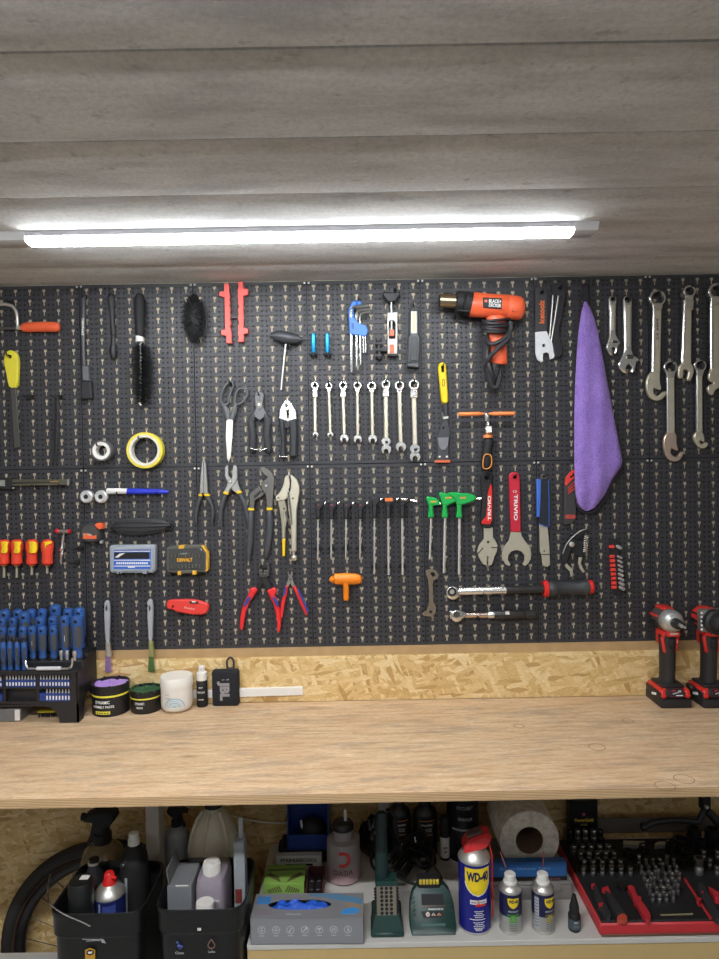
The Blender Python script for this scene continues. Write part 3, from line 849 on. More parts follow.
for i in range(rows + 1):
    y = 301.6 + (511 - 301.6) * i / rows
    f = i / rows; l, r_ = li(Lf, y), li(Rt, y)
    for j in range(nr):
        a = 2 * math.pi * j / nr
        x = (l + r_) / 2 - (r_ - l) / 2 * math.cos(a)
        th = math.sin(a)
        dep = min(.013, .004 + .03 * f) * min(1, 7 * (1 - f) + .35)
        fold = .0035 * math.sin((x - 575) * .34 + y * .012) * min(1, f * 2) if th > 0 else 0
        vs.append(W(x, y, .024 + dep * th + fold * abs(th) + RND.uniform(-.0005, .0005)))
fs = [(i * nr + j, i * nr + (j + 1) % nr, (i + 1) * nr + (j + 1) % nr, (i + 1) * nr + j) for i in range(rows) for j in range(nr)]
fs += [tuple(range(nr)), tuple(rows * nr + j for j in range(nr))]
g.add(vs, fs)
g.build('pile_face', tw.m, t, 70)
bd = mat('dark_trim_fabric', (34, 32, 40), .9, bump=.2)
tubep('hem', PX, spline([(622.5, 462), (621, 468), (612.5, 482), (606, 496), (600, 505), (594, 511), (587, 513), (580, 510), (576.5, 502)]), .018, bd, t, r=1.5, flat=1.6)
plate('hanging_tab', IT, [(382, 80), (400, 76), (412, 90), (420, 200), (400, 235), (385, 200), (372, 150)], .012, .006, bd, t, bev=.002)
hook(IT, 388, 92, 'purple cloth')
# adjustable spanners
for P, h, lab, sl in (([(55, 120), (58, 103), (66, 97), (94, 96), (102, 104), (103, 120), (99, 200), (97, 325), (112, 355), (128, 380), (112, 396), (108, 425), (100, 444), (91, 442), (95, 415), (91, 404), (82, 404), (75, 415), (78, 455), (66, 454), (52, 440), (40, 410), (48, 378), (60, 340), (62, 200)], (79, 116, 15), 'smaller', 89), ([(143, 120), (148, 102), (156, 96), (186, 96), (194, 104), (196, 120), (194, 420), (205, 452), (228, 468), (246, 482), (222, 496), (216, 530), (208, 552), (190, 557), (195, 520), (180, 506), (165, 516), (158, 535), (165, 565), (140, 556), (122, 535), (111, 508), (128, 480), (143, 450), (150, 415), (147, 200)], (169, 116, 21), 'larger', 180)):
    s = h[2] / 15
    t = thing('adjustable_spanner', at(AW, h[0], 450), lab + ' of the two chrome adjustable spanners beside the purple cloth', 'spanner', 'adjustable spanners')
    plate('body', AW, P, .006, .011 * s ** .5, chrome, t, [h], .0025)
    u0, v0 = (89, 372) if s == 1 else (180, 462)
    tubep('worm_screw', AW, [(u0 - 14 * s, v0), (u0 + 14 * s, v0 + 2)], .006 + .011 * s ** .5, darkst, t, r=9 * s)
    plate('handle_recess', AW, [(h[0] - 9 * s, 150), (h[0] + 9 * s, 150), (h[0] + 7 * s, 300 if s == 1 else 400), (h[0] - 7 * s, 300 if s == 1 else 400)], .0058 + .011 * s ** .5, .0008, satin, t, bev=.0003)
    hook(AW, h[0], h[1] - h[2] * .6, lab + ' adjustable spanner')
# big hook-jaw spanners
J1 = [(165, 178), (205, 160), (243, 173), (240, 240), (248, 285), (255, 312), (236, 320), (212, 308), (195, 302), (189, 330), (200, 358), (220, 366), (240, 360), (268, 332), (300, 328), (296, 345), (278, 376), (250, 400), (215, 408), (170, 390), (142, 345), (130, 270), (140, 220)]
J2 = [(300, 662), (340, 650), (376, 670), (375, 740), (383, 775), (392, 802), (372, 806), (345, 790), (332, 783), (326, 815), (342, 845), (364, 855), (385, 848), (407, 815), (436, 808), (432, 836), (405, 880), (365, 896), (320, 885), (285, 840), (268, 760), (276, 695)]
J4 = [(522, 665), (555, 643), (588, 660), (598, 705), (600, 735), (588, 737), (572, 722), (560, 728), (562, 748), (580, 756), (600, 737), (631, 740), (622, 772), (595, 790), (558, 782), (522, 735), (512, 692)]
def ring(g, c, u, v, R, r, off, th): gplate(g, c, circ(u, v, R, 28), off, th, [(u, v, r, 24)], .0012)
def big(lab, cr, ring_, shaft, jaw, jc, off, hk):
    u, v, R, r = ring_
    t = thing('combination_spanner', at(cr, u, v + 200), lab, 'spanner', 'large spanners beside the purple cloth')
    g = G(); ring(g, cr, u, v, R, r, off, .011)
    gplate(g, cr, [(u - R * .7, v + R * .55), (u + R * .7, v + R * .55), (shaft[2], shaft[4] + R * .35), (shaft[0], shaft[4] + R * .35)], off + .001, .009, bev=.0015)
    g.build('ring_end', chrome, t)
    x0, y0, x1, y1 = None, None, None, None
    a0, b0, a1, b1, yt, yb = shaft[0], shaft[1], shaft[2], shaft[3], shaft[4], shaft[5]
    plate('shank', cr, [(a0, yt), (a1, yt), (b1, yb), (b0, yb)], off, .009, satin, t, bev=.0022)
    plate('shank_side', cr, [(a0 - 3, yt + 8), (a0 + (a1 - a0) * .28, yt + 8), (b0 + (b1 - b0) * .28, yb - 8), (b0 - 3, yb - 8)], off + .001, .0085, chrome, t, bev=.002)
    plate('jaw', jc, jaw, off - .001, .009, satin if jaw is not J2 else mat('rosy_nickel', (206, 184, 166), .36, .8, var=.12, scale=20), t, bev=.0018, sm=1)
    hook(cr, u, v - r * .8, hk)
    return t
t = big('longest chrome hook-jaw spanner hanging next to the two adjustable spanners', AW, (350, 108, 50, 38), (326, 318, 374, 366, 168, 560), J1, BW, .010, 'longest hook-jaw spanner')
wtext('24 MM', AW, 347, 300, 130, 14, 90, .0196, mat('grey_stamp', (120, 116, 104), .5, .5), t)
big('chrome hook-jaw spanner of the lower row with a large rosy jaw', BW, (328, 138, 56, 42), (300, 303, 358, 362, 205, 668), J2, BW, .010, 'rosy-jawed spanner of the lower row')
big('small chrome hook-jaw spanner, slimmest of the lower pair', BW, (565, 124, 49, 36), (538, 540, 582, 584, 195, 655), J4, BW, .010, 'slim hook-jaw spanner of the lower row')
J3 = [(474, 560), (478, 525), (495, 500), (525, 492), (558, 506), (571, 545), (560, 585), (548, 610), (526, 604), (533, 575), (540, 552), (526, 540), (512, 538), (502, 552), (506, 590), (488, 596), (474, 585)]
t = big('chrome flex-head spanner with an open jaw hanging between the two upper hook-jaw spanners', AW, (543, 68, 37, 27), (510, 497, 556, 553, 178, 510), J3, AW, .012, 'flex-head spanner with an open jaw')
plate('flex_joint', AW, [(510, 118), (572, 122), (566, 178), (508, 180)], .011, .013, chrome, t, bev=.002)
plate('ring_back', AW, circ(510, 88, 24, 16), .004, .006, darkst, t, bev=.001)
off_ = lambda P, dx, dy, k=1: [(u * k + dx, v * k + dy) for u, v in P]
J5 = [(652, 565), (672, 535), (705, 524), (740, 534), (762, 560), (765, 610), (750, 640), (728, 628), (716, 640), (700, 632), (660, 650), (690, 632), (650, 655), (660, 690), (683, 698), (690, 670), (704, 650), (732, 660), (770, 690), (790, 650), (780, 560)]
J5 = [(656, 585), (664, 550), (690, 526), (735, 528), (760, 560), (790, 600), (792, 660), (770, 700), (740, 712), (742, 690), (756, 668), (742, 650), (712, 652), (692, 672), (686, 698), (662, 690), (650, 654), (664, 634), (694, 622), (664, 610)]
t = big('largest chrome spanner at the edge of the pegboard, cut off by the frame', AW, (706, 68, 50, 36), (672, 672, 738, 738, 135, 545), J5, AW, .011, 'largest chrome spanner')
plate('ring_back', AW, circ(676, 82, 28, 16), .004, .006, darkst, t, bev=.001)
# scissors
t = thing('scissors', at(SC, 205, 628), 'large scissors with dark grey loops and pale blades, points down', 'scissors')
sg = mat('scissor_grey', (84, 86, 88), .42)
tubep('handle', SC, spline([(212, 52), (180, 82), (158, 130), (150, 185), (166, 213), (196, 210), (208, 175), (218, 130), (238, 80), (232, 52)], 4, True), .010, sg, t, r=9, closed=True)
tubep('handle', SC, spline([(252, 170), (262, 125), (290, 98), (322, 100), (340, 128), (330, 165), (305, 195), (270, 212), (252, 200)], 4, True), .012, sg, t, r=9, closed=True)
tubep('arm', SC, [(160, 205, 10), (188, 250, 22), (203, 320, 20)], .010, sg, t, flat=.6)
tubep('arm', SC, [(258, 205, 10), (244, 260, 22), (226, 320, 20)], .012, sg, t, flat=.6)
bl = mat('pale_steel', (214, 210, 198), .35, .6, var=.05)
plate('blade', SC, [(192, 322), (212, 302), (238, 320), (234, 440), (222, 590), (205, 628), (194, 600), (186, 440)], .010, .0025, bl, t, bev=.0008)
plate('blade', SC, [(190, 330), (204, 318), (206, 440), (200, 600), (194, 604), (184, 440)], .0085, .0015, bl, t, bev=.0004)
hook(SC, 218, 62, 'grey-handled scissors')
# dark cutters
t = thing('locking_cutters', at(SC, 430, 570), 'dark grey pruning-style cutters with closed textured handles beside the scissors', 'cutters')
plate('jaw', SC, [(395, 125), (440, 115), (464, 138), (455, 190), (462, 235), (482, 285), (432, 330), (372, 290), (398, 240), (388, 190)], .007, .008, mat('gunmetal', (96, 97, 100), .4, .5), t, bev=.002)
plate('jaw_insert', SC, [(400, 178), (452, 190), (450, 230), (425, 250), (402, 225)], .0145, .003, darkst, t, bev=.001)
G().lathe([(.003, 0), (.003, -.002)], at(SC, 424, 212, .0175), (0, 1, 0), 12).build('pivot', steel, t)
for P in ([(386, 285, 16), (366, 330, 26), (378, 430, 26), (376, 530, 26), (376, 552, 22)], [(470, 285, 16), (486, 330, 26), (476, 430, 27), (490, 530, 27), (492, 552, 22)]):
    tubep('handle', SC, P, .012, rubber, t, flat=.7, ends=.5)
tubep('catch_wire', SC, [(360, 526), (400, 536), (440, 540), (482, 526)], .020, chrome, t, r=4)
hook(SC, 424, 145, 'dark grey cutters')
# silver-headed crimper
t = thing('wire_stripper', at(SC, 630, 595), 'wire stripper with a bright silver head and blocky grey handles', 'pliers')
plate('head', SC, [(568, 312), (574, 250), (596, 205), (612, 184), (632, 180), (654, 198), (688, 256), (694, 314), (640, 330), (622, 330)], .008, .006, chrome, t, [[(620, 250), (640, 250), (640, 300), (632, 322), (622, 300)], (622, 222, 9)], .001)
plate('handle', SC, [(566, 312), (608, 330), (616, 590), (572, 590), (584, 470), (570, 390)], .006, .014, rubber, t, bev=.004)
plate('handle', SC, [(640, 330), (696, 310), (700, 390), (694, 588), (642, 590), (646, 450)], .006, .014, rubber, t, bev=.004)
plate('spring_block', SC, [(608, 335), (644, 335), (640, 380), (612, 380)], .008, .008, blackp, t)
tubep('catch_wire', SC, [(570, 586), (640, 588)], .021, chrome, t, r=4)
hook(SC, 622, 218, 'silver-headed wire stripper')
# ratchet spanner row
rows_ = [(82, 85, 22, 84, 358, 18, 345, 18, 1, 0), (160, 88, 20, 168, 358, 18, 340, 16, 0, 0), (238, 85, 23, 245, 380, 25, 350, 18, 1, 0), (317, 85, 23, 320, 382, 24, 358, 16, 0, 0), (397, 87, 25, 402, 383, 26, 360, 18, 0, 0), (475, 78, 26, 477, 440, 28, 376, 24, 1, 395), (550, 85, 27, 558, 426, 29, 398, 22, 0, 0), (630, 80, 30, 637, 480, 31, 408, 26, 1, 436)]
nth = ['first and smallest', 'second', 'third', 'fourth', 'fifth', 'sixth', 'seventh', 'eighth and largest']
for k, (u, v, R, ub, vb, rb, ys, w, flex, extra) in enumerate(rows_):
    t = thing('ratchet_spanner', at(WR, ub, vb + rb), nth[k] + ' in the row of eight chrome ratchet spanners, counted from the scissors', 'spanner', 'row of eight ratchet spanners')
    o = .010
    g = G(); ring(g, WR, u, v, R, R * .62, o, .009 + k * .0005)
    gplate(g, WR, [(u - R * .75, v + R * .5), (u + R * .75, v + R * .5), (u + w * .62, v + R + 14), (u - w * .62, v + R + 14)], o + .001, .006, bev=.0012)
    g.build('ring_end', chrome, t)
    if flex: plate('flex_joint', WR, [(u - R * .72, v + R + 8), (u + R * .72, v + R + 8), (u + R * .66, v + R + 44), (u - R * .66, v + R + 44)], o - .001, .010, chrome, t, bev=.0015)
    plate('shank', WR, [(u - w / 2, v + R + 6), (u + w / 2, v + R + 6), (ub + w / 2, ys + 8), (ub - w / 2, ys + 8)], o + .001, .006, satin, t, bev=.0018)
    a = .45
    jaw = [(ub + rb * math.cos(x), vb + rb * math.sin(x)) for x in [math.pi / 2 + a + (2 * math.pi - 2 * a) * i / 22 for i in range(23)]] + [(ub + rb * .35, vb + rb * .05), (ub, vb - rb * .18), (ub - rb * .35, vb + rb * .05)]
    plate('open_jaw', WR, jaw, o, .008, chrome, t, bev=.0014)
    if extra: plate('jaw_collar', WR, circ(ub - 1, extra, rb * .92, 20, rb * .85), o + .001, .007, chrome, t, [(ub + 3, extra + 4, rb * .3, 12)], .0012)
    hook(WR, u, v - R * .5, nth[k] + ' ratchet spanner of the row of eight')
# scraper
t = thing('scraper', at(YS, 148, 672), 'flat scraper with a long yellow handle, orange blade edge at the bottom', 'scraper')
plate('handle', YS, [(120, 48), (126, 24), (140, 15), (155, 15), (170, 28), (178, 130), (186, 268), (176, 283), (152, 283), (141, 262), (130, 150)], .006, .012, yellow, t, [[(138, 36), (157, 32), (160, 80), (141, 82)]], .003)
plate('handle_mark', YS, circ(153, 150, 10, 16, 26), .0182, .0004, inkb, t, [(153, 150, 5, 14)] and [circ(153, 150, 6, 14, 20)], 0)
plate('neck', YS, [(150, 284), (180, 284), (186, 370), (156, 372)], .007, .009, rubber, t, bev=.002)
plate('neck_clip', YS, [(146, 370), (188, 365), (188, 384), (150, 390)], .008, .009, chrome, t, bev=.001)
plate('blade_holder', YS, [(150, 386), (182, 384), (188, 430), (196, 470), (188, 560), (191, 632), (198, 655), (100, 655), (118, 600), (110, 500), (132, 455)], .007, .006, mat('dark_scraper_steel', (70, 71, 74), .42, .4), t, [(152, 444, 8)], .0012)
plate('thumb_plate', YS, [(112, 507), (190, 505), (184, 560), (166, 590), (138, 590), (122, 560)], .0125, .003, mat('scraper_light_grey', (120, 122, 126), .4, .4), t, bev=.001)
plate('blade_edge', YS, [(97, 655), (198, 653), (198, 672), (97, 672)], .007, .007, mat('dull_orange', (200, 98, 60), .5), t, bev=.001)
for u in (130, 176): plate('rivet', YS, circ(u, 632, 7, 10), .013, .0012, white, t, bev=.0003)
hook(YS, 148, 44, 'yellow-handled scraper')
# T-bar reamer
t = thing('sliding_t_handle', at(YS, 438, 715), 'ratchet driver with an orange cross bar on top and a black bulbous grip', 'driver')
for P in ([(250, 355, 9), (262, 355, 14), (385, 352, 14), (395, 352, 11), (420, 352, 8)], [(448, 352, 8), (470, 352, 11), (480, 352, 14), (617, 350, 14)]):
    tubep('cross_bar', YS, P, .026, mat('copper_orange', (222, 128, 66), .4), t, n=12)
for u in (338, 530): plate('bar_hole', YS, circ(u, 358, 5, 10), .0281, .0006, inkb, t, bev=0)
g = G(); g.ball(at(YS, 434, 356, .026), .0052)
gtube(g, YS, [(436, 360, 17), (440, 395, 20), (444, 405, 12), (446, 425, 14)], .026)
g.box(at(YS, 448, 455, .026), (.0185, .015, .020), .003)
g.build('ratchet_head', chrome, t)
tubep('head_band', YS, [(446, 490), (446, 510)], .024, mat('copper_orange'), t, r=31, n=16)
tubep('grip', YS, [(446, 510, 24), (448, 535, 36), (446, 560, 33), (440, 585, 30), (436, 630, 36), (436, 680, 38), (434, 708, 32)], .022, matteb, t, n=18, ends=.4)
tubep('grip_outline', YS, spline([(418, 630), (440, 616), (466, 630), (466, 690), (440, 712), (412, 700)], 3, True), .0378, mat('amber_line', (220, 142, 62), .5), t, r=4, closed=True)
hook(YS, 434, 395, 'driver with an orange cross bar')
# tape rolls
for nm, lab, u, v, R, r, mo, mi, hl in (('tape_roll', 'small roll of dark grey tape hanging on a peg', 152, 508, 74, 63, mat('duct_grey', (92, 92, 90), .6), white, 440), ('tape_roll', 'larger roll of yellow tape hanging on a peg', 463, 505, 130, 112, mat('tape_yellow', (222, 204, 66), .5), mat('tape_core', (214, 210, 196), .6), 395)):
    t = thing(nm, at(D, u, v + R), lab, 'tape', 'tape rolls')
    ri = 40 if R < 100 else 94
    p = at(D, u, v, .03); k = 1 / 7.19 * S(.03)
    p2 = at(D, u, v, .008)
    ax = Vector((0, 1, 0))
    G().lathe([(r * k, 0), (R * k, 0), (R * k * 1.0, .022), (r * k, .022), (r * k, 0)], (p.x, -.030, p.z), (0, 1, 0), 40, cap=False).build('tape_winding', mo, t)
    G().lathe([(ri * k, 0), (r * k, -.0006), (r * k, .0224), (ri * k, .022), (ri * k, 0)], (p.x, -.030, p.z), (0, 1, 0), 40, cap=False).build('core', mi, t)
    hook(D, u - (6 if R < 100 else 22), v - ri * .86, 'roll of ' + ('dark grey tape' if R < 100 else 'yellow tape'), .034)
# ================================================================ tools of the lower row
CL = Crop(0, 460, 7.19); SB = Crop(75, 475, 5.136); PL = Crop(185, 455, 5.75); TK = Crop(305, 485, 5.99); GK = Crop(415, 480, 7.19)
PD = Crop(470, 465, 7.99); TS = Crop(540, 420, 5.99); PR = Crop(540, 510, 5.99); CT = Crop(230, 550, 7.19); BO = Crop(340, 440, 3.595)
TQ = Crop(420, 560, 3.994); BR = Crop(0, 590, 4.494)
# caliper
t = thing('vernier_caliper', at(CL, 200, 190), 'olive metal sliding caliper lying level on pegs', 'caliper')
plate('beam', CL, [(-120, 140), (490, 138), (492, 180), (-120, 190)], .010, .004, mat('olive_steel', (120, 118, 100), .38, .8, var=.15, scale=60), t)
plate('scale_groove', CL, [(90, 158), (410, 154), (410, 166), (90, 172)], .0138, .0008, mat('caliper_dark', (58, 58, 52), .5, .4), t, bev=.0002)
for k in range(20): plate('graduation', CL, [(96 + 15 * k, 143), (99 + 15 * k, 143), (99 + 15 * k, 152), (96 + 15 * k, 152)], .014, .0002, inkb, t, bev=0)
plate('slider', CL, [(-20, 128), (82, 130), (82, 212), (-20, 208)], .008, .010, blackp, t, bev=.001)
plate('display', CL, [(-30, 146), (36, 144), (36, 188), (-30, 188)], .0172, .0014, mat('lcd_grey', (140, 146, 134), .3), t, bev=.0003)
plate('jaw', CL, [(-30, 190), (36, 198), (30, 204), (-30, 204)], .010, .004, steel, t)
G().lathe([(.0024, 0), (.0024, -.006), (.0016, -.007)], at(CL, 102, 201, .012), (0, 1, 0), 14).build('thumb_wheel', steel, t)
plate('end_stop', CL, [(482, 136), (496, 134), (497, 182), (482, 184)], .009, .006, chrome, t, bev=.0005)
plate('depth_rod', CL, [(360, 155), (412, 152), (412, 158), (360, 160)], .0142, .001, goldp, t, bev=0)
hook(CL, 250, 192, 'olive sliding caliper'); hook(CL, 440, 186, 'outer end of the olive sliding caliper')
# two white rollers
for k, (u, w) in enumerate(((55, 'overlapping the pegboard seam'), (130, 'touching the blue and white pen'))):
    t = thing('aluminium_roller', at(SB, u, 145), 'white aluminium roller with a black bore, ' + w, 'roller', 'pair of white rollers')
    p = at(SB, u, 112, .02); k_ = S(.02) / 5.136
    G().lathe([(12 * k_, 0), (26 * k_, -.0006), (33 * k_, .003), (33 * k_, .016), (12 * k_, .016), (12 * k_, 0)], p, (0, 1, 0), 28, cap=False).build('body', mat('satin_aluminium', (216, 216, 216), .35, .5, var=.04), t)
    G().lathe([(12.5 * k_, .001), (0.0001, .001)], p, (0, 1, 0), 18, cap=False).build('bore', inkb, t)
    tubep('spout', SB, [(u + 12, 132, 14, .008), (u + 34, 122, 9, .008)], .008, MATS['satin_aluminium'], t)
    hook(SB, u, 108, 'white roller ' + w, .012)
# pen
t = thing('marker_pen', at(SB, 320, 100), 'blue pen with a white cap lying level on the pegboard', 'pen')
tubep('cap', SB, [(164, 83, 14), (168, 83, 16), (270, 83, 15)], .012, white, t, n=14)
tubep('barrel', SB, [(268, 84, 15), (300, 84, 16), (430, 85, 14), (460, 86, 12), (482, 87, 6)], .012, mat('pen_blue', (34, 52, 190), .35), t, n=14)
tubep('pocket_clip', SB, [(280, 74), (440, 76)], .0175, mat('pen_blue'), t, r=4)
hook(SB, 220, 98, 'white cap of the pen', .018); hook(SB, 420, 99, 'blue barrel of the pen', .018)
# cable ties
t = thing('cable_tie_bundle', at(SB, 340, 300), 'bundle of long black cable ties folded flat under the blue pen', 'cable ties')
for k in range(11):
    a = -1 + 2 * k / 10
    v = 266 + a * 34
    tubep('cable_tie', SB, spline([(186 + 20 * abs(a), 268 + a * 14, 4), (225, v - 4 * a, 6), (330, v + 4 * a, 6), (440, 262 + a * 26, 6), (490 - 12 * abs(a), 258 + a * 12, 4)], 4), .010 + .006 * (1 - a * a) + .001 * (k % 3), blackp if k % 3 else rubber, t, flat=.7, n=8)
tubep('loop', SB, [(u, v) for u, v in circ(204, 275, 22, 18, 16)], .012, blackp, t, r=5, closed=True)
tubep('loop', SB, [(u, v) for u, v in circ(478, 262, 24, 18, 18)], .012, blackp, t, r=5, closed=True)
hook(SB, 204, 284, 'bundle of black cable ties'); hook(SB, 478, 272, 'folded end of the black cable ties')
# tape measure
t = thing('tape_measure', at(SB, 75, 352), 'round black tape measure with orange lettering band and orange lock tab', 'tape measure')
plate('case', SB, smooth([(20, 300), (30, 262), (60, 242), (100, 246), (126, 275), (130, 345), (60, 352), (30, 335)], 2), .004, .026, rubber, t, bev=.004)
plate('face', SB, circ(74, 298, 42, 30), .0296, .001, mat('tape_face', (70, 68, 66), .4), t, bev=.0003)
plate('label_band', SB, [(40, 318), (60, 296), (66, 312), (96, 312), (110, 308), (110, 328), (40, 328)], .0304, .0006, orange, t, bev=0)
plate('name_mark', SB, [(42, 300), (60, 300), (80, 302), (90, 312), (42, 312)], .0304, .0004, mat('pale_print', (196, 170, 140), .6), t, bev=0)
plate('lock_tab', SB, [(98, 258), (110, 248), (138, 250), (140, 276), (122, 282)], .010, .022, orange, t, bev=.002)
plate('end_hook', SB, [(126, 338), (140, 334), (140, 352), (126, 352)], .012, .012, steel, t)
fork(CL, 566, 640, 70, 'black tape measure')
# blue case
t = thing('bit_case', at(SB, 292, 505), 'flat clear plastic case with a blue and black label', 'case')
clr = mat('frosted_clear', (178, 186, 196), .3, trans=.25, var=.03)
plate('tray', SB, [(176, 372), (184, 362), (402, 360), (411, 370), (409, 492), (400, 503), (190, 503), (178, 492)], .004, .020, clr, t, bev=.002)
plate('lid_rim', SB, [(184, 372), (402, 369), (402, 492), (186, 494)], .024, .003, clr, t, [[(198, 384), (390, 382), (388, 484), (198, 484)]], .0008)
plate('label', SB, [(198, 384), (390, 382), (388, 484), (198, 484)], .0242, .0012, mat('label_blue', (52, 102, 196), .45), t, bev=0)
plate('label_band', SB, [(202, 398), (380, 397), (380, 430), (202, 431)], .0255, .0003, inkb, t, bev=0)
plate('label_swoosh', SB, [(204, 424), (228, 404), (258, 400), (240, 412), (222, 424)], .0259, .0002, inkw, t, bev=0)
for v in (390, 436, 466): plate('label_line', SB, [(200, v), (386, v - 1), (386, v + 4), (200, v + 4)], .0256, .0003, inkw, t, bev=0)
for k in range(15): plate('print_row', SB, [(212 + 11 * k, 448), (220 + 11 * k, 448), (220 + 11 * k, 458), (212 + 11 * k, 458)], .0256, .0003, inkw, t, bev=0)
for k in range(4): plate('print_row', SB, [(272 + 9 * k, 469), (279 + 9 * k, 469), (279 + 9 * k, 477), (272 + 9 * k, 477)], .0258, .0003, inkw, t, bev=0)
for u in (226, 358): plate('latch', SB, [(u - 13, 492), (u + 13, 492), (u + 11, 508), (u - 11, 508)], .008, .018, clr, t, bev=.001)
hook(SB, 240, 506, 'clear case with the blue label', .026); hook(SB, 385, 505, 'corner of the clear case with the blue label', .026)
# yellow-clasped case
t = thing('bit_case', at(SB, 575, 510), 'smoke grey see-through bit case with yellow clasps and yellow lettering', 'case')
plate('tray', SB, [(470, 375), (484, 366), (645, 360), (660, 366), (682, 398), (682, 490), (668, 500), (482, 503), (470, 490)], .004, .022, mat('smoke_plastic', (92, 92, 86), .28), t, bev=.002)
plate('lid_window', SB, [(482, 380), (640, 374), (664, 404), (664, 488), (482, 490)], .0258, .002, mat('smoke_window', (66, 68, 66), .18, coat=.5), t, bev=.0008)
for i in range(9):
    for j in range(2):
        tubep('bit', SB, [(496 + 18 * i, 402 + 58 * j), (496 + 18 * i, 424 + 54 * j)], .0282, mat('case_bit', (118, 116, 104), .4, .6), t, r=4, n=6)
wtext('DEWALT', SB, 564, 436, 80, 19, 1, .0292, mat('amber_print', (236, 172, 40), .5), t, bold=.04)
cl_y = mat('clasp_yellow', (222, 172, 56), .45)
plate('clasp', SB, [(530, 364), (562, 362), (560, 378), (532, 380)], .006, .023, cl_y, t, bev=.001)
plate('clasp', SB, [(526, 494), (544, 494), (544, 514), (526, 514)], .006, .023, cl_y, t, bev=.001)
plate('clasp', SB, [(602, 492), (624, 492), (624, 512), (602, 512)], .006, .023, cl_y, t, bev=.001)
plate('clasp_bar', SB, [(544, 490), (602, 489), (602, 504), (544, 506)], .006, .024, mat('smoke_plastic'), t, bev=.001)
plate('edge_trim', SB, [(645, 362), (660, 366), (682, 398), (682, 490), (672, 498), (674, 402), (652, 372)], .010, .0185, cl_y, t, bev=.0008)
plate('handle_bar', SB, [(540, 402), (576, 400), (576, 407), (540, 409)], .0276, .001, mat('pale_grey_bar', (150, 150, 146), .5), t, bev=.0003)
hook(SB, 500, 506, 'smoke grey bit case', .026); hook(SB, 655, 504, 'cut corner of the smoke grey bit case', .026)
# four insulated screwdrivers
for k, (u, yb, lab) in enumerate(((30, 845, 'first insulated screwdriver at the frame edge, yellow over red grip'), (122, 845, 'second insulated screwdriver from the frame edge, yellow over red grip'), (230, 826, 'third insulated screwdriver, its yellow patch leaning toward the next handle'), (340, 815, 'insulated screwdriver with a mostly red grip beside the little T-shaped key'))):
    t = thing('insulated_screwdriver', at(CL, u, yb), lab, 'screwdriver', 'red and yellow insulated screwdrivers')
    tubep('handle', CL, [(u, 584, 36), (u, 596, 42), (u, 630, 43), (u, 668, 38), (u, 690, 36), (u, 720, 38), (u, 742, 38), (u, 756, 22)], .016, mat('insulated_red', (228, 70, 48), .38), t, n=20, ends=.4)
    if k < 3:
        s = -1 if k < 2 else 1
        q = [(u - s * 40, 588), (u + s * 36, 584), (u + s * 40, 640), (u + s * 30, 668), (u - s * 18, 672), (u - s * 26, 640), (u - s * 20, 612)]
    else: q = [(u - 42, 590), (u + 38, 584), (u + 34, 598), (u - 4, 602), (u - 14, 640), (u - 30, 668), (u - 42, 640)]
    g = G()
    # yellow moulded panel laid over the front of the round grip
    pts = smooth(q, 2); n = len(pts)
    def onr(a, b):
        x = max(-1, min(1, (a - u) / 43.5)); return W(*CL(a, b),   .0168 + .0154 * math.sqrt(max(0, 1 - x * x)))
    cu, cv = sum(p[0] for p in pts) / n, sum(p[1] for p in pts) / n
    vs, fs, L = [onr(cu, cv)], [], 5
    for l in range(1, L + 1):
        for a, b in pts: vs.append(onr(cu + (a - cu) * l / L, cv + (b - cv) * l / L))
    for i in range(n):
        fs.append((0, 1 + i, 1 + (i + 1) % n))
        for l in range(L - 1): fs.append((1 + l * n + i, 1 + (l + 1) * n + i, 1 + (l + 1) * n + (i + 1) % n, 1 + l * n + (i + 1) % n))
    g.add(vs, fs); g.build('grip_panel', mat('insulated_yellow', (242, 208, 30), .38), t, 60)
    if k < 3:
        for v in (612, 652): plate('size_mark', CL, circ(u - 3, v, 4, 8), .0315, .0006, inkb, t, bev=0)
    tubep('collar', CL, [(u, 752, 24), (u, 762, 20)], .016, mat('collar_olive', (150, 132, 60), .5), t)
    tubep('shaft', CL, [(u, 760), (u - 1, yb)], .016, satin, t, r=9)
    fork(CL, u, 764, 78, ['first', 'second', 'third', 'fourth'][k] + ' insulated screwdriver')
# little T key
t = thing('t_shaped_key', at(CL, 440, 752), 'little silver T-shaped key with a round red end, beside the insulated screwdrivers', 'key')
tubep('cross_bar', CL, [(425, 514, 14), (440, 515, 17), (495, 514, 15)], .014, mat('bar_grey', (150, 142, 132), .35, .6), t)
G().ball(at(CL, 412, 512, .014), (.0062, .006, .0066)).build('red_end', mat('cherry_red', (196, 24, 48), .3), t)
tubep('bar_cap', CL, [(492, 513, 16), (508, 511, 14)], .014, mat('cherry_red'), t)
tubep('stem', CL, [(457, 528, 10), (454, 570, 11), (448, 620, 10), (446, 632, 15), (446, 648, 15), (446, 660, 9), (444, 674, 16), (441, 690, 9), (439, 720, 11), (440, 750, 9)], .014, chrome, t)
tubep('red_collar', CL, [(428, 642), (438, 640)], .014, mat('cherry_red'), t, r=9)
hook(CL, 457, 534, 'little T-shaped key')
fork(CL, 540, 742, 66, 'nothing, beside the little T-shaped key')
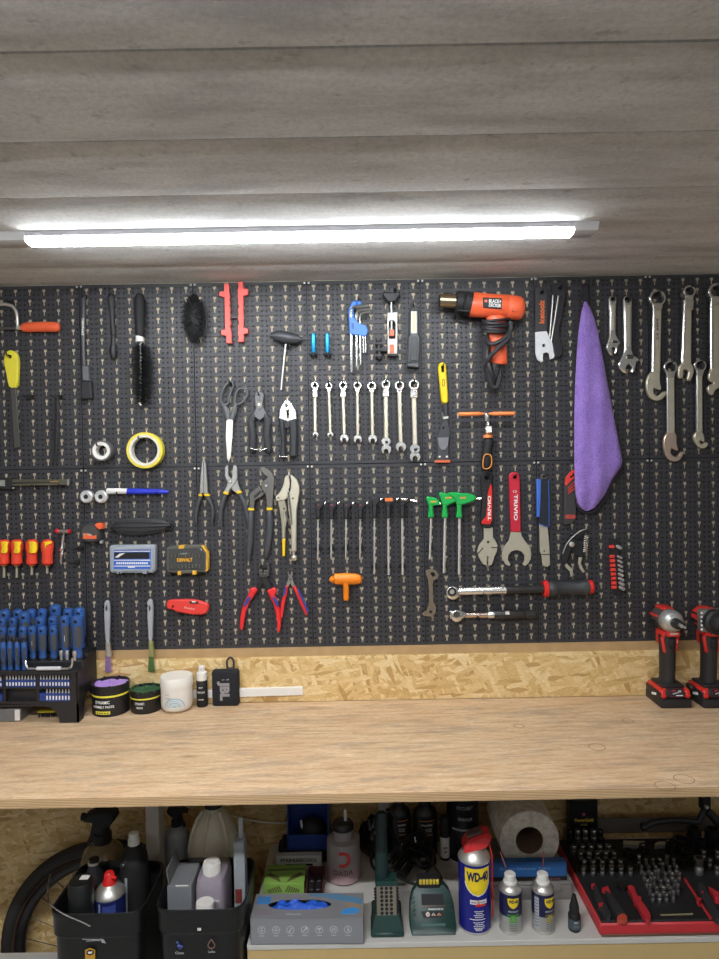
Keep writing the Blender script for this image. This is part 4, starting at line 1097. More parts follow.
# pliers
def plier(lab, jaws, bands, handles, hm, pts, hk, what, name='pliers', pivot=None, hflat=.7, jm=None):
    t = thing(name, at(PL, *hk), lab, 'pliers')
    for i, P in enumerate(jaws): plate('jaw', PL, P, .008 + .002 * (i % 2), .008, jm or mat('plier_steel', (168, 168, 164), .38, .8, var=.2, scale=90), t, bev=.0014)
    for P in bands: plate('grip_band', PL, P, .0075, .011, yellow, t, bev=.001)
    for P in handles: tubep('handle', PL, P, .012, hm, t, flat=hflat, ends=.5, n=12)
    if pivot: G().lathe([(pivot[2], 0), (pivot[2], -.0018), (pivot[2] * .6, -.0024)], at(PL, pivot[0], pivot[1], .018), (0, 1, 0), 16).build('pivot', steel, t)
    hook(PL, hk[0], hk[1], what)
    return t
gr = mat('grey_dip', (66, 68, 72), .5)
plier('needle nose pliers with long thin silver jaws and short grey handles', [[(96, 45), (101, 34), (107, 36), (109, 140), (108, 222), (84, 226), (85, 170)], [(107, 36), (113, 34), (118, 45), (129, 170), (132, 226), (106, 222), (108, 140)]], [[(78, 224), (106, 224), (104, 237), (76, 237)], [(110, 224), (138, 224), (141, 237), (110, 237)]], [[(91, 236, 14), (78, 270, 12), (66, 310, 10), (62, 350, 9), (64, 388, 8)], [(125, 236, 14), (140, 262, 12), (156, 296, 10), (160, 340, 9), (156, 388, 8)]], gr, None, (108, 232), 'needle nose pliers')
plier('combination pliers with open blunt jaws and widespread grey handles', [[(229, 70), (238, 58), (248, 60), (250, 118), (266, 140), (300, 138), (310, 180), (322, 208), (296, 220), (268, 200), (256, 175), (240, 150), (228, 120)], [(276, 62), (290, 58), (300, 75), (303, 128), (286, 165), (262, 195), (248, 222), (222, 214), (236, 180), (246, 150), (270, 128)]], [[(222, 208), (252, 214), (246, 230), (218, 222)], [(292, 210), (320, 204), (326, 218), (300, 224)]], [[(234, 224, 14), (216, 270, 14), (204, 320, 13), (202, 370, 12), (209, 410, 10)], [(310, 218, 14), (332, 256, 14), (348, 300, 13), (358, 350, 12), (366, 400, 10)]], gr, None, (270, 214), 'combination pliers', pivot=(262, 154, .0030))
plier('water pump pliers with an angled slotted jaw and long grey handles', [[(430, 78), (440, 68), (456, 68), (488, 88), (504, 108), (516, 130), (514, 160), (504, 300), (470, 305), (462, 230), (440, 200), (438, 160), (474, 128), (446, 104)], [(368, 226), (398, 198), (430, 172), (442, 200), (466, 212), (440, 240), (402, 262), (398, 308), (366, 312), (372, 262)]], [[(362, 304), (396, 304), (396, 319), (361, 319)], [(468, 303), (502, 303), (503, 318), (467, 318)]], [[(379, 318, 17), (376, 400, 18), (374, 480, 18), (368, 560, 15), (366, 606, 9)], [(485, 317, 17), (488, 380, 18), (484, 460, 18), (474, 540, 16), (467, 588, 10)]], gr, None, (452, 214), 'water pump pliers', pivot=(467, 178, .0032), jm=darkst)
plate('adjusting_slot', PL, [(392, 238), (432, 204), (440, 214), (402, 250)], .0182, .0008, inkb, COL.objects['pliers.002'] if 'pliers.002' in COL.objects else None, bev=0)
# locking pliers
t = thing('locking_pliers', at(PL, 625, 600), 'nickel locking pliers with a yellow lever tip and a screw knob below', 'pliers')
plate('upper_jaw', PL, smooth([(574, 122), (600, 112), (612, 150), (612, 190), (590, 250), (560, 266), (522, 258), (522, 240), (548, 210), (566, 170)], 1), .009, .008, satin, t, bev=.0016)
plate('body', PL, [(598, 116), (612, 114), (640, 138), (656, 172), (660, 205), (652, 262), (642, 320), (640, 555), (612, 555), (608, 410), (592, 300), (588, 215), (606, 190), (608, 150)], .011, .010, satin, t, bev=.002)
plate('lever', PL, [(532, 266), (574, 258), (584, 300), (590, 360), (578, 420), (576, 490), (557, 500), (554, 400), (546, 330)], .008, .006, mat('lever_nickel', (176, 170, 150), .4, .8), t, bev=.0012)
plate('lever_tip', PL, [(557, 486), (577, 482), (574, 580), (560, 584)], .0075, .008, yellow, t, bev=.0014)
plate('jaw_gap', PL, [(596, 118), (606, 116), (612, 150), (608, 196), (598, 205), (602, 160)], .0205, .0006, inkb, t, bev=0)
plate('body_groove', PL, [(590, 215), (600, 212), (612, 300), (618, 400), (612, 404), (600, 310)], .0207, .0005, darkst, t, bev=0)
plate('pivot_ear', PL, circ(538, 246, 17, 16), .0165, .0015, satin, t, bev=.0005)
tubep('lever_rib', PL, [(556, 300, 4), (566, 380, 4), (566, 470, 4)], .0145, satin, t)
plate('link_bar', PL, [(572, 330), (582, 320), (606, 400), (600, 412)], .013, .003, darkst, t)
for u, v in ((620, 248), (538, 247), (570, 308)): G().lathe([(.0024, 0), (.0024, -.0015), (.0014, -.002)], at(PL, u, v, .0205 if u > 600 else .0178), (0, 1, 0), 12).build('rivet', darkst, t)
tubep('screw', PL, [(626, 553, 9), (627, 582, 9)], .016, steel, t)
tubep('screw_knob', PL, [(627, 578, 14), (627, 584, 18), (627, 600, 18), (627, 606, 14)], .016, satin, t, n=14)
hook(PL, 604, 205, 'nickel locking pliers')
# black T handle keys
for k, (u, vt, vs, ve, vh, big_) in enumerate(((78, 92, 205, 440, 384, 0), (158, 92, 205, 440, 384, 0), (246, 92, 205, 440, 382, 0), (331, 92, 205, 440, 382, 0), (416, 68, 200, 534, 492, 0), (499, 68, 200, 538, 490, 1), (583, 68, 200, 538, 490, 2))):
    n_ = ['first', 'second', 'third', 'fourth', 'fifth', 'sixth', 'seventh'][k]
    ex = ['short shaft, dark pink end mark', 'short shaft, widest pink mark', 'short shaft', 'short shaft', 'long shaft, silver stub', 'long shaft, orange label', 'long thick shaft, chrome end'][k]
    t = thing('t_handle_hex_key', at(TK, u, ve), n_ + ' black T-handle hex key from the locking pliers, ' + ex, 'hex key', 'row of black T-handle hex keys')
    g = G()
    w = 46 if big_ else 34
    gplate(g, TK, smooth([(u - 20 - (26 if big_ == 1 else 0), vt + 4), (u + 20, vt), (u + w, vt + 12), (u + w + 4, vt + 34), (u + 22, vt + 44), (u + 16, vt + 60), (u - 17, vt + 60), (u - 18, vt + 40)], 1), .014, .014, bev=.003)
    gplate(g, TK, [(u - 17, vt + 46), (u + 17, vt + 46), (u + 14, vs - 6), (u + 15, vs), (u - 15, vs), (u - 14, vs - 6)], .015, .012, bev=.003)
    g.build('handle', blackp, t)
    plate('grip_inlay', TK, [(u - 7, vt + 62), (u + 7, vt + 62), (u + 6, vs - 16), (u - 6, vs - 16)], .0268, .0008, mat('inlay_grey', (48, 48, 52), .35), t, bev=.0002)
    if k < 4: plate('end_mark', TK, circ(u + 2, vt + 28, 6 + 3 * (k == 1), 10, 4), .028, .0005, mat('dusky_pink', (150, 66, 80), .5), t, bev=0)
    tubep('side_stub', TK, [(u + w - 2, vt + 24, 6), (u + w + (40 if big_ == 2 else 14), vt + (28 if big_ == 2 else 12), 5)], .021, chrome, t, n=6)
    if big_ == 1:
        plate('size_label', TK, [(u - 20, vt + 10), (u + 26, vt + 8), (u + 26, vt + 28), (u - 20, vt + 30)], .028, .0006, mat('label_orange', (214, 112, 52), .5), t, bev=0)
    if big_ == 2:
        tubep('chrome_end', TK, [(u - 8, vt + 16), (u + 28, vt + 20)], .028, chrome, t, r=8)
    tubep('shaft', TK, [(u, vs), (u + (2 if k > 4 else -1), ve)], .021, shaft_m, t, r=6.5 if k > 4 else 5, n=6)
    fork(TK, u, vh, 62, n_ + ' black T-handle hex key', .026)
# orange T handle
t = thing('t_handle_driver', at(TK, 246, 688), 'stubby bright orange T-shaped handle below the black T-handle keys', 'driver')
tubep('cross_grip', TK, [(146, 568, 6), (158, 566, 18), (172, 564, 22), (180, 563, 32), (240, 562, 35), (300, 563, 33), (325, 565, 28), (340, 567, 16)], .018, brorange, t, n=18, flat=.8)
tubep('stem', TK, [(244, 585, 24), (246, 610, 19), (247, 680, 18), (247, 690, 14)], .018, brorange, t, n=16)
for u in (172, 335): tubep('grip_ring', TK, [(u, 540 + (6 if u > 200 else 0)), (u, 590)], .0238, mat('deep_orange', (190, 92, 14), .5), t, r=3)
fork(TK, 246, 604, 70, 'stubby orange T-shaped handle')
# green keys
gm = mat('clear_green', (36, 178, 84), .25, trans=.12)
for k, (u, hd, vs, ve, vh, r, lab) in enumerate(((116, [(80, 130), (92, 116), (160, 132), (182, 158), (176, 180), (136, 186), (96, 186)], 270, 570, 484, 8, 'shortest green T-handle key, nearest the black ones'), (216, [(170, 100), (186, 84), (215, 96), (300, 110), (310, 150), (262, 172), (240, 186), (196, 186), (186, 130)], 268, 668, 620, 10, 'middle green T-handle key of the three'), (320, [(222, 92), (300, 86), (330, 96), (400, 96), (440, 118), (448, 140), (400, 162), (344, 180), (300, 180), (290, 140)], 272, 680, 616, 10, 'green T-handle key with a silver tip, nearest the red-panelled spanner'))):
    t = thing('t_handle_hex_key', at(GK, u, ve), lab, 'hex key', 'green T-handle hex keys')
    o = .012 + .003 * k
    g = G(); gplate(g, GK, smooth(hd, 1), o, .014, bev=.003)
    gplate(g, GK, [(u - 20, 168), (u + 20, 168), (u + 15, 200), (u + 22, 262), (u + 18, 272), (u - 18, 272), (u - 22, 262), (u - 14, 200)], o, .013, bev=.003)
    g.build('handle', gm, t)
    gu = (132, 240, 345)[k]
    plate('gold_label', GK, [(gu - 20, (158, 130, 130)[k] - 8), (gu + 22, (158, 130, 130)[k] - 10), (gu + 22, (158, 130, 130)[k] + 4), (gu - 20, (158, 130, 130)[k] + 6)], o + .0142, .0004, goldp, t, bev=0)
    tubep('shaft', GK, [(u + 1, vs), (u - (10, 8, 3)[k], ve)], o + .006, shaft_m, t, r=r, n=6)
    tubep('side_stub', GK, [((176, 306, 440)[k], (172, 140, 136)[k]), ((184, 316, 474)[k], (172, 138, 134)[k])], o + .006, chrome, t, r=8, n=6)
    fork(GK, u - (6, 7, 2)[k], vh, 66, ('shortest', 'middle', 'silver-tipped')[k] + ' green T-handle key', .026)
# red and black pedal wrench
t = thing('pedal_wrench', at(PD, 140, 808), 'spanner with a spade-shaped nickel head and a black grip with a red panel', 'spanner')
plate('grip', PD, smooth([(85, 92), (110, 70), (185, 70), (190, 95), (180, 150), (186, 300), (182, 490), (165, 506), (112, 506), (86, 472), (96, 300), (92, 150)], 1), .005, .014, matteb, t, [(135, 101, 17)], .003)
plate('grip_panel', PD, [(163, 156), (172, 158), (178, 200), (178, 440), (160, 474), (96, 470), (92, 452), (128, 410), (140, 300), (142, 230)], .0188, .0012, redp, t, bev=.0004)
wtext('TRIVIO', PD, 155, 345, 200, 26, 90, .0203, inkw, t, bold=.03)
for k in range(7): plate('grip_rib', PD, [(98, 150 + 34 * k), (132, 152 + 34 * k), (130, 158 + 34 * k), (98, 157 + 34 * k)], .0188, .0006, rubber, t, bev=0)
plate('head', PD, [(112, 500), (184, 500), (185, 575), (204, 605), (223, 645), (216, 690), (196, 735), (176, 798), (146, 806), (146, 730), (136, 730), (136, 806), (104, 792), (72, 742), (56, 690), (74, 640), (112, 590)], .007, .006, satin, t, [(145, 615, 11)], .001)
for P in ([(60, 706), (104, 658), (108, 664), (64, 714)], [(172, 656), (224, 656), (224, 663), (172, 664)]): plate('head_slot', PD, P, .0127, .0006, inkb, t, bev=0)
hook(PD, 135, 94, 'spade-headed spanner')
# red crescent tool
t = thing('bottom_bracket_spanner', at(PD, 372, 808), 'large crescent-mouthed nickel spanner with a red handle and white lettering', 'spanner')
plate('handle', PD, smooth([(312, 92), (325, 65), (350, 57), (390, 66), (400, 92), (400, 95), (408, 532), (408, 536), (330, 536), (330, 532), (313, 100)], 0), .006, .009, mat('raspberry_red', (196, 34, 56), .45), t, [(358, 97, 16)], .002)
wtext('TRIVIO', PD, 366, 338, 210, 30, -90, .0156, inkw, t, bold=.03)
plate('maker_mark', PD, circ(358, 212, 15, 10, 11), .0151, .0003, inkw, t, [(358, 212, 9, 10)], 0)
plate('jaw', PD, [(330, 533), (408, 533), (414, 565), (440, 605), (478, 655), (491, 700), (488, 750), (466, 790), (440, 808), (422, 796), (438, 760), (436, 722), (414, 694), (372, 680), (330, 692), (308, 722), (304, 758), (328, 798), (310, 808), (282, 792), (260, 750), (256, 700), (272, 655), (312, 606)], .007, .006, satin, t, bev=.001)
hook(PD, 358, 90, 'red-handled crescent spanner')
# blue and black spanner
t = thing('headset_spanner', at(PD, 615, 815), 'slim flat spanner with a blue and black sleeve and bare metal end', 'spanner')
plate('sleeve', PD, [(566, 112), (628, 110), (632, 490), (612, 496), (548, 470), (556, 420)], .006, .008, mat('navy_black', (32, 36, 46), .4), t, bev=.0014)
plate('blue_strip', PD, [(535, 118), (540, 112), (570, 114), (566, 300), (558, 420), (537, 415)], .007, .008, mat('strip_blue', (62, 110, 202), .4), t, bev=.0014)
tubep('piping', PD, [(628, 115, 3), (632, 300, 3), (632, 490, 3), (600, 490, 3), (550, 466, 3)], .0145, mat('strip_blue'), t)
plate('hanging_eye', PD, [(562, 112), (566, 80), (585, 66), (612, 74), (616, 112)], .008, .004, darkst, t, [(592, 92, 10)], .0006)
plate('shank', PD, [(555, 472), (622, 494), (636, 662), (641, 798), (620, 816), (582, 806), (572, 720), (560, 690)], .006, .005, satin, t, [(595, 688, 7)], .001)
plate('shank_line', PD, [(560, 712), (636, 712), (636, 718), (560, 718)], .0108, .0004, inkb, t, bev=0)
hook(PD, 592, 88, 'slim blue and black spanner')
# folding saw
t = thing('folding_saw', at(TS, 180, 630), 'dark grey folding saw with a red top, half hidden behind the purple cloth', 'saw')
plate('handle', TS, smooth([(150, 390), (153, 345), (185, 306), (208, 297), (222, 330), (218, 420), (219, 570), (214, 602), (190, 622), (152, 630), (141, 622), (144, 560)], 1), .003, .008, mat('saw_grey', (60, 58, 58), .5), t, bev=.002)
plate('red_top', TS, [(150, 388), (153, 345), (188, 304), (212, 298), (218, 318), (206, 345), (176, 374), (160, 392)], .0112, .0012, mat('signal_red', (222, 58, 48), .45), t, bev=.0004)
plate('thumb_hole', TS, [(178, 338), (208, 322), (206, 334), (182, 350)], .0125, .0005, inkb, t, bev=0)
for k in range(3): plate('red_slash', TS, [(168, 406 + 16 * k), (208, 366 + 20 * k), (208, 372 + 20 * k), (169, 413 + 16 * k)], .0112, .0006, mat('signal_red'), t, bev=0)
plate('red_bar', TS, [(150, 576), (158, 567), (206, 567), (216, 578), (206, 592), (156, 592)], .0112, .001, mat('dull_red', (176, 66, 58), .5), t, bev=.0003)
hook(TS, 196, 331, 'dark grey folding saw', .012)
# spring cutter
t = thing('spring_cutter', at(PR, 200, 400), 'black sprung cable cutter with a silver spring and bolt, below the folding saw', 'cutters')
plate('arm', PR, smooth([(140, 330), (133, 290), (138, 240), (165, 190), (205, 145), (262, 116), (300, 118), (296, 132), (250, 150), (215, 190), (190, 240), (172, 290), (160, 330)], 1), .008, .009, blackp, t, bev=.002)
plate('arm', PR, [(178, 195), (215, 180), (262, 190), (275, 260), (250, 290), (215, 270), (190, 250)], .010, .006, matteb, t, bev=.002)
G().lathe([(.0068, 0), (.0068, -.002), (.004, -.003), (.004, -.0045), (.0012, -.005)], at(PR, 190, 205, .019), (0, 1, 0), 16).build('bolt', steel, t)
hl = []
for k in range(97):
    f = k / 96; a = f * 8 * 2 * math.pi
    hl.append((280 - 8 * f + 15 * math.cos(a), 152 + 106 * f, 3, .016 + .004 * math.sin(a)))
tubep('spring', PR, hl, .016, chrome, t, n=6)
for P in ([(140, 318), (156, 312), (178, 338), (197, 352), (199, 396), (186, 402), (180, 370), (160, 350)], [(235, 283), (256, 284), (246, 318), (256, 345), (272, 370), (258, 378), (238, 348), (230, 320)]): plate('silver_lever', PR, P, .010, .006, satin, t, bev=.001)
tubep('highlight_wire', PR, spline([(136, 262), (160, 205), (198, 160), (250, 122), (278, 116)]), .0185, steel, t, r=2)
hook(PR, 200, 165, 'black sprung cutter')
# socket rail
t = thing('socket_rail', at(PR, 455, 510), 'narrow black rail with red clips and a column of nine small sockets', 'socket rail')
plate('rail', PR, [(419, 175), (472, 173), (490, 508), (450, 512)], .003, .006, blackp, t, bev=.001)
ys = [220, 280, 305, 332, 358, 385, 411, 438, 464]
for k, v in enumerate(ys):
    d = (v - 220) * .06
    plate('clip', PR, [(418 + d, v - 8), (446 + d, v - 9), (446 + d, v + 9), (418 + d, v + 9)], .009, .007, salmon, t, bev=.001)
    p = at(PR, 462 + d * 1.15, v - 2, .010); r = (.0042, .003, .003, .0031, .0032, .0034, .0036, .0038, .0042)[k]
    s = G().lathe([(r, 0), (r, .009), (r * .95, .0095), (r * 1.0, .010), (r * 1.0, .018), (r * .62, .0182), (r * .6, .012), (.0002, .012)], (p.x, -.010, p.z), Vector((.12, -1, -.1)), 14).build('small_socket', mat('socket_satin', (214, 214, 212), .4, .6))
    tag(s, 'small chrome socket on the red-clipped rail, ' + ['topmost, set apart', 'second from the top', 'third from the top', 'fourth from the top', 'fifth from the top', 'fourth from the bottom', 'third from the bottom', 'second from the bottom', 'bottom one'][k], 'socket', 'sockets on the red-clipped rail')
# big red side cutters
def cut(lab, jaws, handles, blue, grd, what, hk, piv):
    t = thing('side_cutters', at(CT, *hk), lab, 'pliers')
    for i, (P, m) in enumerate(jaws): plate('jaw', CT, P, .008 + .0015 * (i % 2), .009, m, t, bev=.0016)
    for P in handles: tubep('handle', CT, P, .014, mat('grip_red', (226, 46, 50), .42), t, flat=.75, n=14, ends=.5)
    for P in blue: tubep('blue_inlay', CT, P, .0195, mat('grip_blue', (48, 66, 150), .45), t, flat=.5, n=10, ends=.6)
    for P in grd: plate('finger_guard', CT, smooth(P, 1), .007, .013, mat('grip_red'), t, bev=.003)
    G().lathe([(piv[2], 0), (piv[2], -.002), (piv[2] * .6, -.003)], at(CT, piv[0], piv[1], .018), (0, 1, 0), 16).build('pivot', darkst, t)
    hook(CT, *hk, what); return t
cut('large cable cutters with red and blue handles and a hooked dark head', [([(202, 112), (210, 98), (222, 102), (216, 120), (214, 142), (240, 150), (266, 142), (266, 118), (258, 100), (272, 98), (286, 118), (281, 188), (250, 202), (214, 198), (203, 160)], darkst), ([(236, 200), (268, 196), (284, 232), (302, 272), (262, 292), (246, 262), (234, 240), (218, 270), (206, 290), (182, 276), (214, 232)], blackp)], [[(178, 285, 20), (156, 318, 22), (124, 370, 19), (102, 430, 18), (90, 490, 17), (84, 545, 15), (82, 570, 10)], [(284, 288, 20), (304, 325, 22), (328, 380, 19), (344, 440, 18), (352, 500, 17), (352, 550, 14), (350, 586, 8)]], [[(140, 340, 10), (122, 368, 13), (106, 402, 8)], [(314, 340, 8), (330, 372, 13), (344, 404, 8)]], [[(134, 296), (150, 272), (200, 276), (196, 300), (160, 322), (140, 320)], [(270, 292), (316, 268), (332, 282), (332, 316), (300, 330), (276, 312)]], 'large red and blue cable cutters', (240, 150), (248, 178, .004))
cut('small side cutters with slim red and blue handles and bright jaws', [([(412, 162), (424, 154), (434, 172), (438, 200), (432, 240), (420, 268), (398, 256), (412, 220), (418, 190)], chrome), ([(436, 158), (446, 148), (452, 170), (446, 196), (456, 226), (470, 258), (446, 270), (432, 226), (424, 196)], chrome)], [[(409, 258, 11), (396, 320, 13), (380, 390, 14), (372, 450, 12), (371, 486, 8)], [(460, 258, 11), (490, 320, 13), (520, 390, 14), (544, 440, 12), (550, 466, 8)]], [[(400, 268, 6), (392, 300, 8), (384, 330, 5)], [(488, 282, 6), (520, 346, 8), (556, 430, 8), (560, 452, 6)]], [], 'small red and blue side cutters', (432, 166), (433, 208, .003))
# flat cone key
t = tag(plate('flat_spanner', BO, [(308, 470), (330, 462), (346, 470), (356, 486), (350, 500), (336, 506), (334, 530), (336, 580), (346, 600), (344, 622), (330, 636), (300, 632), (296, 624), (312, 612), (320, 585), (320, 540), (316, 498), (309, 484)], .008, .003, mat('worn_bronze_steel', (150, 138, 120), .4, .8, var=.2, scale=80), None, [[(326, 476), (338, 476), (344, 486), (336, 492), (328, 488)], (326, 618, 5)], .0006), 'small flat brown-grey double ended spanner beside the torque wrench head', 'spanner')
hook(BO, 334, 480, 'small flat double ended spanner')
# torque wrenches
t = thing('torque_wrench', at(TQ, 350, 130), 'long torque wrench with a black grip, red rings and chrome tube', 'torque wrench')
def disc(g, c, u, v, R, off, d, n=26):
    p = at(c, u, v, off); k = S(off) / c.k
    g.lathe([(R * k * .9, .0), (R * k, .001), (R * k, d - .001), (R * k * .9, d)], (p.x, -off - d, p.z), (0, 1, 0), n)
g = G(); disc(g, TQ, 128, 127, 26, .008, .018); g.build('ratchet_head', chrome, t)
g = G(); disc(g, TQ, 128, 127, 18, .026, .001); g.build('head_disc', blackp, t)
g = G(); disc(g, TQ, 128, 127, 10, .027, .002); g.build('square_drive', steel, t)
tubep('tube', TQ, [(150, 126, 12), (160, 125, 16), (345, 120, 16)], .018, chrome, t, n=18)
tubep('black_sleeve', TQ, [(343, 121, 17), (492, 115, 17)], .018, mat('sleeve_black', (42, 40, 40), .35), t, n=18)
plate('scale_window', TQ, [(416, 112), (456, 110), (456, 122), (416, 124)], .0345 - .010, .0016, mat('window_grey', (190, 190, 186), .4), t, bev=0)
tubep('red_ring', TQ, [(492, 115, 28), (497, 115, 33), (508, 115, 33), (511, 115, 26)], .018, redp, t, n=22)
tubep('grip', TQ, [(510, 115, 24), (520, 115, 29), (540, 114, 30), (546, 114, 26), (640, 112, 26), (650, 111, 30), (672, 111, 29)], .018, mat('grip_charcoal', (56, 58, 60), .5), t, n=22)
tubep('end_cap', TQ, [(670, 109, 26), (676, 108, 28), (688, 107, 26), (692, 107, 18)], .018, redp, t, n=22)
hook(TQ, 250, 142, 'chrome tube of the long torque wrench', .028); hook(TQ, 450, 136, 'black sleeve of the long torque wrench', .028)
t = thing('torque_wrench', at(TQ, 300, 236), 'short torque wrench with a black grip and white sticker, below the long one', 'torque wrench')
g = G(); disc(g, TQ, 144, 219, 23, .008, .016); gplate(g, TQ, [(120, 204), (166, 206), (184, 212), (184, 228), (164, 238), (122, 236)], .009, .014, bev=.003); g.build('ratchet_head', chrome, t)
g = G(); disc(g, TQ, 146, 217, 13, .024, .001); g.build('head_disc', darkst, t)
tubep('tube', TQ, [(180, 221, 11), (275, 219, 11)], .016, mat('warm_chrome', (216, 196, 184), .2, 1), t, n=16)
tubep('collar', TQ, [(270, 219, 13), (274, 219, 15), (296, 218, 15)], .016, chrome, t, n=16)
tubep('grip', TQ, [(295, 219, 16), (300, 219, 18), (410, 217, 17), (420, 217, 14), (424, 217, 18), (458, 216, 18), (462, 216, 12)], .016, mat('sleeve_black'), t, n=18)
plate('sticker', TQ, [(341, 206), (357, 205), (358, 222), (342, 223)], .0255, .0012, white, t, bev=0)
hook(TQ, 230, 231, 'tube of the short torque wrench', .026); hook(TQ, 395, 234, 'grip of the short torque wrench', .026)
# paint brushes
for k, (x, bm, fm, lab) in enumerate(((480, mat('lilac_bristle', (146, 116, 158), .85, var=.3, scale=120), steel, 'slim grey brush with lilac-stained bristles hanging above the black tins'), (674, mat('green_bristle', (78, 108, 52), .85, var=.3, scale=120), mat('tarnished_ferrule', (150, 152, 96), .5, .4, var=.3, scale=60), 'slim grey brush with green-stained bristles hanging above the white jar'))):
    dx = x - 480; t = thing('paste_brush', at(BR, x + 8, 366, .03), lab, 'brush', 'paste brushes')
    o = .022
    plate('handle', BR, smooth([(466, 62), (472, 50), (480, 46), (488, 54), (491, 68), (492, 110), (490, 180), (489, 238), (473, 238), (470, 180), (467, 120)], 1) if not dx else [(u + dx, v - 6) for u, v in smooth([(466, 62), (472, 50), (480, 46), (488, 54), (491, 68), (492, 110), (490, 180), (489, 238), (473, 238), (470, 180), (467, 120)], 1)], o, .008, mat('brush_grey', (164, 168, 174), .4), t, [[(u + dx, v) for u, v in circ(478, 82, 5, 12, 14)]], .0018)
    plate('ferrule', BR, [(473 + dx, 232), (491 + dx, 232), (496 + dx, 302), (474 + dx, 302)], o - .001, .010, fm, t, bev=.002)
    g = G()
    for i in range(170):
        f = RND.random(); a = 475 + 20 * f + dx; b = 473 + 28 * f + dx + RND.uniform(-1, 1); oo = o + RND.uniform(.000, .008)
        gtube(g, BR, [(a, 298, 1.0, oo), (b, 366 + RND.uniform(-5, 3), .7, oo)], oo, n=3)
    g.build('bristle', bm, t)
    hook(BR, 478 + dx, 72 - (6 if dx else 0), ('lilac' if not dx else 'green') + '-stained grey brush', .034)
# red folding knife
t = thing('folding_knife', at(SB, 575, 720), 'red folding utility knife with a black clip lying level under the smoke grey case', 'knife')
plate('handle', SB, smooth([(468, 655), (480, 643), (590, 640), (640, 648), (686, 664), (683, 698), (660, 720), (600, 718), (556, 710), (520, 706), (500, 690), (470, 690)], 1), .006, .013, salmon, t, [(502, 676, 7)], .003)
plate('blade_carrier', SB, [(500, 700), (516, 690), (540, 706), (548, 714), (520, 716)], .007, .009, blackp, t, bev=.001)
plate('clip', SB, [(586, 648), (632, 650), (634, 662), (590, 660)], .0185, .002, blackp, t, bev=.0005)
plate('clip_mark', SB, [(600, 648), (618, 649), (618, 655), (600, 654)], .0205, .0006, white, t, bev=0)
wtext('Milwaukee', SB, 588, 684, 56, 12, -8, .0194, mat('pale_pink_print', (240, 170, 160), .6), t)
hook(SB, 540, 712, 'red folding knife', .02); hook(SB, 640, 722, 'rounded end of the red folding knife', .02)
# ================================================================ on the bench
DR = Crop(0, 595, 7.10); TN = Crop(85, 650, 4.494); DL = Crop(600, 570, 5.99)
def loc(x, y, z, rot=0.0): return Matrix.Translation((x, y, z)) @ Matrix.Rotation(rot, 4, 'Z')
def sheet(name, M, pts, m, parent, d=.0004):      # thin printed patch on a flat face of a local frame: pts (x, z) at y = -d
    g = G(M); a = [(x, -d, z) for x, z in pts]; b = [(x, 0.0, z) for x, z in pts]
    g.prism(a, b); return g.build(name, m, parent)
def fpath(M, y): return lambda u, v: M @ Vector((u, y, v))
def cylpatch(name, c, r, rows, m, parent, n=14, lift=.0004, a0=0.0):
    """printed patch wrapped on an upright cylinder: rows of (z, left arc length, right arc length)"""
    g = G(); vs = []
    for z, l, q in rows:
        for i in range(n + 1):
            a = a0 + (l + (q - l) * i / n) / r
            vs.append((c[0] + (r + lift) * math.sin(a), c[1] - (r + lift) * math.cos(a), c[2] + z))
    fs = [(k * (n + 1) + i, k * (n + 1) + i + 1, (k + 1) * (n + 1) + i + 1, (k + 1) * (n + 1) + i) for k in range(len(rows) - 1) for i in range(n)]
    g.add(vs, fs); return g.build(name, m, parent, 60)
def cyltext(s, c, r, z, w, h, m, parent, a0=0.0, bold=.02, lift=.0008, u0=0.0, name='lettering'):
    def fn(u, v):
        a = a0 + (u + u0) / r
        return Vector((c[0] + (r + lift) * math.sin(a), c[1] - (r + lift) * math.cos(a), c[2] + z + v))
    return glyphs(s, fn, w, h, m, parent, name, bold)
def aim(c): return math.atan2(-(c[0] - CAM.x), (c[1] - CAM.y)) # angle that turns a front toward the viewer's side

# screwdriver rack
OF = .133
Zb = Z_BENCH
fp = lambda u, v, o=OF: W(*DR(u, v), o)
zt0, zt1, zt2 = fp(60, 535, .115).z, fp(200, 458, .085).z, fp(540, 400, .055).z
xr = fp(553, 700).x; xl = -1.0
rack = thing('screwdriver_rack', (-.75, -.07, Zb), 'stepped black plastic rack full of blue screwdrivers standing at the end of the bench', 'rack')
g = G()
def band(v0, v1, u0=-420, u1=555): return [(u0, v0), (u1, v0), (u1, v1), (u0, v1)]
yb_ = -OF
g.box(((xl + xr) / 2, -.118, zt0 - .004), (xr - xl, .030, .008), .001)
g.box(((xl + xr) / 2, -.088, (zt0 + zt1) / 2 - .01), (xr - xl, .032, zt1 - zt0 + .02), .001)
g.box(((xl + xr) / 2, -.046, (zt0 + zt2) / 2 - .01), (xr - xl, .054, zt2 - zt0 + .02), .001)
g.build('tier', blackp, rack)
zf0 = fp(300, 555).z
g = G()
for u0, u1 in ((-420, -90), (22, 38), (258, 278), (498, 556)):
    gplate(g, DR, band(545, 775, u0, u1), OF - .008, .008, bev=.0008)
for v0, v1 in ((540, 572), (656, 668), (756, 776)): gplate(g, DR, band(v0, v1), OF - .008, .0078, bev=.0008)
gplate(g, DR, band(572, 756), OF - .020, .003)
g.build('front_frame', blackp, rack)
zlo = fp(300, 775).z
arch = [(xl, zlo), (xr, zlo), (xr, Zb), (fp(425, 900).x, Zb)]
xa, xb2 = fp(190, 900).x, fp(425, 900).x
top_a = fp(300, 790).z
arch += [(xb2 - (xb2 - xa) * .5 * (1 - math.cos(a)), Zb + (top_a - Zb) * math.sin(a)) for a in [i * math.pi / 16 for i in range(1, 9)]]
arch += [(fp(150, 790).x, top_a), (xl, top_a)]
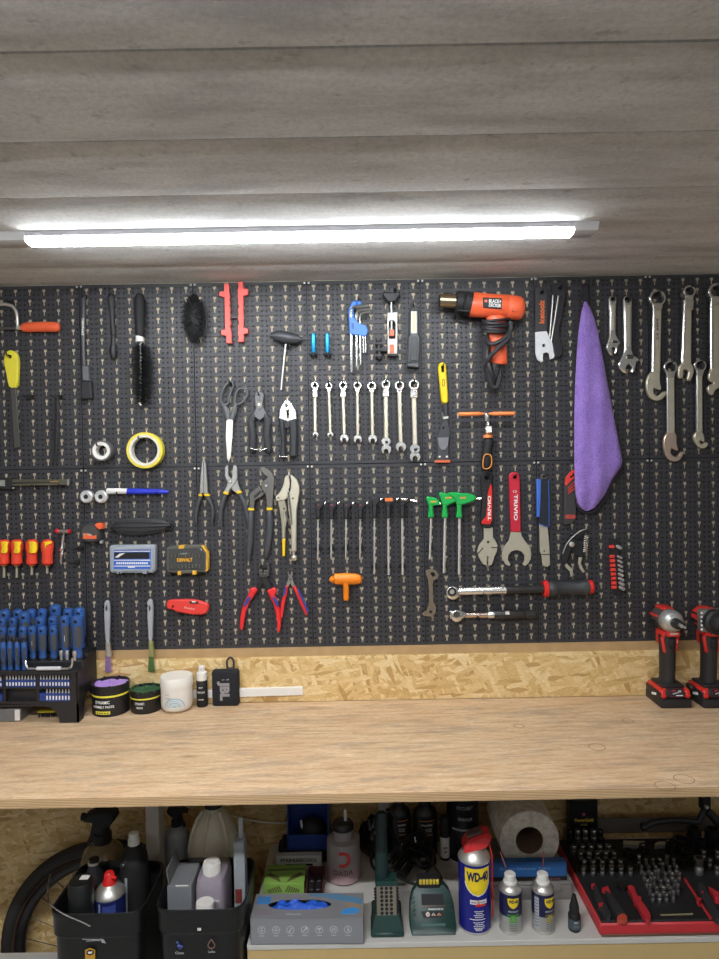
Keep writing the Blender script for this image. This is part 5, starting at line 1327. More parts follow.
G().prism([(x, -OF, z) for x, z in arch], [(x, -OF + .004, z) for x, z in arch]).build('front_skirt', blackp, rack)
prof = [(-OF, Zb), (-OF + .030, Zb)] + [(-OF + .030 + .045 * (1 - math.cos(a)) * .5 * 1.4, Zb + .055 * math.sin(a)) for a in [i * math.pi / 10 for i in range(1, 10)]] + [(-.036, Zb), (-.019, Zb), (-.019, zt2), (-.072, zt2), (-.072, zt1), (-.103, zt1), (-.103, zt0), (-OF, zt0)]
pr = [Vector((xr, y, z)) for y, z in prof]
g = G(); k = len(pr)
vs = pr + [p - Vector((.004, 0, 0)) for p in pr]
tri = tessellate_polygon([[Vector((p.y, p.z, 0)) for p in pr]])
g.add(vs, [tuple(t) for t in tri] + [tuple(i + k for i in t) for t in tri] + [(i, (i + 1) % k, k + (i + 1) % k, k + i) for i in range(k)])
g.build('side_panel', blackp, rack)
g = G(); gtube(g, DR, [(180, 468, 8, .131), (184, 500, 8, .137), (200, 522, 8, .138), (260, 524, 8, .138), (480, 522, 8, .138), (504, 512, 8, .138), (512, 490, 8, .137), (516, 448, 8, .131)], .13, n=8)
g.build('wire_handle', chrome, rack)
tubep('handle_sleeve', DR, [(262, 522), (432, 520)], .138, mat('pearl_grey', (206, 208, 212), .35), rack, r=13)
trb = mat('tray_blue', (36, 62, 128), .42)
for i, (u0, u1, v0, v1, bits) in enumerate(((38, 256, 604, 656, 10), (278, 496, 604, 656, 10), (-110, 18, 612, 660, 5), (278, 500, 700, 756, 8), (-110, 18, 710, 765, 4))):
    tr = plate('bit_tray', DR, [(u0, v0), (u1, v0), (u1, v1), (u0, v1)], OF - .016, .014, trb, rack, bev=.001)
    nm = ('upper middle', 'upper outer', 'upper inner', 'lower outer', 'lower inner')[i]
    for j in range(bits):
        n_ = bits if i in (0, 1) else (5 if i > 1 and u0 < 0 else 10)
        jj = j + (2 if i == 3 else 0)
        u = u0 + (u1 - u0) * (jj + .5) / 10 if i not in (2, 4) else u0 + (u1 - u0) * (j + .5) / 5
        g = G(); gtube(g, DR, [(u, v0 + 6, 6), (u, v0 - 14, 6), (u, v0 - 18, 4), (u, v0 - 32, 4)], OF - .006, n=6)
        tag(g.build('screwdriver_bit', steel), 'small steel bit standing in the %s blue tray of the screwdriver rack' % nm, 'bit', 'bits in the %s blue tray' % nm)
        for s in (0,):
            plate('size_print', DR, [(u - 5, v0 + 16), (u + 5, v0 + 16), (u + 5, v1 - 12), (u - 5, v1 - 12)], OF - .002, .0004, inkw, tr, bev=0)
# screwdrivers
hb = mat('driver_blue', (46, 84, 146), .35); hgrip = mat('driver_grey_grip', (64, 66, 70), .6)
rowsD = [
 ('slim front row', .115, zt0, 0, [(25, 312, 20), (70, 312, 20), (120, 312, 20), (170, 312, 20)]),
 ('second row', .085, zt1, 1, [(20, 226, 26), (85, 226, 29), (163, 222, 30), (230, 220, 29), (300, 218, 32), (380, 218, 32), (461, 146, 36), (544, 142, 42)]),
 ('third row', .060, zt2, 1, [(18, 158, 28), (95, 158, 28), (176, 118, 38), (285, 152, 36), (375, 150, 32)]),
 ('back row', .034, zt2, 1, [(38, 100, 36), (128, 100, 34), (222, 98, 34), (300, 96, 34), (394, 66, 40), (485, 92, 37), (563, 88, 40)])]
ordn = ['first', 'second', 'third', 'fourth', 'fifth', 'sixth', 'seventh', 'eighth']
for rn, off, zt_, big_, L in rowsD:
    for i, (u, v, r) in enumerate(L):
        zz = zt_ if not (rn == 'second row' and i > 5) else zt_
        p = W(*DR(u, v), off); k = S(off) / 7.1
        t = thing('screwdriver', (p.x, p.y, zz), 'blue screwdriver in the rack, %s from the frame edge in its %s' % (ordn[i], rn), 'screwdriver', 'blue screwdrivers in the rack')
        h = p.z - zz; R_ = r * k
        pts = [(R_ * .5, h), (R_ * .86, h - R_ * .25), (R_, h - R_ * .8), (R_ * .94, h - R_ * 1.7), (R_ * .98, h * .62), (R_ * .92, h * .35), (R_ * .72, h * .2), (R_ * .82, h * .1), (R_ * .8, .001)]
        if not big_: pts = [(R_ * .5, h), (R_ * .8, h - .001), (R_ * .85, h - .006), (R_ * .75, h - .007), (R_, h - .011), (R_ * .95, h * .5), (R_ * .8, h * .25), (R_ * .9, .001)]
        G().lathe([(max(a, .0001), b) for a, b in reversed(pts)], (p.x, p.y, zz), n=18).build('handle', hb, t)
        if big_:
            for a0 in (-.95, .55):
                g = G(); vs = []; nn = 6
                zs = [h * .28, h * .32, h * .55, h - R_ * 2.0, h - R_ * 1.75]; ws = [.1, .5, .62, .55, .1]
                for z, w in zip(zs, ws):
                    for q in range(nn + 1):
                        a = a0 + w * (q / nn - .5) * 2
                        vs.append((p.x + (R_ * 1.0 + .0009) * math.sin(a), p.y - (R_ * 1.0 + .0009) * math.cos(a), zz + z))
                g.add(vs, [(m * (nn + 1) + q, m * (nn + 1) + q + 1, (m + 1) * (nn + 1) + q + 1, (m + 1) * (nn + 1) + q) for m in range(4) for q in range(nn)])
                g.build('grip_panel', hgrip, t, 60)
            G().lathe([(R_ * .3, 0), (R_ * .3, -.0012)], (p.x + R_ * .15, p.y - R_ * .94, zz + h - R_ * .95), (0, 1, .25), 10).build('hanging_hole', inkb, t)
            G().lathe([(R_ * .9, 0), (R_ * .9, .004), (R_ * .7, .006)], (p.x, p.y, zz), n=16).build('collar', blackp, t)
            if i % 3 == 0: G().box((p.x + R_ * .2, p.y - R_ * 1.0, zz + h * .5), (R_ * .2, .0012, h * .14), .0002).build('size_print', inkw, t)
        else:
            G().lathe([(R_ * .9, h - .006), (R_ * .9, h + .001), (R_ * .5, h + .0025)], (p.x, p.y, zz), n=14).build('swivel_cap', blackp, t)
            G().box((p.x + R_ * .35, p.y - R_ * .8, zz + h * .45), (R_ * .9, R_ * .5, h * .55), .0008).build('grip_panel', hgrip, t)
for i, (u, v) in enumerate(((434, 396), (476, 394), (528, 398))):
    p = W(*DR(u, v), .1); g = G()
    g.lathe([(.0038, -.022), (.0038, -.012), (.005, -.010), (.005, -.001), (.004, 0), (.0028, 0), (.0026, -.006)], p, n=14)
    tag(g.build('nut_driver_bit', steel), 'short silver nut driver bit above the wire handle of the rack, ' + ('nearest the slim drivers', 'the middle of three', 'outermost')[i], 'bit', 'silver nut driver bits')
# things under the rack
M = loc(fp(20, 890).x, -.085, Zb)
t = thing('grey_tin', M.translation, 'flat grey metal tin lying under the screwdriver rack', 'tin')
zz = fp(60, 805, .12).z - Zb
g = G(M); g.box((-.05, 0, zz / 2), (.17, .07, zz), .002); g.build('body', mat('tin_grey', (120, 122, 124), .45, .3), t)
G(M).box((.028, -.0352, zz / 2), (.012, .001, zz * .8), .0002).build('side_label', white, t)
t = thing('yellow_brush', (fp(275, 880).x, -.09, Zb), 'yellow strip brush with black bristles lying under the arch of the rack', 'brush')
c = (fp(275, 870).x, -.09, Zb)
G().box((c[0], c[1], c[2] + .014), (.044, .014, .006), .002).build('back', mat('brush_yellow', (208, 196, 40), .5), t)
g = G()
for i in range(60): x = c[0] - .021 + .042 * RND.random(); y = c[1] + RND.uniform(-.006, .006); g.tube([(x, y, c[2] + .012), (x + RND.uniform(-.002, .002), y - .001, c[2])], .0008, n=4)
g.build('bristle', matteb, t)
t = tag(G().tube([(c[0] + .03, -.095, Zb + .005), (c[0] + .058, -.095, Zb + .006)], .0045, n=10, ends=.6).build('black_stub', blackp), 'short black rod end lying beside the yellow brush under the rack', 'rod')

# tins, jar, bottle
def rnd(px, off, z=Zb): p = W(px, 700, off); return Vector((p.x, -off, z))
tinb = mat('tin_black', (26, 26, 28), .4); bandy = mat('band_yellow', (224, 216, 70), .5)
def tin(px, r, h, pasty, lab, lines, label_):
    c = rnd(px, .016 + r)
    t = thing('paste_tin', c, lab, 'tin', 'black paste tins')
    G().lathe([(r * .96, 0), (r, .002), (r, h * .74), (r * 1.02, h * .75), (r * 1.03, h), (r * .97, h), (r * .96, h * .8), (.0001, h * .8)], c, n=44).build('body', tinb, t)
    g = G(); vs = [(0, 0, h * .9)]; fs = []; n, L = 30, 7
    for l in range(1, L + 1):
        for i in range(n):
            a = 2 * math.pi * i / n; q = l / L
            vs.append((r * .96 * q * math.cos(a), r * .96 * q * math.sin(a), h * .9 + (RND.uniform(-.002, .005) if l < L else RND.uniform(-.004, .004)) + .002 * math.sin(a * 3) * q))
    for i in range(n):
        fs.append((0, 1 + i, 1 + (i + 1) % n))
        for l in range(L - 1): fs.append((1 + l * n + i, 1 + (l + 1) * n + i, 1 + (l + 1) * n + (i + 1) % n, 1 + l * n + (i + 1) % n))
    g.M = Matrix.Translation(c); g.add(vs, fs); g.build('paste', pasty, t, 70)
    g = G()
    for i in range(26):
        a = RND.uniform(0, 6.283); b = (c.x + r * .99 * math.cos(a), c.y + r * .99 * math.sin(a), c.z + h * RND.uniform(.95, 1.0))
        g.ball(b, (RND.uniform(.002, .006), RND.uniform(.002, .005), RND.uniform(.0015, .003)), 8, 5)
    g.build('smear', pasty if 'green' in lab else tinb, t)
    a0 = aim(c) * -1
    cylpatch('yellow_band', c, r, [(h * .64, -r * 1.9, r * 1.9), (h * .70, -r * 1.9, r * 1.9)], bandy, t, 24, lift=.0005)
    for s, z, w, hh in lines: cyltext(s, c, r, h * z, w, hh, inkw, t, a0=-.12)
    if label_:
        cylpatch('label_patch', c, r, [(h * .10, -.019, .019), (h * .20, -.019, .019)], bandy, t, 12, a0=-.12)
        for k in range(5): cylpatch('label_print', c, r, [(h * .13, -.015 + .0065 * k, -.0105 + .0065 * k), (h * .16, -.015 + .0065 * k, -.0105 + .0065 * k)], inkb, t, 3, a0=-.12, lift=.0008)
lil = mat('lilac_paste', (176, 140, 210), .6, var=.15); grn = mat('dark_green_paste', (44, 88, 56), .5, var=.3, scale=90)
tin(111, .0440, .074, lil, 'larger black tin of lilac paste with a yellow band next to the rack', [('DYNAMIC', .49, .036, .0075), ('ASSEMBLY PASTE', .34, .056, .006)], True)
tin(146, .0365, .055, grn, 'smaller black tin of green paste with a yellow band', [('DYNAMIC', .48, .024, .006), ('GREASE', .30, .016, .005)], False)
c = rnd(177, .056); r, h = .0385, .086
t = thing('cream_jar', c, 'round white plastic jar with a pale blue rainbow print', 'jar')
jw = mat('jar_white', (226, 222, 214), .42, var=.03)
G().lathe([(r * .45, 0), (r * .8, .003), (r * .96, .010), (r, .02), (r, h * .70), (r * .985, h * .705)], c, n=44).build('body', jw, t)
G().lathe([(r * .98, h * .70), (r * 1.03, h * .71), (r * 1.03, h * .97), (r * .99, h), (r * .2, h * .995), (.0001, h * .995)], c, n=44).build('lid', jw, t)
for k, rr in enumerate((.0255, .020, .0145, .0095, .005)):
    g = G(); vs = []; nn = 22; u0 = .006
    for i in range(nn + 1):
        a = math.pi * i / nn
        for q in (rr, rr - .003):
            uu = u0 - q * math.cos(a); v = h * .20 + q * math.sin(a) * .9; b = uu / r - .05
            vs.append((c.x + (r + .0005) * math.sin(b), c.y - (r + .0005) * math.cos(b), c.z + v))
    g.add(vs, [(2 * i, 2 * i + 1, 2 * i + 3, 2 * i + 2) for i in range(nn)])
    g.build('rainbow_arc', mat('rainbow_blue_%d' % (k % 2), ((150, 190, 208), (186, 206, 214))[k % 2], .5), t)
cyltext('o m', c, r, h * .56, .010, .003, mat('pale_blue_print', (150, 170, 180), .5), t, u0=-.014)
cyltext('nurse', c, r, h * .46, .014, .004, mat('pale_blue_print'), t, u0=-.012)
c = rnd(202.3, .034); r = .0138
t = thing('spray_bottle', c, 'small white capped spray bottle with a black label beside the speaker', 'bottle')
G().lathe([(r * .92, 0), (r, .002), (r, .064), (r * .9, .067)], c, n=28).build('body', inkb, t)
G().lathe([(r * .93, .066), (r * .96, .068), (r * .96, .085), (r * .6, .087), (r * .58, .099), (r * .45, .101)], c, n=24).build('cap', white, t)
G().lathe([(.0012, 0), (.0012, -.002)], c + Vector((.001, -r * .56, .0945)), (0, 1, 0), 8).build('nozzle', darkst, t)
for s, z, w, hh in (('MONT', .050, .010, .003), ('STARTLINE', .038, .019, .0042), ('CLEANER', .020, .014, .003)): cyltext(s, c, r, z, w, hh, inkw, t)
# speaker
p0, p1 = W(211.6, 690, .042), W(238.4, 690, .042)
M = loc((p0.x + p1.x) / 2, -.042, Zb); w = p1.x - p0.x; h = W(225, 671, .042).z - Zb
t = thing('bluetooth_speaker', M.translation, 'small black portable speaker with big grey letters and a carry loop', 'speaker')
G(M).box((0, .0125, h / 2), (w, .025, h), .006, seg=3).build('body', mat('speaker_fabric', (26, 27, 34), .85, var=.3, scale=900, bump=.4), t)
gl = mat('letter_grey', (150, 150, 156), .4, .3)
def spk(u, v): return M @ Vector((-.0042 + v, -.0006, h * .44 - u))
glyphs('JBL', spk, h * .55, w * .46, gl, t, bold=.06)
sheet('letter_mark', M, [(-.0075, h * .735), (-.001, h * .745), (-.001, h * .765), (-.0075, h * .755)], gl, t, .0006)
sheet('letter_mark', M, [(.002, h * .745), (.010, h * .735), (.010, h * .785)], gl, t, .0006)
lp = [(x, .012, z) for x, z in spline([(.006, h - .004), (.004, h + .012), (.005, h + .024), (.0125, h + .0305), (.020, h + .024), (.021, h + .012), (.019, h - .004)], 5)]
G(M).tube(lp, .0026, n=10).build('carry_loop', mat('loop_cord', (44, 40, 44), .7), t)
G(M).box((.0125, .012, h + .001), (.018, .012, .005), .0015).build('loop_base', mat('loop_cord'), t)
# white strip on the upstand
g = G(); gplate(g, PX, [(193, 690.5), (302.5, 687.2), (303, 695.2), (193, 698.6)], .016, .009, bev=.0008)
tag(g.build('cable_trunking', white), 'short white plastic cable trunking on the chipboard upstand behind the speaker', 'trunking')
# cordless tools
mr = mat('tool_red', (205, 46, 40), .4, var=.08); mbk = mat('tool_black', (36, 34, 35), .55)
def tool(x, y, lab, kind):
    M = loc(x, y, Zb)
    t = thing(kind, (x, y, Zb), lab, 'power tool')
    # battery: block with a waist and sloped shoulders
    def prof(pts, w, name, m, bev=.0):
        # pts in (y, z) seen from the side, swept across the width w, sides pulled in at the top
        g = G(M); k = len(pts); vs = [(-w / 2, a, b) for a, b in pts] + [(w / 2, a, b) for a, b in pts]
        tri = tessellate_polygon([[Vector((a, b, 0)) for a, b in pts]])
        g.add(vs, [tuple(q) for q in tri] + [tuple(i + k for i in q) for q in tri] + [(i, (i + 1) % k, k + (i + 1) % k, k + i) for i in range(k)])
        return g.build(name, m, t)
    G(M).box((0, .045, .011), (.074, .09, .022), .003, seg=2).build('battery', mbk, t)
    G(M).box((0, .046, .029), (.074, .084, .016), .003, seg=2).build('battery_top', mbk, t)
    G(M).box((0, -.0002, .0225), (.066, .0015, .0016)).build('battery_seam', inkb, t)
    for s in (-1, 1):
        b = G(M).box((s * .0372, .04, .024), (.0008, .026, .006), .0002, Matrix.Rotation(-.25, 3, 'X')).build('battery_print', inkw, t)
    G(M).box((0, .046, .0395), (.070, .074, .010), .003, seg=2).build('foot', mr, t)
    for s in (-1, 1):
        G(M).box((s * .029, .008, .0335), (.014, .012, .022), .004, Matrix.Rotation(-.5, 3, 'X')).build('foot_corner', mr, t)
    G(M).box((0, .009, .0355), (.044, .010, .022), .002, Matrix.Rotation(-.55, 3, 'X')).build('foot_front', mbk, t)
    q = M @ Matrix.Translation((.002, .0035, .0365)) @ Matrix.Rotation(-.55, 4, 'X')
    sheet('sticker', q, [(-.017, -.010), (.017, -.010), (.017, .010), (-.017, .010)], mat('sticker_plum', (92, 30, 42), .4), t, .0012)
    sheet('sticker_panel', q, [(-.0155, -.0085), (.0155, -.0085), (.0155, .0085), (-.0155, .0085)], inkb, t, .0016)
    sheet('sticker_swoosh', q, [(-.011, -.004), (.004, 0), (.010, .001), (.012, .005), (.005, .006), (.002, .002), (-.011, -.001)], mat('sticker_grey', (170, 160, 164), .4), t, .002)
    sheet('sticker_mark', q, [(-.012, .003), (-.003, .005), (-.003, .007), (-.012, .005)], mr, t, .002)
    sheet('sticker_bar', q, [(-.004, -.0075), (.012, -.0075), (.012, -.0055), (-.004, -.0055)], inkw, t, .002)
    G(M).box((0, .048, .0475), (.056, .062, .008), .003, seg=2).build('handle_base', mbk, t)
    hp = [(0, .052, .046), (0, .050, .06), (0, .047, .10), (0, .046, .135), (0, .048, .168)]
    G(M).tube(hp, [.021, .0175, .018, .0185, .02], n=18, flat=1.25, up=(0, 1, 0)).build('handle', mbk, t)
    G(M).box((0, .053, .160), (.036, .048, .040), .008, seg=2).build('handle_shell', mr, t)
    for s in (-1, 1):
        G(M).box((s * .0155, .033, .146), (.007, .012, .042), .003, Matrix.Rotation(.18 * s, 3, 'Y')).build('shell_tongue', mr, t)
    G(M).box((.0, .026, .150), (.016, .014, .026), .004, seg=2).build('trigger', matteb, t)
    G(M).box((.002, .0225, .176), (.034, .016, .016), .005, seg=2).build('light_housing', mr, t)
    sheet('light_lens', M @ Matrix.Translation((.002, .0142, .177)), [(-.010, -.003), (.010, -.003), (.010, .003), (-.010, .003)], mat('lens_pink', (220, 170, 160), .3), t, .0006)
    ax = Vector((0, -1, 0)); z = .206
    if kind == 'impact_driver':
        G(M).lathe([(.020, -.084), (.0255, -.080), (.0275, -.060), (.0275, -.040), (.0265, -.034)], (0, 0, z), (0, -1, 0), 30, sy=1.05).build('motor_housing', mat('tool_warm_grey', (74, 66, 64), .5), t)
        G(M).box((0, .06, z + .0235), (.028, .05, .012), .004, seg=2).build('top_panel', mr, t)
        for s in (-1, 1):
            G(M).box((s * .0262, .062, z - .008), (.005, .044, .010), .002).build('side_vent', inkb, t)
            G(M).box((s * .0265, .062, z + .008), (.005, .044, .006), .002).build('side_stripe', mr, t)
        G(M).lathe([(.0265, -.036), (.0275, -.030), (.0268, -.018), (.0225, -.008), (.017, -.003), (.0125, -.002)], (0, 0, z), (0, -1, 0), 36).build('gear_nose', mat('cast_alloy', (190, 190, 186), .42, .65, var=.08), t)
        G(M).lathe([(.0125, -.003), (.0118, .004), (.0122, .012), (.010, .017), (.005, .018)], (0, 0, z), (0, -1, 0), 22).build('collet', blackp, t)
        G(M).lathe([(.0045, .016), (.0045, .030), (.0032, .031), (.0032, .044), (.0018, .048)], (0, 0, z), (0, -1, 0), 6).build('bit', steel, t)
    else:
        G(M).lathe([(.020, -.084), (.0265, -.080), (.029, -.055), (.029, -.036)], (0, 0, z), (0, -1, 0), 30).build('motor_housing', mr, t)
        for s in (-1, 1):
            G(M).box((s * .027, .062, z - .006), (.006, .040, .008), .002).build('side_vent', inkb, t)
            G(M).box((s * .0275, .062, z + .012), (.005, .040, .005), .002).build('side_stripe', mbk, t)
        G(M).box((0, .034, z - .001), (.060, .026, .056), .006, seg=2).build('gearbox', mat('gearbox_grey', (128, 126, 122), .5, .5), t)
        for s in (-1, 1):
            for i in range(5): G(M).box((s * .0295, .0215, z - .020 + .010 * i), (.005, .003, .005), .001).build('clutch_mark', inkw, t)
        G(M).lathe([(.029, -.022), (.030, -.016), (.030, -.004), (.0275, -.001), (.0235, .001)], (0, 0, z), (0, -1, 0), 36).build('clutch_ring', mbk, t)
        G(M).lathe([(.0235, 0), (.0235, .014), (.021, .026), (.014, .033), (.008, .035), (.006, .030)], (0, 0, z), (0, -1, 0), 30).build('chuck', matteb, t)
        G(M).lathe([(.0075, .030), (.0075, .038), (.0028, .040), (.0028, .046)], (0, 0, z), (0, -1, 0), 12).build('bit', steel, t)
        G(M).box((-.043, .055, .036), (.010, .03, .012), .003).build('belt_clip', mbk, t)
    return t
pA = H(676, 708, Zb); pB = H(718.5, 708, Zb)
tool(pA.x, pA.y - .004, 'red and black cordless impact driver with a bare silver nose, standing on its battery', 'impact_driver')
tool(pB.x, pB.y - .004, 'red and black cordless drill with a black chuck, cut off by the frame edge', 'cordless_drill')
# ================================================================ under the bench
BK = Crop(40, 800, 6.03); BQ = Crop(145, 800, 6.03); SH = Crop(240, 850, 5.136); SI = Crop(270, 795, 5.53); SL = Crop(360, 795, 6.39)
WD = Crop(450, 795, 6.39); DP = Crop(560, 800, 6.61); RB = Crop(630, 800, 6.62)
Zs = Z_SHELF
def WZ(px, py, Z): return W(px, py, 1.70 - Z)
# wheel leaning behind the buckets
wc = WZ(111, 955, 1.65); Rw = .275; wc.z = Rw
t = thing('bicycle_wheel', (wc.x, wc.y, 0), 'black bicycle wheel with a deep rim standing against the chipboard wall under the bench', 'wheel')
def tor(R_, r, rx, m, name):
    pts = [(wc.x + R_ * math.cos(a), wc.y, wc.z + R_ * math.sin(a)) for a in [i * math.pi / 36 for i in range(72)]]
    g = G(); g.tube(pts, r, n=14, closed=True, up=(0, -1, 0), flat=rx); return g.build(name, m, t)
tor(Rw - .017, .017, 1.0, mat('tyre_rubber', (36, 35, 34), .75, bump=.3), 'tyre')
tor(Rw - .034, .0035, 4.2, mat('tan_sidewall', (78, 58, 42), .7), 'bead_line')
tor(Rw - .047, .014, .85, mat('carbon_black', (22, 22, 24), .35), 'rim')
for i in range(24):
    a = i * 2 * math.pi / 24 + .13; b = a + (.5 if i % 2 else -.5); s = .02 * (1 if i % 4 < 2 else -1)
    G().tube([(wc.x + (Rw - .06) * math.cos(a), wc.y, wc.z + (Rw - .06) * math.sin(a)), (wc.x + .02 * math.cos(b), wc.y + s, wc.z + .02 * math.sin(b))], .001, n=5).build('spoke', blackp, t)
G().lathe([(.008, -.032), (.022, -.028), (.022, -.018), (.012, -.014), (.012, .014), (.022, .018), (.022, .028), (.008, .032)], wc, (0, 1, 0), 20).build('hub', blackp, t)
# buckets: rounded square pails
bkm = mat('bucket_black', (26, 27, 28), .35)
def bucket(px0, px1, pyf, lab, deep=.175):
    a, b = WZ(px0, pyf, 1.30), WZ(px1, pyf, 1.30)
    w = (b.x - a.x); cx = (a.x + b.x) / 2; cy = a.y + deep / 2; zr = a.z; h = zr - Z_LOW
    t = thing('bucket', (cx, cy, Z_LOW), lab, 'bucket', 'black square buckets')
    R_ = w / 2 * 1.02
    sy = deep / w
    pr = [(R_ * .89, 0), (R_ * .905, .003), (R_ * .935, h - .055), (R_ * .945, h - .050), (R_ * .975, h - .048), (R_ * .985, h - .012), (R_ * 1.0, h - .008), (R_ * 1.0, h - .001), (R_ * .985, h), (R_ * .955, h - .002), (R_ * .915, h - .05), (R_ * .885, .006), (.0001, .006)]
    G().lathe(pr, (cx, cy, Z_LOW), n=56, sq=4.5, sy=sy).build('body', bkm, t, 50)
    return t, cx, cy, zr, w
b1, x1, y1, z1, w1 = bucket(47, 141, 914, 'black square bucket nearest the bicycle wheel, packed with a blue aerosol and black bottles')
yf = y1 - .175 / 2
def front_text(c, u, v, s, w, h, m, par, off): wtext(s, c, u, v, w, h, 0, off, m, par)
of1 = -(yf + .0052) + .0006
for k in range(3): plate('print_line', BK, [(255 + 22 * k, 838 + 12 * (k == 1)), (360, 840 + 4 * k), (360, 844 + 4 * k), (255 + 22 * k, 842 + 12 * (k == 1))], of1 + .004, .0004, mat('worn_white_print', (170, 172, 170), .6), b1, bev=0)
plate('print_patch', BK, [(362, 836), (384, 842), (398, 866), (372, 860)], of1 + .004, .0005, MATS['worn_white_print'], b1, bev=0)
plate('shield_print', BK, [(272, 905), (302, 893), (332, 905), (332, 960), (302, 985), (272, 960)], of1 + .004, .0005, mat('shield_gold', (206, 152, 48), .5), b1, bev=0)
plate('shield_print', BK, [(280, 912), (302, 902), (326, 912), (322, 930), (300, 938), (280, 930)], of1 + .0045, .0005, inkb, b1, bev=0)
plate('shield_print', BK, [(288, 916), (316, 914), (312, 926), (292, 928)], of1 + .005, .0005, inkw, b1, bev=0)
bail = spline([(50, 610, 0, 1.33), (48, 540, 0, 1.33), (58, 470, 0, 1.36), (62, 452, 0, 1.38)], 4)
G().tube([WZ(*BK(p[0], p[1]), p[3]) for p in bail], .0016, n=6).build('bail_handle', darkst, b1)
G().tube([WZ(*BK(u, v), 1.293) for u, v in spline([(58, 625), (110, 668), (180, 706), (250, 735), (304, 762)], 5)], .0016, n=6).build('bail_handle', darkst, b1)
b2, x2, y2, z2, w2 = bucket(153, 243, 910, 'black square bucket beside the glove box, holding a grey box and lilac bottle')
of2 = -(y2 - .0875 + .0052) + .0046
wtext('Clean', BQ, 208, 922, 52, 15, 0, of2, mat('worn_white_print'), b2)
wtext('Lube', BQ, 402, 914, 42, 14, 0, of2, mat('worn_white_print'), b2)
dr_ = [(400, 836), (412, 852), (424, 874), (422, 888), (410, 898), (392, 898), (378, 888), (376, 874), (388, 852)]
plate('drop_print', BQ, dr_, of2 - .0004, .0005, mat('drop_brown', (130, 96, 88), .6), b2, [[(400, 846), (409, 860), (418, 876), (416, 886), (408, 892), (394, 892), (384, 886), (382, 876), (391, 860)]], 0)
for k, (u, v, r) in enumerate(((194, 860, 10), (204, 880, 14), (220, 884, 10), (212, 896, 6))):
    plate('sparkle_print', BQ, [(u, v - r), (u + r * .3, v - r * .3), (u + r, v), (u + r * .3, v + r * .3), (u, v + r), (u - r * .3, v + r * .3), (u - r, v), (u - r * .3, v - r * .3)], of2 - .0004, .0005, mat('sparkle_blue', (92, 116, 200), .6), b2, bev=0)
plate('white_square', BQ, [(316, 772), (338, 772), (338, 788), (316, 788)], -(y2 - .0875) + .0016, .0005, white, b2, bev=0)
# --- in the first bucket
zb = Z_LOW + .0065
def bottle(name, lab, cat, c, r, prof, m, n=30, sq=0, sy=1.0, parts=(), group=None):
    t = thing(name, c, lab, cat, group)
    G().lathe(prof, c, n=n, sq=sq, sy=sy).build('body', m, t)
    for nm, pr, mm in parts: G().lathe(pr, c, n=n if not sq else 24).build(nm, mm, t)
    return t
c = WZ(109.5, 880, 1.385); zt = WZ(109.5, 884, 1.385).z - zb; c.z = zb; r = .0312
nv = mat('aerosol_navy', (28, 36, 86), .3)
t = bottle('aerosol_can', 'blue aerosol can with a silver dome and red nozzle in the black bucket', 'aerosol', c, r, [(r * .9, 0), (r, .004), (r, zt - .022), (r * .97, zt - .020)], nv, parts=[('dome', [(r * .98, zt - .021), (r * 1.02, zt - .019), (r * .98, zt - .014), (r * .72, zt - .003), (r * .5, zt + .001), (r * .45, zt + .003)], steel), ('nozzle', [(r * .46, zt), (r * .46, zt + .006), (r * .36, zt + .012), (r * .34, zt + .022), (r * .24, zt + .026), (.0001, zt + .026)], redp)])
G().tube([c + Vector((.004, -.006, zt + .018)), c + Vector((.018, -.010, zt + .019))], .003, n=8).build('nozzle_tip', redp, t)
cylpatch('print_block', c, r, [(zt - .045, -.004, .022), (zt - .028, -.004, .022)], mat('aerosol_print', (62, 78, 150), .5), t)
cylpatch('shine_stripe', c, r, [(zt - .06, -.013, -.009), (zt - .024, -.013, -.009)], mat('aerosol_grey', (150, 156, 170), .5), t)
c = WZ(134.5, 870, 1.436); zt = WZ(134.5, 842, 1.436).z - zb; c.z = zb; r = .0285
t = bottle('oil_bottle', 'tall black bottle with a white cap behind the blue aerosol', 'bottle', c, r, [(r * .9, 0), (r, .006), (r, zt - .045), (r * .92, zt - .025), (r * .6, zt - .008), (r * .34, zt - .003), (r * .32, zt)], matteb, sq=.4, parts=[('cap', [(.0125, zt - .004), (.0125, zt + .007), (.0105, zt + .008), (.0105, zt + .020), (.009, zt + .021)], white)])
sheet('label_patch', Matrix.Translation(c + Vector((-.012, -.0275, zt - .030))) @ Matrix.Rotation(.75, 4, 'Y') @ Matrix.Rotation(-.35, 4, 'X'), [(-.004, -.010), (.004, -.010), (.004, .010), (-.004, .010)], inkb, t)
glyphs('W', fpath(Matrix.Translation(c + Vector((-.014, -.0295, zt - .034))), 0), .005, .006, inkw, t)
G().box(c + Vector((-.009, -r * .985, zt - .10)), (.005, .002, .075), .0006).build('level_strip', mat('level_grey', (150, 158, 164), .5), t)
c = WZ(81, 890, 1.346); c.z = zb; zt = WZ(81, 880, 1.346).z - zb
t = bottle('black_canister', 'squat black canister with a small white lid sticker, nearest the bicycle wheel', 'canister', c, .025, [(.023, 0), (.025, .004), (.025, zt - .006), (.022, zt), (.012, zt + .001), (.0001, zt + .001)], bkm)
G().box(c + Vector((.006, .006, zt + .0018)), (.018, .014, .0012), .0003).build('lid_sticker', white, t)
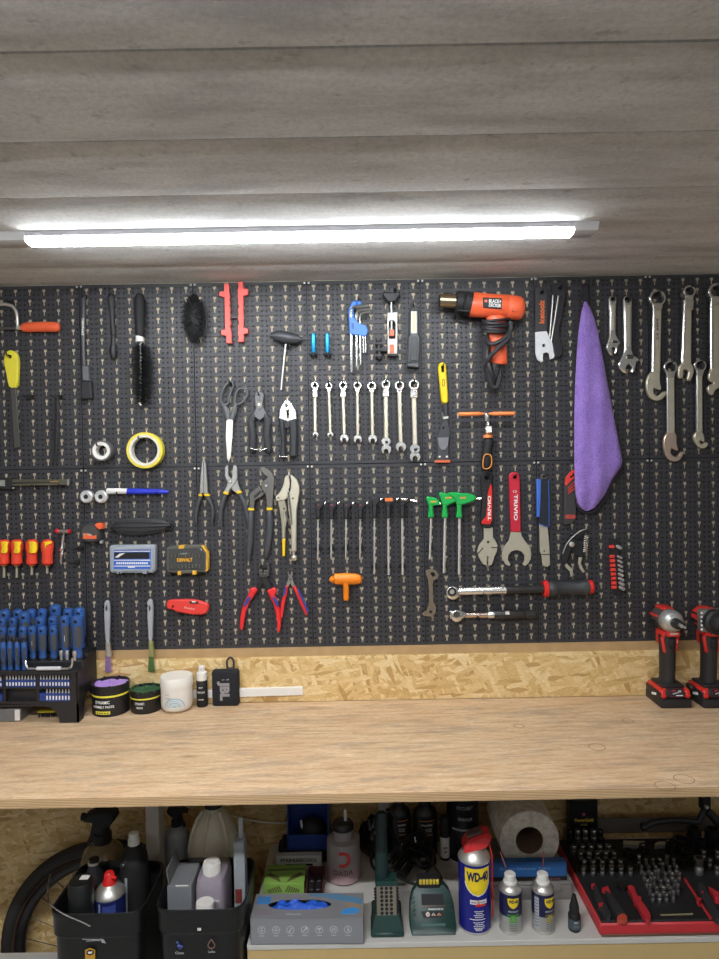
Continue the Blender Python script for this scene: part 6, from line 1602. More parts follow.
for k, (px, py, Z, r, lab) in enumerate(((94, 862, 1.43, .0215, 'black bottle neck standing behind the canister with the white sticker'),)):
    c = WZ(px, py, Z); c.z = zb; zt = WZ(px, py, Z).z - zb
    bottle('black_bottle', lab, 'bottle', c, r, [(r * .9, 0), (r, .004), (r, zt - .03), (r * .5, zt - .008), (r * .5, zt + .008), (.0001, zt + .009)], blackp, parts=[('collar', [(r * .52, zt - .004), (r * .58, zt - .003), (r * .58, zt + .001), (r * .52, zt + .002)], steel)])
# spray bottles
def sprayer(px, pytop, Z, s, lab, body, base, flip=1):
    zt = WZ(px, pytop, Z).z; c = WZ(px, pytop, Z); c.z = base
    t = thing('spray_bottle', c, lab, 'spray bottle', 'spray bottles under the bench')
    H_ = zt - base; sh = H_ - .062 * s
    G().lathe([(.036 * s, 0), (.040 * s, .006), (.040 * s, sh - .032 * s), (.034 * s, sh - .015 * s), (.018 * s, sh - .002 * s), (.014 * s, sh)], c, n=30).build('body', body, t)
    G().lathe([(.0155 * s, sh - .004), (.0165 * s, sh), (.0165 * s, sh + .016 * s), (.013 * s, sh + .018 * s), (.013 * s, sh + .034 * s)], c, n=22).build('collar', matteb, t)
    P = [(-.030, .052), (-.012, .060), (.012, .062), (.026, .056), (.028, .046), (.018, .034), (.010, .030), (-.013, .030), (-.016, .040), (-.030, .042), (-.034, .046)]
    g = G(); f = [c + Vector((flip * a * s, -.013 * s, sh + b * s)) for a, b in P]
    g.prism(f, [p + Vector((0, .026 * s, 0)) for p in f], bev=.003 * s); g.build('spray_head', matteb, t)
    g = G(); g.lathe([(.007 * s, 0), (.007 * s, .006 * s), (.003 * s, .006 * s), (.003 * s, .001)], c + Vector((-flip * .032 * s, 0, sh + .047 * s)), (-flip, 0, 0), 12, cap=False); g.build('nozzle', matteb, t)
    P = [(-.016, .042), (-.006, .040), (-.014, .010), (-.026, -.008), (-.030, -.004), (-.022, .016)]
    g = G(); f = [c + Vector((flip * a * s, -.005 * s, sh + b * s)) for a, b in P]
    g.prism(f, [p + Vector((0, .010 * s, 0)) for p in f], bev=.001 * s); g.build('trigger', matteb, t)
    return t
fr = mat('murky_clear_plastic', (168, 150, 120), .25, trans=.55, var=.1)
sprayer(102, 808.5, 1.548, 1.25, 'clear spray bottle with a large black trigger head behind the bucket nearest the wheel', fr, Z_LOW)
sprayer(176, 806, 1.585, .74, 'spray bottle half hidden behind the wooden bench leg with a black trigger head', mat('grey_clear_plastic', (170, 176, 180), .3, trans=.4), Z_LOW, -1)
# --- in the second bucket
def boxthing(name, lab, cat, px0, px1, pyf, pyb, Zf, Zb_, z0, m, bev=.002):
    a, b = WZ(px0, pyf, Zf), WZ(px1, pyf, Zf); zt = a.z
    t = thing(name, ((a.x + b.x) / 2, (a.y + (Zb_ - 1.70)) / 2, z0), lab, cat)
    y0, y1 = a.y, Zb_ - 1.70
    return t, (a.x + b.x) / 2, (y0 + y1) / 2, b.x - a.x, y1 - y0, zt
t, cx, cy, w, d, zt = boxthing('grey_carton', 'open silver grey carton with a raised flap standing in the bucket beside the glove box', 'box', 167, 191, 886, 858, 1.348, 1.430, zb, None)
sg2 = mat('silver_card', (128, 132, 136), .5, .15, var=.1, scale=40)
G().box((cx, cy, (zb + zt) / 2), (w, d, zt - zb), .0015).build('body', sg2, t)
G().box((cx - w / 2 + .001, cy, zt + .016), (.002, d * .95, .034), .0005, Matrix.Rotation(-.12, 3, 'Y')).build('flap', mat('card_edge_grey', (112, 114, 116), .6), t)
G().box((cx + w * .12, cy - d / 2 + .0008, zt - .001), (w * .55, .0016, .004), .0005).build('torn_edge', white, t)
lm = mat('lilac_translucent', (176, 166, 178), .35, trans=.3, var=.05)
c = WZ(214, 870, 1.415); c.z = zb; zt = WZ(214, 872, 1.390).z - zb
t = thing('fluid_bottle', c, 'square lilac translucent bottle with a white screw cap in the bucket', 'bottle')
G().lathe([(.029, 0), (.0315, .004), (.0315, zt - .022), (.028, zt - .008), (.018, zt - .002), (.013, zt)], c, n=36, sq=4, sy=1.55).build('body', lm, t)
cc = c + Vector((0, -.018, zt - .006))
G().lathe([(.0175, 0), (.0175, .024), (.016, .027), (.0001, .028)], cc, n=26).build('cap', white, t)
for i in range(26): G().box(cc + Vector((.0176 * math.cos(i * .2417), .0176 * math.sin(i * .2417), .012)), (.0014, .0014, .02)).build('cap_rib', white, t)
G().box(c + Vector((0, -.0490, zt - .046)), (.044, .001, .005), .0003).build('label_strip', mat('label_lilac', (206, 200, 210), .5), t)
c = WZ(205, 905, 1.335); c.z = zb; zt = WZ(205, 904, 1.335).z - zb
t = thing('fluid_bottle', c, 'low bottle whose white cap peeks over the bucket rim below the lilac one', 'bottle')
G().lathe([(.018, 0), (.020, .004), (.020, zt - .03), (.012, zt - .012)], c, n=24).build('body', lm, t)
G().lathe([(.0185, zt - .018), (.0185, zt + .002), (.017, zt + .005), (.0001, zt + .0055)], c, n=26).build('cap', white, t)
t, cx, cy, w, d, zt = boxthing('clear_pouch', 'narrow clear plastic pouch standing at the edge of the bucket beside the lilac bottle', 'pouch', 233, 244, 842, 842, 1.39, 1.425, zb, None)
G().box((cx, cy, (zb + zt) / 2), (w, d, zt - zb), .003, Matrix.Rotation(.0, 3, 'Y')).build('sleeve', mat('pouch_clear', (196, 204, 208), .2, trans=.45), t)
G().box((cx + .002, cy, zt + .02), (.010, .003, .044), .001).build('tab', mat('pouch_clear'), t)
G().box((cx - .002, cy - d / 2 - .001, zt - .115), (w * .6, .003, .03), .001).build('red_content', mat('dull_brick', (120, 50, 44), .6), t)
# cream jug
c = WZ(214, 830, 1.555); zt = WZ(214, 805, 1.555).z; c.z = Z_LOW
t = thing('plastic_jug', c, 'cream plastic jug with sloping ribbed shoulders standing behind the second bucket', 'jug')
zt -= Z_LOW
cm = mat('cream_plastic', (208, 202, 182), .5, var=.06)
G().lathe([(.056, 0), (.060, .006), (.060, zt - .098), (.058, zt - .092), (.052, zt - .060), (.036, zt - .026), (.022, zt - .010), (.018, zt - .004), (.018, zt)], c, n=36, sq=.1).build('body', cm, t)
for a in (-.25, .8, -1.2): G().tube([c + Vector((q * math.sin(a), -q * math.cos(a), z)) for q, z in ((.058, zt - .10), (.052, zt - .062), (.038, zt - .026), (.024, zt - .010))], .0045, n=8).build('rib', cm, t)
G().lathe([(.0215, zt - .002), (.0215, zt + .012), (.019, zt + .014), (.0001, zt + .014)], c, n=26).build('cap', blackp, t)
g = G(); g.tube([WZ(u, v, 1.688) for u, v in spline([(231, 815), (245, 819), (262, 822), (280, 823), (292, 822)], 5)], .0022, n=8)
tag(g.build('white_cable', white), 'thin white cable running along the chipboard wall behind the cream jug', 'cable')

# ---------------------------------------------------------------- on the shelf
def fbox(M, c, d, bev=.001): return G(M).box(c, d, bev)
# glove box
a, b = H(*SH(54, 490), Zs), H(*SH(636, 492), Zs)
w = b.x - a.x; M = loc((a.x + b.x) / 2, a.y, Zs, -.012); h = W(*SH(340, 350), -a.y).z - Zs; d = .078
t = thing('glove_box', M.translation, 'silver grey dispenser box with bright blue gloves showing in its oval opening', 'box')
gx = mat('carton_silver', (150, 152, 156), .42, .25, var=.06, scale=6)
g = G(M)
g.box((0, .0008, h / 2), (w, .0016, h), .0004); g.box((0, d - .0008, h / 2), (w, .0016, h), .0004)
for s in (-1, 1): g.box((s * (w / 2 - .0008), d / 2, h / 2), (.0016, d, h), .0004)
g.box((0, d / 2, .0008), (w, d, .0016)); g.build('carton', gx, t)
top = [(-w / 2, 0), (w / 2, 0), (w / 2, d), (-w / 2, d)]
def onM(P, z, M=M): return [M @ Vector((x, y, z)) for x, y in P]
ov = [(-.018 + .066 * math.copysign(abs(math.cos(q)) ** .7, math.cos(q)), .042 + .0165 * math.sin(q)) for q in [i * math.pi / 18 for i in range(36)]]
def zprism(P, z0, z1, holes=(), M=M):
    g = G(M); n = len(P); vs = [(x, y, z1) for x, y in P] + [(x, y, z0) for x, y in P]; fs = [(i, (i + 1) % n, n + (i + 1) % n, n + i) for i in range(n)]
    loops_t, loops_b = [list(range(n))], [list(range(n, 2 * n))]
    for hh in holes:
        k = len(vs); m_ = len(hh); vs += [(x, y, z1) for x, y in hh] + [(x, y, z0) for x, y in hh]
        fs += [(k + i, k + (i + 1) % m_, k + m_ + (i + 1) % m_, k + m_ + i) for i in range(m_)]
        loops_t.append(list(range(k, k + m_))); loops_b.append(list(range(k + m_, k + 2 * m_)))
    for L in (loops_t, loops_b):
        fl = [i for q in L for i in q]
        for tr in tessellate_polygon([[Vector((vs[i][0], vs[i][1], 0)) for i in q] for q in L]): fs.append(tuple(fl[i] for i in tr))
    return g.add(vs, fs)
zprism(top, h - .0012, h + .0004, [ov]).build('top_panel', gx, t)
g = G(M); vs = []; nx_, ny_ = 40, 12
for i in range(nx_ + 1):
    for j in range(ny_ + 1):
        x = -.084 + .132 * i / nx_; y = .025 + .034 * j / ny_
        e = min(1, 6 * min(i / nx_, 1 - i / nx_)) * min(1, 4 * min(j / ny_, 1 - j / ny_))
        vs.append((x, y, h - .014 + .016 * e + .0035 * e * math.sin(x * 190 + math.sin(y * 260)) + .002 * e * math.sin(x * 90 - y * 400)))
g.add(vs, [(i * (ny_ + 1) + j, (i + 1) * (ny_ + 1) + j, (i + 1) * (ny_ + 1) + j + 1, i * (ny_ + 1) + j + 1) for i in range(nx_) for j in range(ny_)])
gv = mat('nitrile_blue', (34, 92, 206), .5, var=.1)
tag(g.build('nitrile_gloves', gv), 'crumpled bright blue gloves filling the oval opening of the silver dispenser box', 'gloves')
zprism([(-w / 2 + .006, .044), (-w / 2 + .034, .044), (-w / 2 + .034, .068), (-w / 2 + .006, .068)], h + .0004, h + .0008).build('top_print', mat('print_blue', (66, 132, 196), .5), t)
zprism([(.0, .068), (.03, .066), (.075, .050), (w / 2 - .004, .040), (w / 2 - .004, .060), (.06, .074), (.0, .075)], h + .0004, h + .0008).build('top_print', mat('print_pale_blue', (92, 140, 176), .5), t)
zprism([(.068, .010), (.10, .012), (.108, .024), (.094, .032), (.074, .026)], h + .0004, h + .0009).build('top_print', mat('print_sky_blue', (66, 150, 220), .5), t)
zprism([(.074, .028), (w / 2 - .004, .028), (w / 2 - .004, .046), (.08, .050)], h + .0004, h + .0007).build('top_print', mat('print_tan', (160, 140, 118), .5), t)
glyphs('SAFETY', lambda u, v: M @ Vector((-w / 2 + .026 + u, .024 + v, h + .0006)), .034, .006, mat('print_rose', (150, 108, 120), .5), t)
glyphs('NITRILE', lambda u, v: M @ Vector((-w / 2 + .026 + u, .014 + v, h + .0006)), .036, .006, mat('print_rose'), t)
glyphs('Gloves', lambda u, v: M @ Vector((-.028 + u, .012 + v, h + .0006)), .03, .006, inkw, t)
pr_ = mat('print_light_grey', (206, 208, 210), .5)
for k in range(7):
    u = -w / 2 + .023 + k * .0292; v = h * .56
    g = G(M); n = 20; R0 = .0078
    vs = [(u + q * math.cos(i * 2 * math.pi / n), -.0003, v + q * math.sin(i * 2 * math.pi / n)) for i in range(n) for q in (R0, R0 - .0011)]
    g.add(vs, [(2 * i, 2 * i + 1, (2 * i + 3) % (2 * n), (2 * i + 2) % (2 * n)) for i in range(n)])
    bars = ([(0, 0, .006, .0012, 0), (0, .003, .005, .0012, 0), (0, -.003, .005, .0012, 0)], [(0, 0, .011, .0012, 0), (0, 0, .0012, .011, 0)], [(0, 0, .009, .0016, .9), (-.002, -.003, .003, .003, .9)], [(0, 0, .009, .002, .8), (.003, .003, .004, .004, .8)], [(0, .002, .008, .0028, 0), (0, -.002, .0018, .006, 0)], [(-.003, 0, .0012, .009, 0), (.003, 0, .0012, .009, 0), (0, 0, .006, .0012, .9)], [(0, 0, .0016, .011, 0), (.0015, -.001, .003, .004, 0)])[k]
    for (x, z, sx, sz, an) in bars:
        ca, sa = math.cos(an), math.sin(an)
        q = [(u + x + ca * i * sx / 2 - sa * j * sz / 2, -.0003, v + z + sa * i * sx / 2 + ca * j * sz / 2) for i, j in ((-1, -1), (1, -1), (1, 1), (-1, 1))]
        g.add(q, [(0, 1, 2, 3)])
    g.add([(u - .005, -.0003, v - .0125), (u + .005, -.0003, v - .0125), (u + .005, -.0003, v - .0112), (u - .005, -.0003, v - .0112)], [(0, 1, 2, 3)])
    g.build('icon_print', pr_, t)
# green box
a, b = WZ(263, 884, 1.472), WZ(304, 884, 1.472); w = b.x - a.x; h = a.z - Zs
M = loc((a.x + b.x) / 2, a.y, Zs); d = .072
t = thing('green_carton', M.translation, 'light green carton with a leaf picture standing behind the glove box', 'box')
fbox(M, (0, d / 2, h / 2), (w, d, h), .001).build('body', mat('leaf_green_card', (138, 180, 84), .5, var=.08), t)
g = G(M)
for s in (-1, 1):
    for k in range(6):
        x0 = s * (.008 + .005 * k); g.box((x0, -.0003, h - .012 + .0 * k - .001 * k), (.003, .0006, .016 - .0015 * k), 0, Matrix.Rotation(s * .5, 3, 'Y'))
g.build('leaf_print', mat('leaf_brown', (92, 92, 52), .6), t)
for s in (-1, 1): zprism([(s * .006, .004), (s * .030, .022), (s * .042, .034), (s * .034, .040), (s * .014, .026)], h, h + .0006, (), M).build('leaf_print', mat('leaf_brown'), t)
zprism([(-w / 2 + .004, .046), (w / 2 - .002, .050), (w / 2 - .002, .058), (-w / 2 + .004, .054)], h, h + .0005, (), M).build('band_print', mat('band_olive', (96, 110, 70), .5), t)
glyphs('LATINO', lambda u, v: M @ Vector((u, .066 + v, h + .0006)), .05, .006, mat('print_olive', (70, 80, 50), .5), t)
# long white carton and dark tray behind
a, b = WZ(276, 868, 1.585), WZ(322, 868, 1.585); w = b.x - a.x
M = loc((a.x + b.x) / 2, a.y, Zs); hh = WZ(300, 856, 1.585).z - Zs
t = thing('white_carton', M.translation, 'flat white carton with black lettering behind the light green carton', 'box')
fbox(M, (0, .009, hh / 2), (w, .018, hh), .001).build('body', mat('card_white', (196, 196, 192), .6), t)
glyphs('STAINLESSCOOL', lambda u, v: M @ Vector((u, -.0005, hh - .010 + v)), w * .8, .008, inkb, t, bold=.03)
sheet('print_row', M, [(-w * .3, hh - .024), (w * .3, hh - .024), (w * .3, hh - .019), (-w * .3, hh - .019)], inkb, t)
a, b = WZ(304, 889, 1.46), WZ(321, 889, 1.46)
t = thing('red_rimmed_tray', ((a.x + b.x) / 2, -.20, Zs), 'small dark tray with a dull red rim beside the light green carton', 'tray')
M = loc((a.x + b.x) / 2 + .004, a.y, Zs)
g = G(M); g.box((0, .04, .003), (.036, .10, .006), .001)
for s in (-1, 1): g.box((s * .018, .04, .014), (.003, .10, .028), .001); g.box((0, .04 + s * .05, .014), (.036, .003, .028), .001)
g.build('tray', mat('tray_maroon', (88, 44, 46), .5), t)
for k in range(4): tag(G(M).box((-.008 + .016 * (k % 2), .02 + .03 * (k // 2), .016), (.013, .024, .019), .002).build('black_clip', blackp), 'black clip lying in the small red-rimmed tray', 'clip', 'black clips in the tray')
# dark case and blue bin
a, b = WZ(281, 852, 1.605), WZ(332, 852, 1.605); M = loc((a.x + b.x) / 2, a.y + .004, Zs); hb = WZ(306, 851, 1.60).z - Zs
t = thing('flat_black_case', M.translation, 'flat dark case lying under the blue storage bin', 'case')
fbox(M, (0, .036, hb / 2), (b.x - a.x + .01, .07, hb), .004).build('body', matteb, t)
G(M).tube([(-.063, -.002, hb * .4), (-.063, -.006, hb * 1.3), (-.060, -.006, hb * 1.7)], .005, n=8).build('handle', blackp, t)
a, b = WZ(287, 849, 1.60), WZ(329, 849, 1.60); w = b.x - a.x; M = loc((a.x + b.x) / 2, a.y + .004, Zs + hb + .0006)
H_ = min(WZ(300, 800, 1.60).z, Z_BENCH - .03) - Zs - hb; fh = WZ(300, 836, 1.6).z - Zs - hb
t = thing('storage_bin', M.translation, 'dark blue open fronted storage bin holding black odds and ends', 'bin')
bb = mat('bin_blue', (30, 58, 128), .45)
g = G(M); dd = .062
g.box((0, dd / 2, .0015), (w, dd, .003)); g.box((0, .0015, fh / 2), (w, .003, fh), .001); g.box((0, dd - .0015, H_ / 2), (w, .003, H_), .001)
for s in (-1, 1):
    P = [(0, 0), (dd, 0), (dd, H_), (.012, H_), (.006, fh + .02), (0, fh)]
    vs = [(s * w / 2, y, z) for y, z in P] + [(s * (w / 2 - .003), y, z) for y, z in P]; n = len(P)
    g.add(vs, [tuple(range(n)), tuple(range(n, 2 * n))] + [(i, (i + 1) % n, n + (i + 1) % n, n + i) for i in range(n)])
g.build('body', bb, t)
fbox(M, (0, -.001, fh - .002), (w, .004, .004), .001).build('front_lip', bb, t)
tag(G(M).ball((.008, .03, .034), (.03, .024, .03), 16, 10).build('black_lump', matteb), 'rounded black item lying in the dark blue bin', 'item')
tag(G(M).tube([(-.014, .022, .034), (-.018, .018, .062)], .003, n=8).build('white_rod', white), 'short white rod leaning in the dark blue bin', 'rod')
# drink bottle
c = H(344, 887, Zs); r = .0390; c.y += r * .9; c.x = WZ(344, 880, 1.70 + c.y).x; hb2 = WZ(344, 838, 1.70 + c.y).z - Zs
fz = mat('frosted_grey', (176, 170, 170), .4, trans=.25, var=.04)
t = thing('drink_bottle', c, 'frosted squeeze bottle with a red crescent and dark letters', 'bottle')
G().lathe([(r * .6, 0), (r * .85, .004), (r * .98, .016), (r, .028), (r, hb2 - .006), (r * .97, hb2), (r * .6, hb2 + .003), (r * .58, hb2 + .028), (r * .5, hb2 + .030)], c, n=44).build('body', fz, t)
G().lathe([(r * .99, .006), (r * 1.004, .028), (r * 1.004, .040)], c, n=44, cap=False).build('tinted_base', mat('tint_rose', (190, 158, 166), .4, trans=.2), t)
G().lathe([(r * .64, hb2 + .024), (r * .64, hb2 + .034), (r * .52, hb2 + .040), (r * .3, hb2 + .042), (.0001, hb2 + .042)], c, n=30).build('cap', blackp, t)
G().tube([c + Vector((.006, 0, hb2 + .04)), c + Vector((.006, 0, hb2 + .068))], .0035, n=10).build('spout', white, t)
ar = []
for i in range(19):
    a_ = math.radians(115 - 230 * i / 18); ar.append((.002 + .0165 * math.cos(a_), .0165 * math.sin(a_)))
g = G(); vs = []
for i in range(19):
    a_ = math.radians(125 - 250 * i / 18)
    for q in (.0185, .0105):
        u = -.001 + q * math.cos(a_); v = hb2 * .69 + q * math.sin(a_); b_ = u / r
        vs.append((c.x + (r + .0006) * math.sin(b_), c.y - (r + .0006) * math.cos(b_), c.z + v))
g.add(vs, [(2 * i, 2 * i + 1, 2 * i + 3, 2 * i + 2) for i in range(18)]); g.build('crescent_print', mat('crescent_red', (206, 66, 54), .5), t)
cyltext('DASIA', c, r, hb2 * .36, .046, .012, mat('letter_dark', (60, 58, 60), .5), t, bold=0)
# black plastic bag
g = G(); bx = WZ(374, 838, 1.628)
vs, fs = [], []
for i in range(15):
    for j in range(24):
        th = math.pi * (i + .01) / 14.02; a_ = 2 * math.pi * j / 24
        q = 1 + .12 * math.sin(3 * a_ + 5 * th) + .09 * math.sin(7 * a_ - 4 * th) + RND.uniform(-.05, .05)
        vs.append((bx.x + .036 * q * math.sin(th) * math.cos(a_), bx.y + .030 * q * math.sin(th) * math.sin(a_), Zs + .050 + .049 * math.cos(th) * (1 if math.cos(th) < 0 else q)))
fs = [(i * 24 + j, (i + 1) * 24 + j, (i + 1) * 24 + (j + 1) % 24, i * 24 + (j + 1) % 24) for i in range(14) for j in range(24)]
tag(g.add(vs, fs).build('plastic_bag', mat('bag_black', (20, 20, 22), .18), None, 20), 'crumpled shiny black plastic bag behind the frosted squeeze bottle', 'bag')
tag(G().box(WZ(384, 806, 1.688), (.028, .006, .034), .001).build('wall_plate', white), 'small white plate on the chipboard wall above the black bag', 'wall plate')
# corded lamp / heater
gd = mat('tool_green', (22, 58, 52), .45); gd2 = mat('tool_green_dark', (18, 44, 42), .5)
a, b = H(*SL(70, 918), Zs), H(*SL(282, 918), Zs); w = b.x - a.x; M = loc((a.x + b.x) / 2, a.y, Zs)
k = (1.36 / FPX) / 6.39
t = thing('work_lamp', M.translation, 'dark green work lamp with a perforated metal front and a tall upright handle', 'work light')
def zz(v, Z=1.36): return W(*SL(180, v), 1.70 - Z).z - Zs
fbox(M, (0, .030, zz(850) / 2), (w, .06, zz(850)), .003).build('foot', gd, t)
def taper(M, w0, w1, y0, y1, y0b, y1b, z0, z1):
    g = G(M); vs = [(-w0 / 2, y0, z0), (w0 / 2, y0, z0), (w0 / 2, y1, z0), (-w0 / 2, y1, z0), (-w1 / 2, y0b, z1), (w1 / 2, y0b, z1), (w1 / 2, y1b, z1), (-w1 / 2, y1b, z1)]
    return g.add(vs, [(0, 1, 2, 3), (4, 5, 6, 7), (0, 1, 5, 4), (1, 2, 6, 5), (2, 3, 7, 6), (3, 0, 4, 7)])
zA, zB, zC = zz(850), zz(742, 1.375), zz(505, 1.40)
taper(M, w * .96, w * .70, .002, .058, .014, .055, zA, zB + .004).build('lower_body', gd, t)
taper(M, w * .66, w * .66, .016, .056, .030, .062, zB, zC).build('upper_body', gd, t)
fbox(M, (0, .05, zB * .78), (w * .92, .022, zB * .8), .004).build('back_shell', gd2, t)
# perforated plate
sl = math.atan2(.014, zC - zB)
Mp = M @ Matrix.Translation((0, .0155, zB + .002)) @ Matrix.Rotation(-sl, 4, 'X')
ph = (zC - zB) * .86; pw = w * .60
holes = []
for i in range(3):
    for j in range(7): holes.append([(pw * .24 * (i - 1) + .0036 * math.cos(q), ph * (.07 + .143 * j) + .0036 * math.sin(q)) for q in [m * math.pi / 5 for m in range(10)]])
g = G(Mp); P = [(-pw / 2, 0), (pw / 2, 0), (pw / 2, ph), (-pw / 2, ph)]
g.prism([(x, -.0022, z) for x, z in P], [(x, -.0008, z) for x, z in P], [[(x, -.0022, z) for x, z in h_] for h_ in holes], [[(x, -.0008, z) for x, z in h_] for h_ in holes])
g.build('perforated_plate', mat('plate_grey_metal', (150, 142, 128), .4, .6), t)
G(Mp).box((0, -.0003, ph / 2), (pw * .96, .0008, ph * .98)).build('plate_backing', inkb, t)
for s in (-1, 1):
    for j in range(9): G(Mp).box((s * (pw / 2 + .003), -.0004, ph * (.08 + .105 * j)), (.005, .002, .004), 0, Matrix.Rotation(.6 * s, 3, 'Y')).build('vent_slot', matteb, t)
ht = W(*SL(160, 98), .27).z - Zs
G(M).tube([(-.008, .048, zC - .01), (-.008, .056, zC + .05), (-.007, .066, ht - .02), (-.006, .070, ht)], [.0155, .0135, .0125, .012], n=16, flat=.8, up=(0, -1, 0), ends=.6).build('upright_handle', gd2, t)
# cable coil
cm2 = mat('cable_black', (24, 24, 26), .45)
g = G(); cc = H(402, 876, Zs)
def coil(pts, r=.0034): g.tube([Vector(p) for p in pts], r, n=8)
def wz(px, py, Z): return WZ(px, py, Z)
coil([wz(*SL(u, v), Z) for u, v, Z in spline([(170, 95, 1.46), (200, 100, 1.47), (228, 160, 1.50), (235, 240, 1.52), (262, 330, 1.53), (250, 420, 1.50), (205, 470, 1.46), (150, 500, 1.47), (90, 470, 1.50), (70, 410, 1.54), (100, 350, 1.56), (170, 380, 1.55), (260, 350, 1.53)], 6)])
for du, dv, s in ((0, 0, 1), (8, 18, .92), (-6, 34, .86), (14, 44, .8)):
    coil([wz(*SL(u + du, v + dv), Z) for u, v, Z in spline([(190, 400, 1.52), (240, 340, 1.54), (330, 250, 1.58), (400, 230, 1.60), (420, 262, 1.60), (350, 320, 1.57), (280, 372, 1.53), (230, 452, 1.49), (262, 492, 1.47), (330, 400, 1.53), (398, 330, 1.57), (452, 342, 1.58), (464, 390, 1.56), (400, 430, 1.52), (330, 400, 1.53)], 6)], .0032)
coil([wz(*SL(u, v), Z) for u, v, Z in spline([(300, 340, 1.55), (390, 372, 1.53), (460, 440, 1.48), (515, 520, 1.43), (520, 545, 1.415)], 6)], .0032)
coil([wz(*SL(u, v), Z) for u, v, Z in spline([(460, 390, 1.55), (450, 440, 1.50), (425, 500, 1.45), (412, 535, 1.42)], 6)], .0032)
coil([wz(*SL(u, v), Z) for u, v, Z in spline([(240, 520, 1.45), (310, 556, 1.43), (372, 576, 1.42)], 6)], .0032)
g.v = [Vector((v.x, v.y, max(v.z, Zs + .0005))) for v in g.v]
t = thing('power_cable', cc, 'loosely coiled black power cable between the work lamp and the battery charger', 'cable')
g.build('cord', cm2, t)
for P in ([(268, 310), (258, 345), (276, 375)], [(200, 478), (236, 478), (254, 510)], [(350, 268), (356, 300)]):
    G().tube([wz(*SL(u, v), 1.505 if v > 400 else 1.53) for u, v in spline(P, 4)], .0016, n=6).build('twist_tie', white, t)
# charger
a, b = H(*SL(322, 914), Zs), H(*SL(626, 914), Zs); w = b.x - a.x; M = loc((a.x + b.x) / 2, a.y, Zs)
t = thing('battery_charger', M.translation, 'dark green battery charger with yellow contacts on top and small warning icons', 'charger')
zt_ = zz(585, 1.40)
P = [(-.46, 0), (.46, 0), (.5, .18), (.47, .62), (.40, .86), (.30, 1.0), (-.30, 1.0), (-.40, .86), (-.47, .62), (-.5, .18)]
lean = .05
f = [(x * w, .004 + lean * z, z * zt_) for x, z in P]
g = G(M); g.prism(f, [(x, y + .030 * (1 - .4 * z / zt_), z) for x, y, z in f], bev=.003); g.build('body', gd, t)
al = math.atan2(lean, zt_)
Mf = M @ Matrix.Translation((0, .004, 0)) @ Matrix.Rotation(-al, 4, 'X'); L = zt_ / math.cos(al)
sheet('dark_panel', Mf, [(-w * .22, L * .62), (w * .26, L * .62), (w * .26, L * .84), (-w * .22, L * .84)], matteb, t, .0008)
sheet('icon_panel', Mf, [(-w * .20, L * .36), (w * .20, L * .36), (w * .27, L * .49), (-w * .24, L * .49), ], inkb, t, .0008)
for k_, x in enumerate((-.10, .02, .14)):
    q = [(x * w + .0042 * math.cos(i * math.pi / 6), L * .43 + .0042 * math.sin(i * math.pi / 6)) for i in range(12)] if k_ == 0 else [(x * w - .0048, L * .405), (x * w + .0048, L * .405), (x * w, L * .46)]
    sheet('icon', Mf, q, mat('icon_cream', (222, 206, 190), .5) if k_ != 2 else mat('icon_orange', (220, 150, 110), .5), t, .0012)
    sheet('icon_mark', Mf, [(x * w - .001, L * .412), (x * w + .001, L * .412), (x * w + .001, L * .438), (x * w - .001, L * .438)], inkb, t, .0016)
glyphs('PARKSIDE', lambda u, v: Mf @ Vector((w * .08 + u, -.001, L * .53 + v)), w * .32, L * .035, inkw, t, bold=.02)
for k_ in range(6): sheet('red_dash', Mf, [(-w * .24 + k_ * w * .095, L * .59), (-w * .24 + (k_ + .8) * w * .095, L * .59), (-w * .24 + (k_ + .8) * w * .095, L * .60), (-w * .24 + k_ * w * .095, L * .60)], mat('dash_red', (150, 66, 60), .5), t, .0006)
sheet('front_ridge', Mf, [(-w * .26, L * .19), (w * .26, L * .19), (w * .26, L * .245), (-w * .26, L * .245)], mat('ridge_green', (44, 92, 84), .4), t, .003)
for s in (-1, 1):
    for j in range(5): G(Mf).box((s * w * .40, 0, L * (.42 + .085 * j)), (w * .10, .004, L * .022), .0005, Matrix.Rotation(.6 * s, 3, 'Y')).build('side_rib', gd2, t)
Mt = M @ Matrix.Translation((0, lean + .012, zt_))
fbox(Mt, (-.004, 0, .008), (w * .50, .026, .020), .003).build('contact_block', blackp, t)
for j in range(6): fbox(Mt, (-.022 + .0072 * j, -.0125, .012), (.0056, .004, .010), .0008).build('contact', mat('contact_yellow', (222, 196, 62), .45), t)
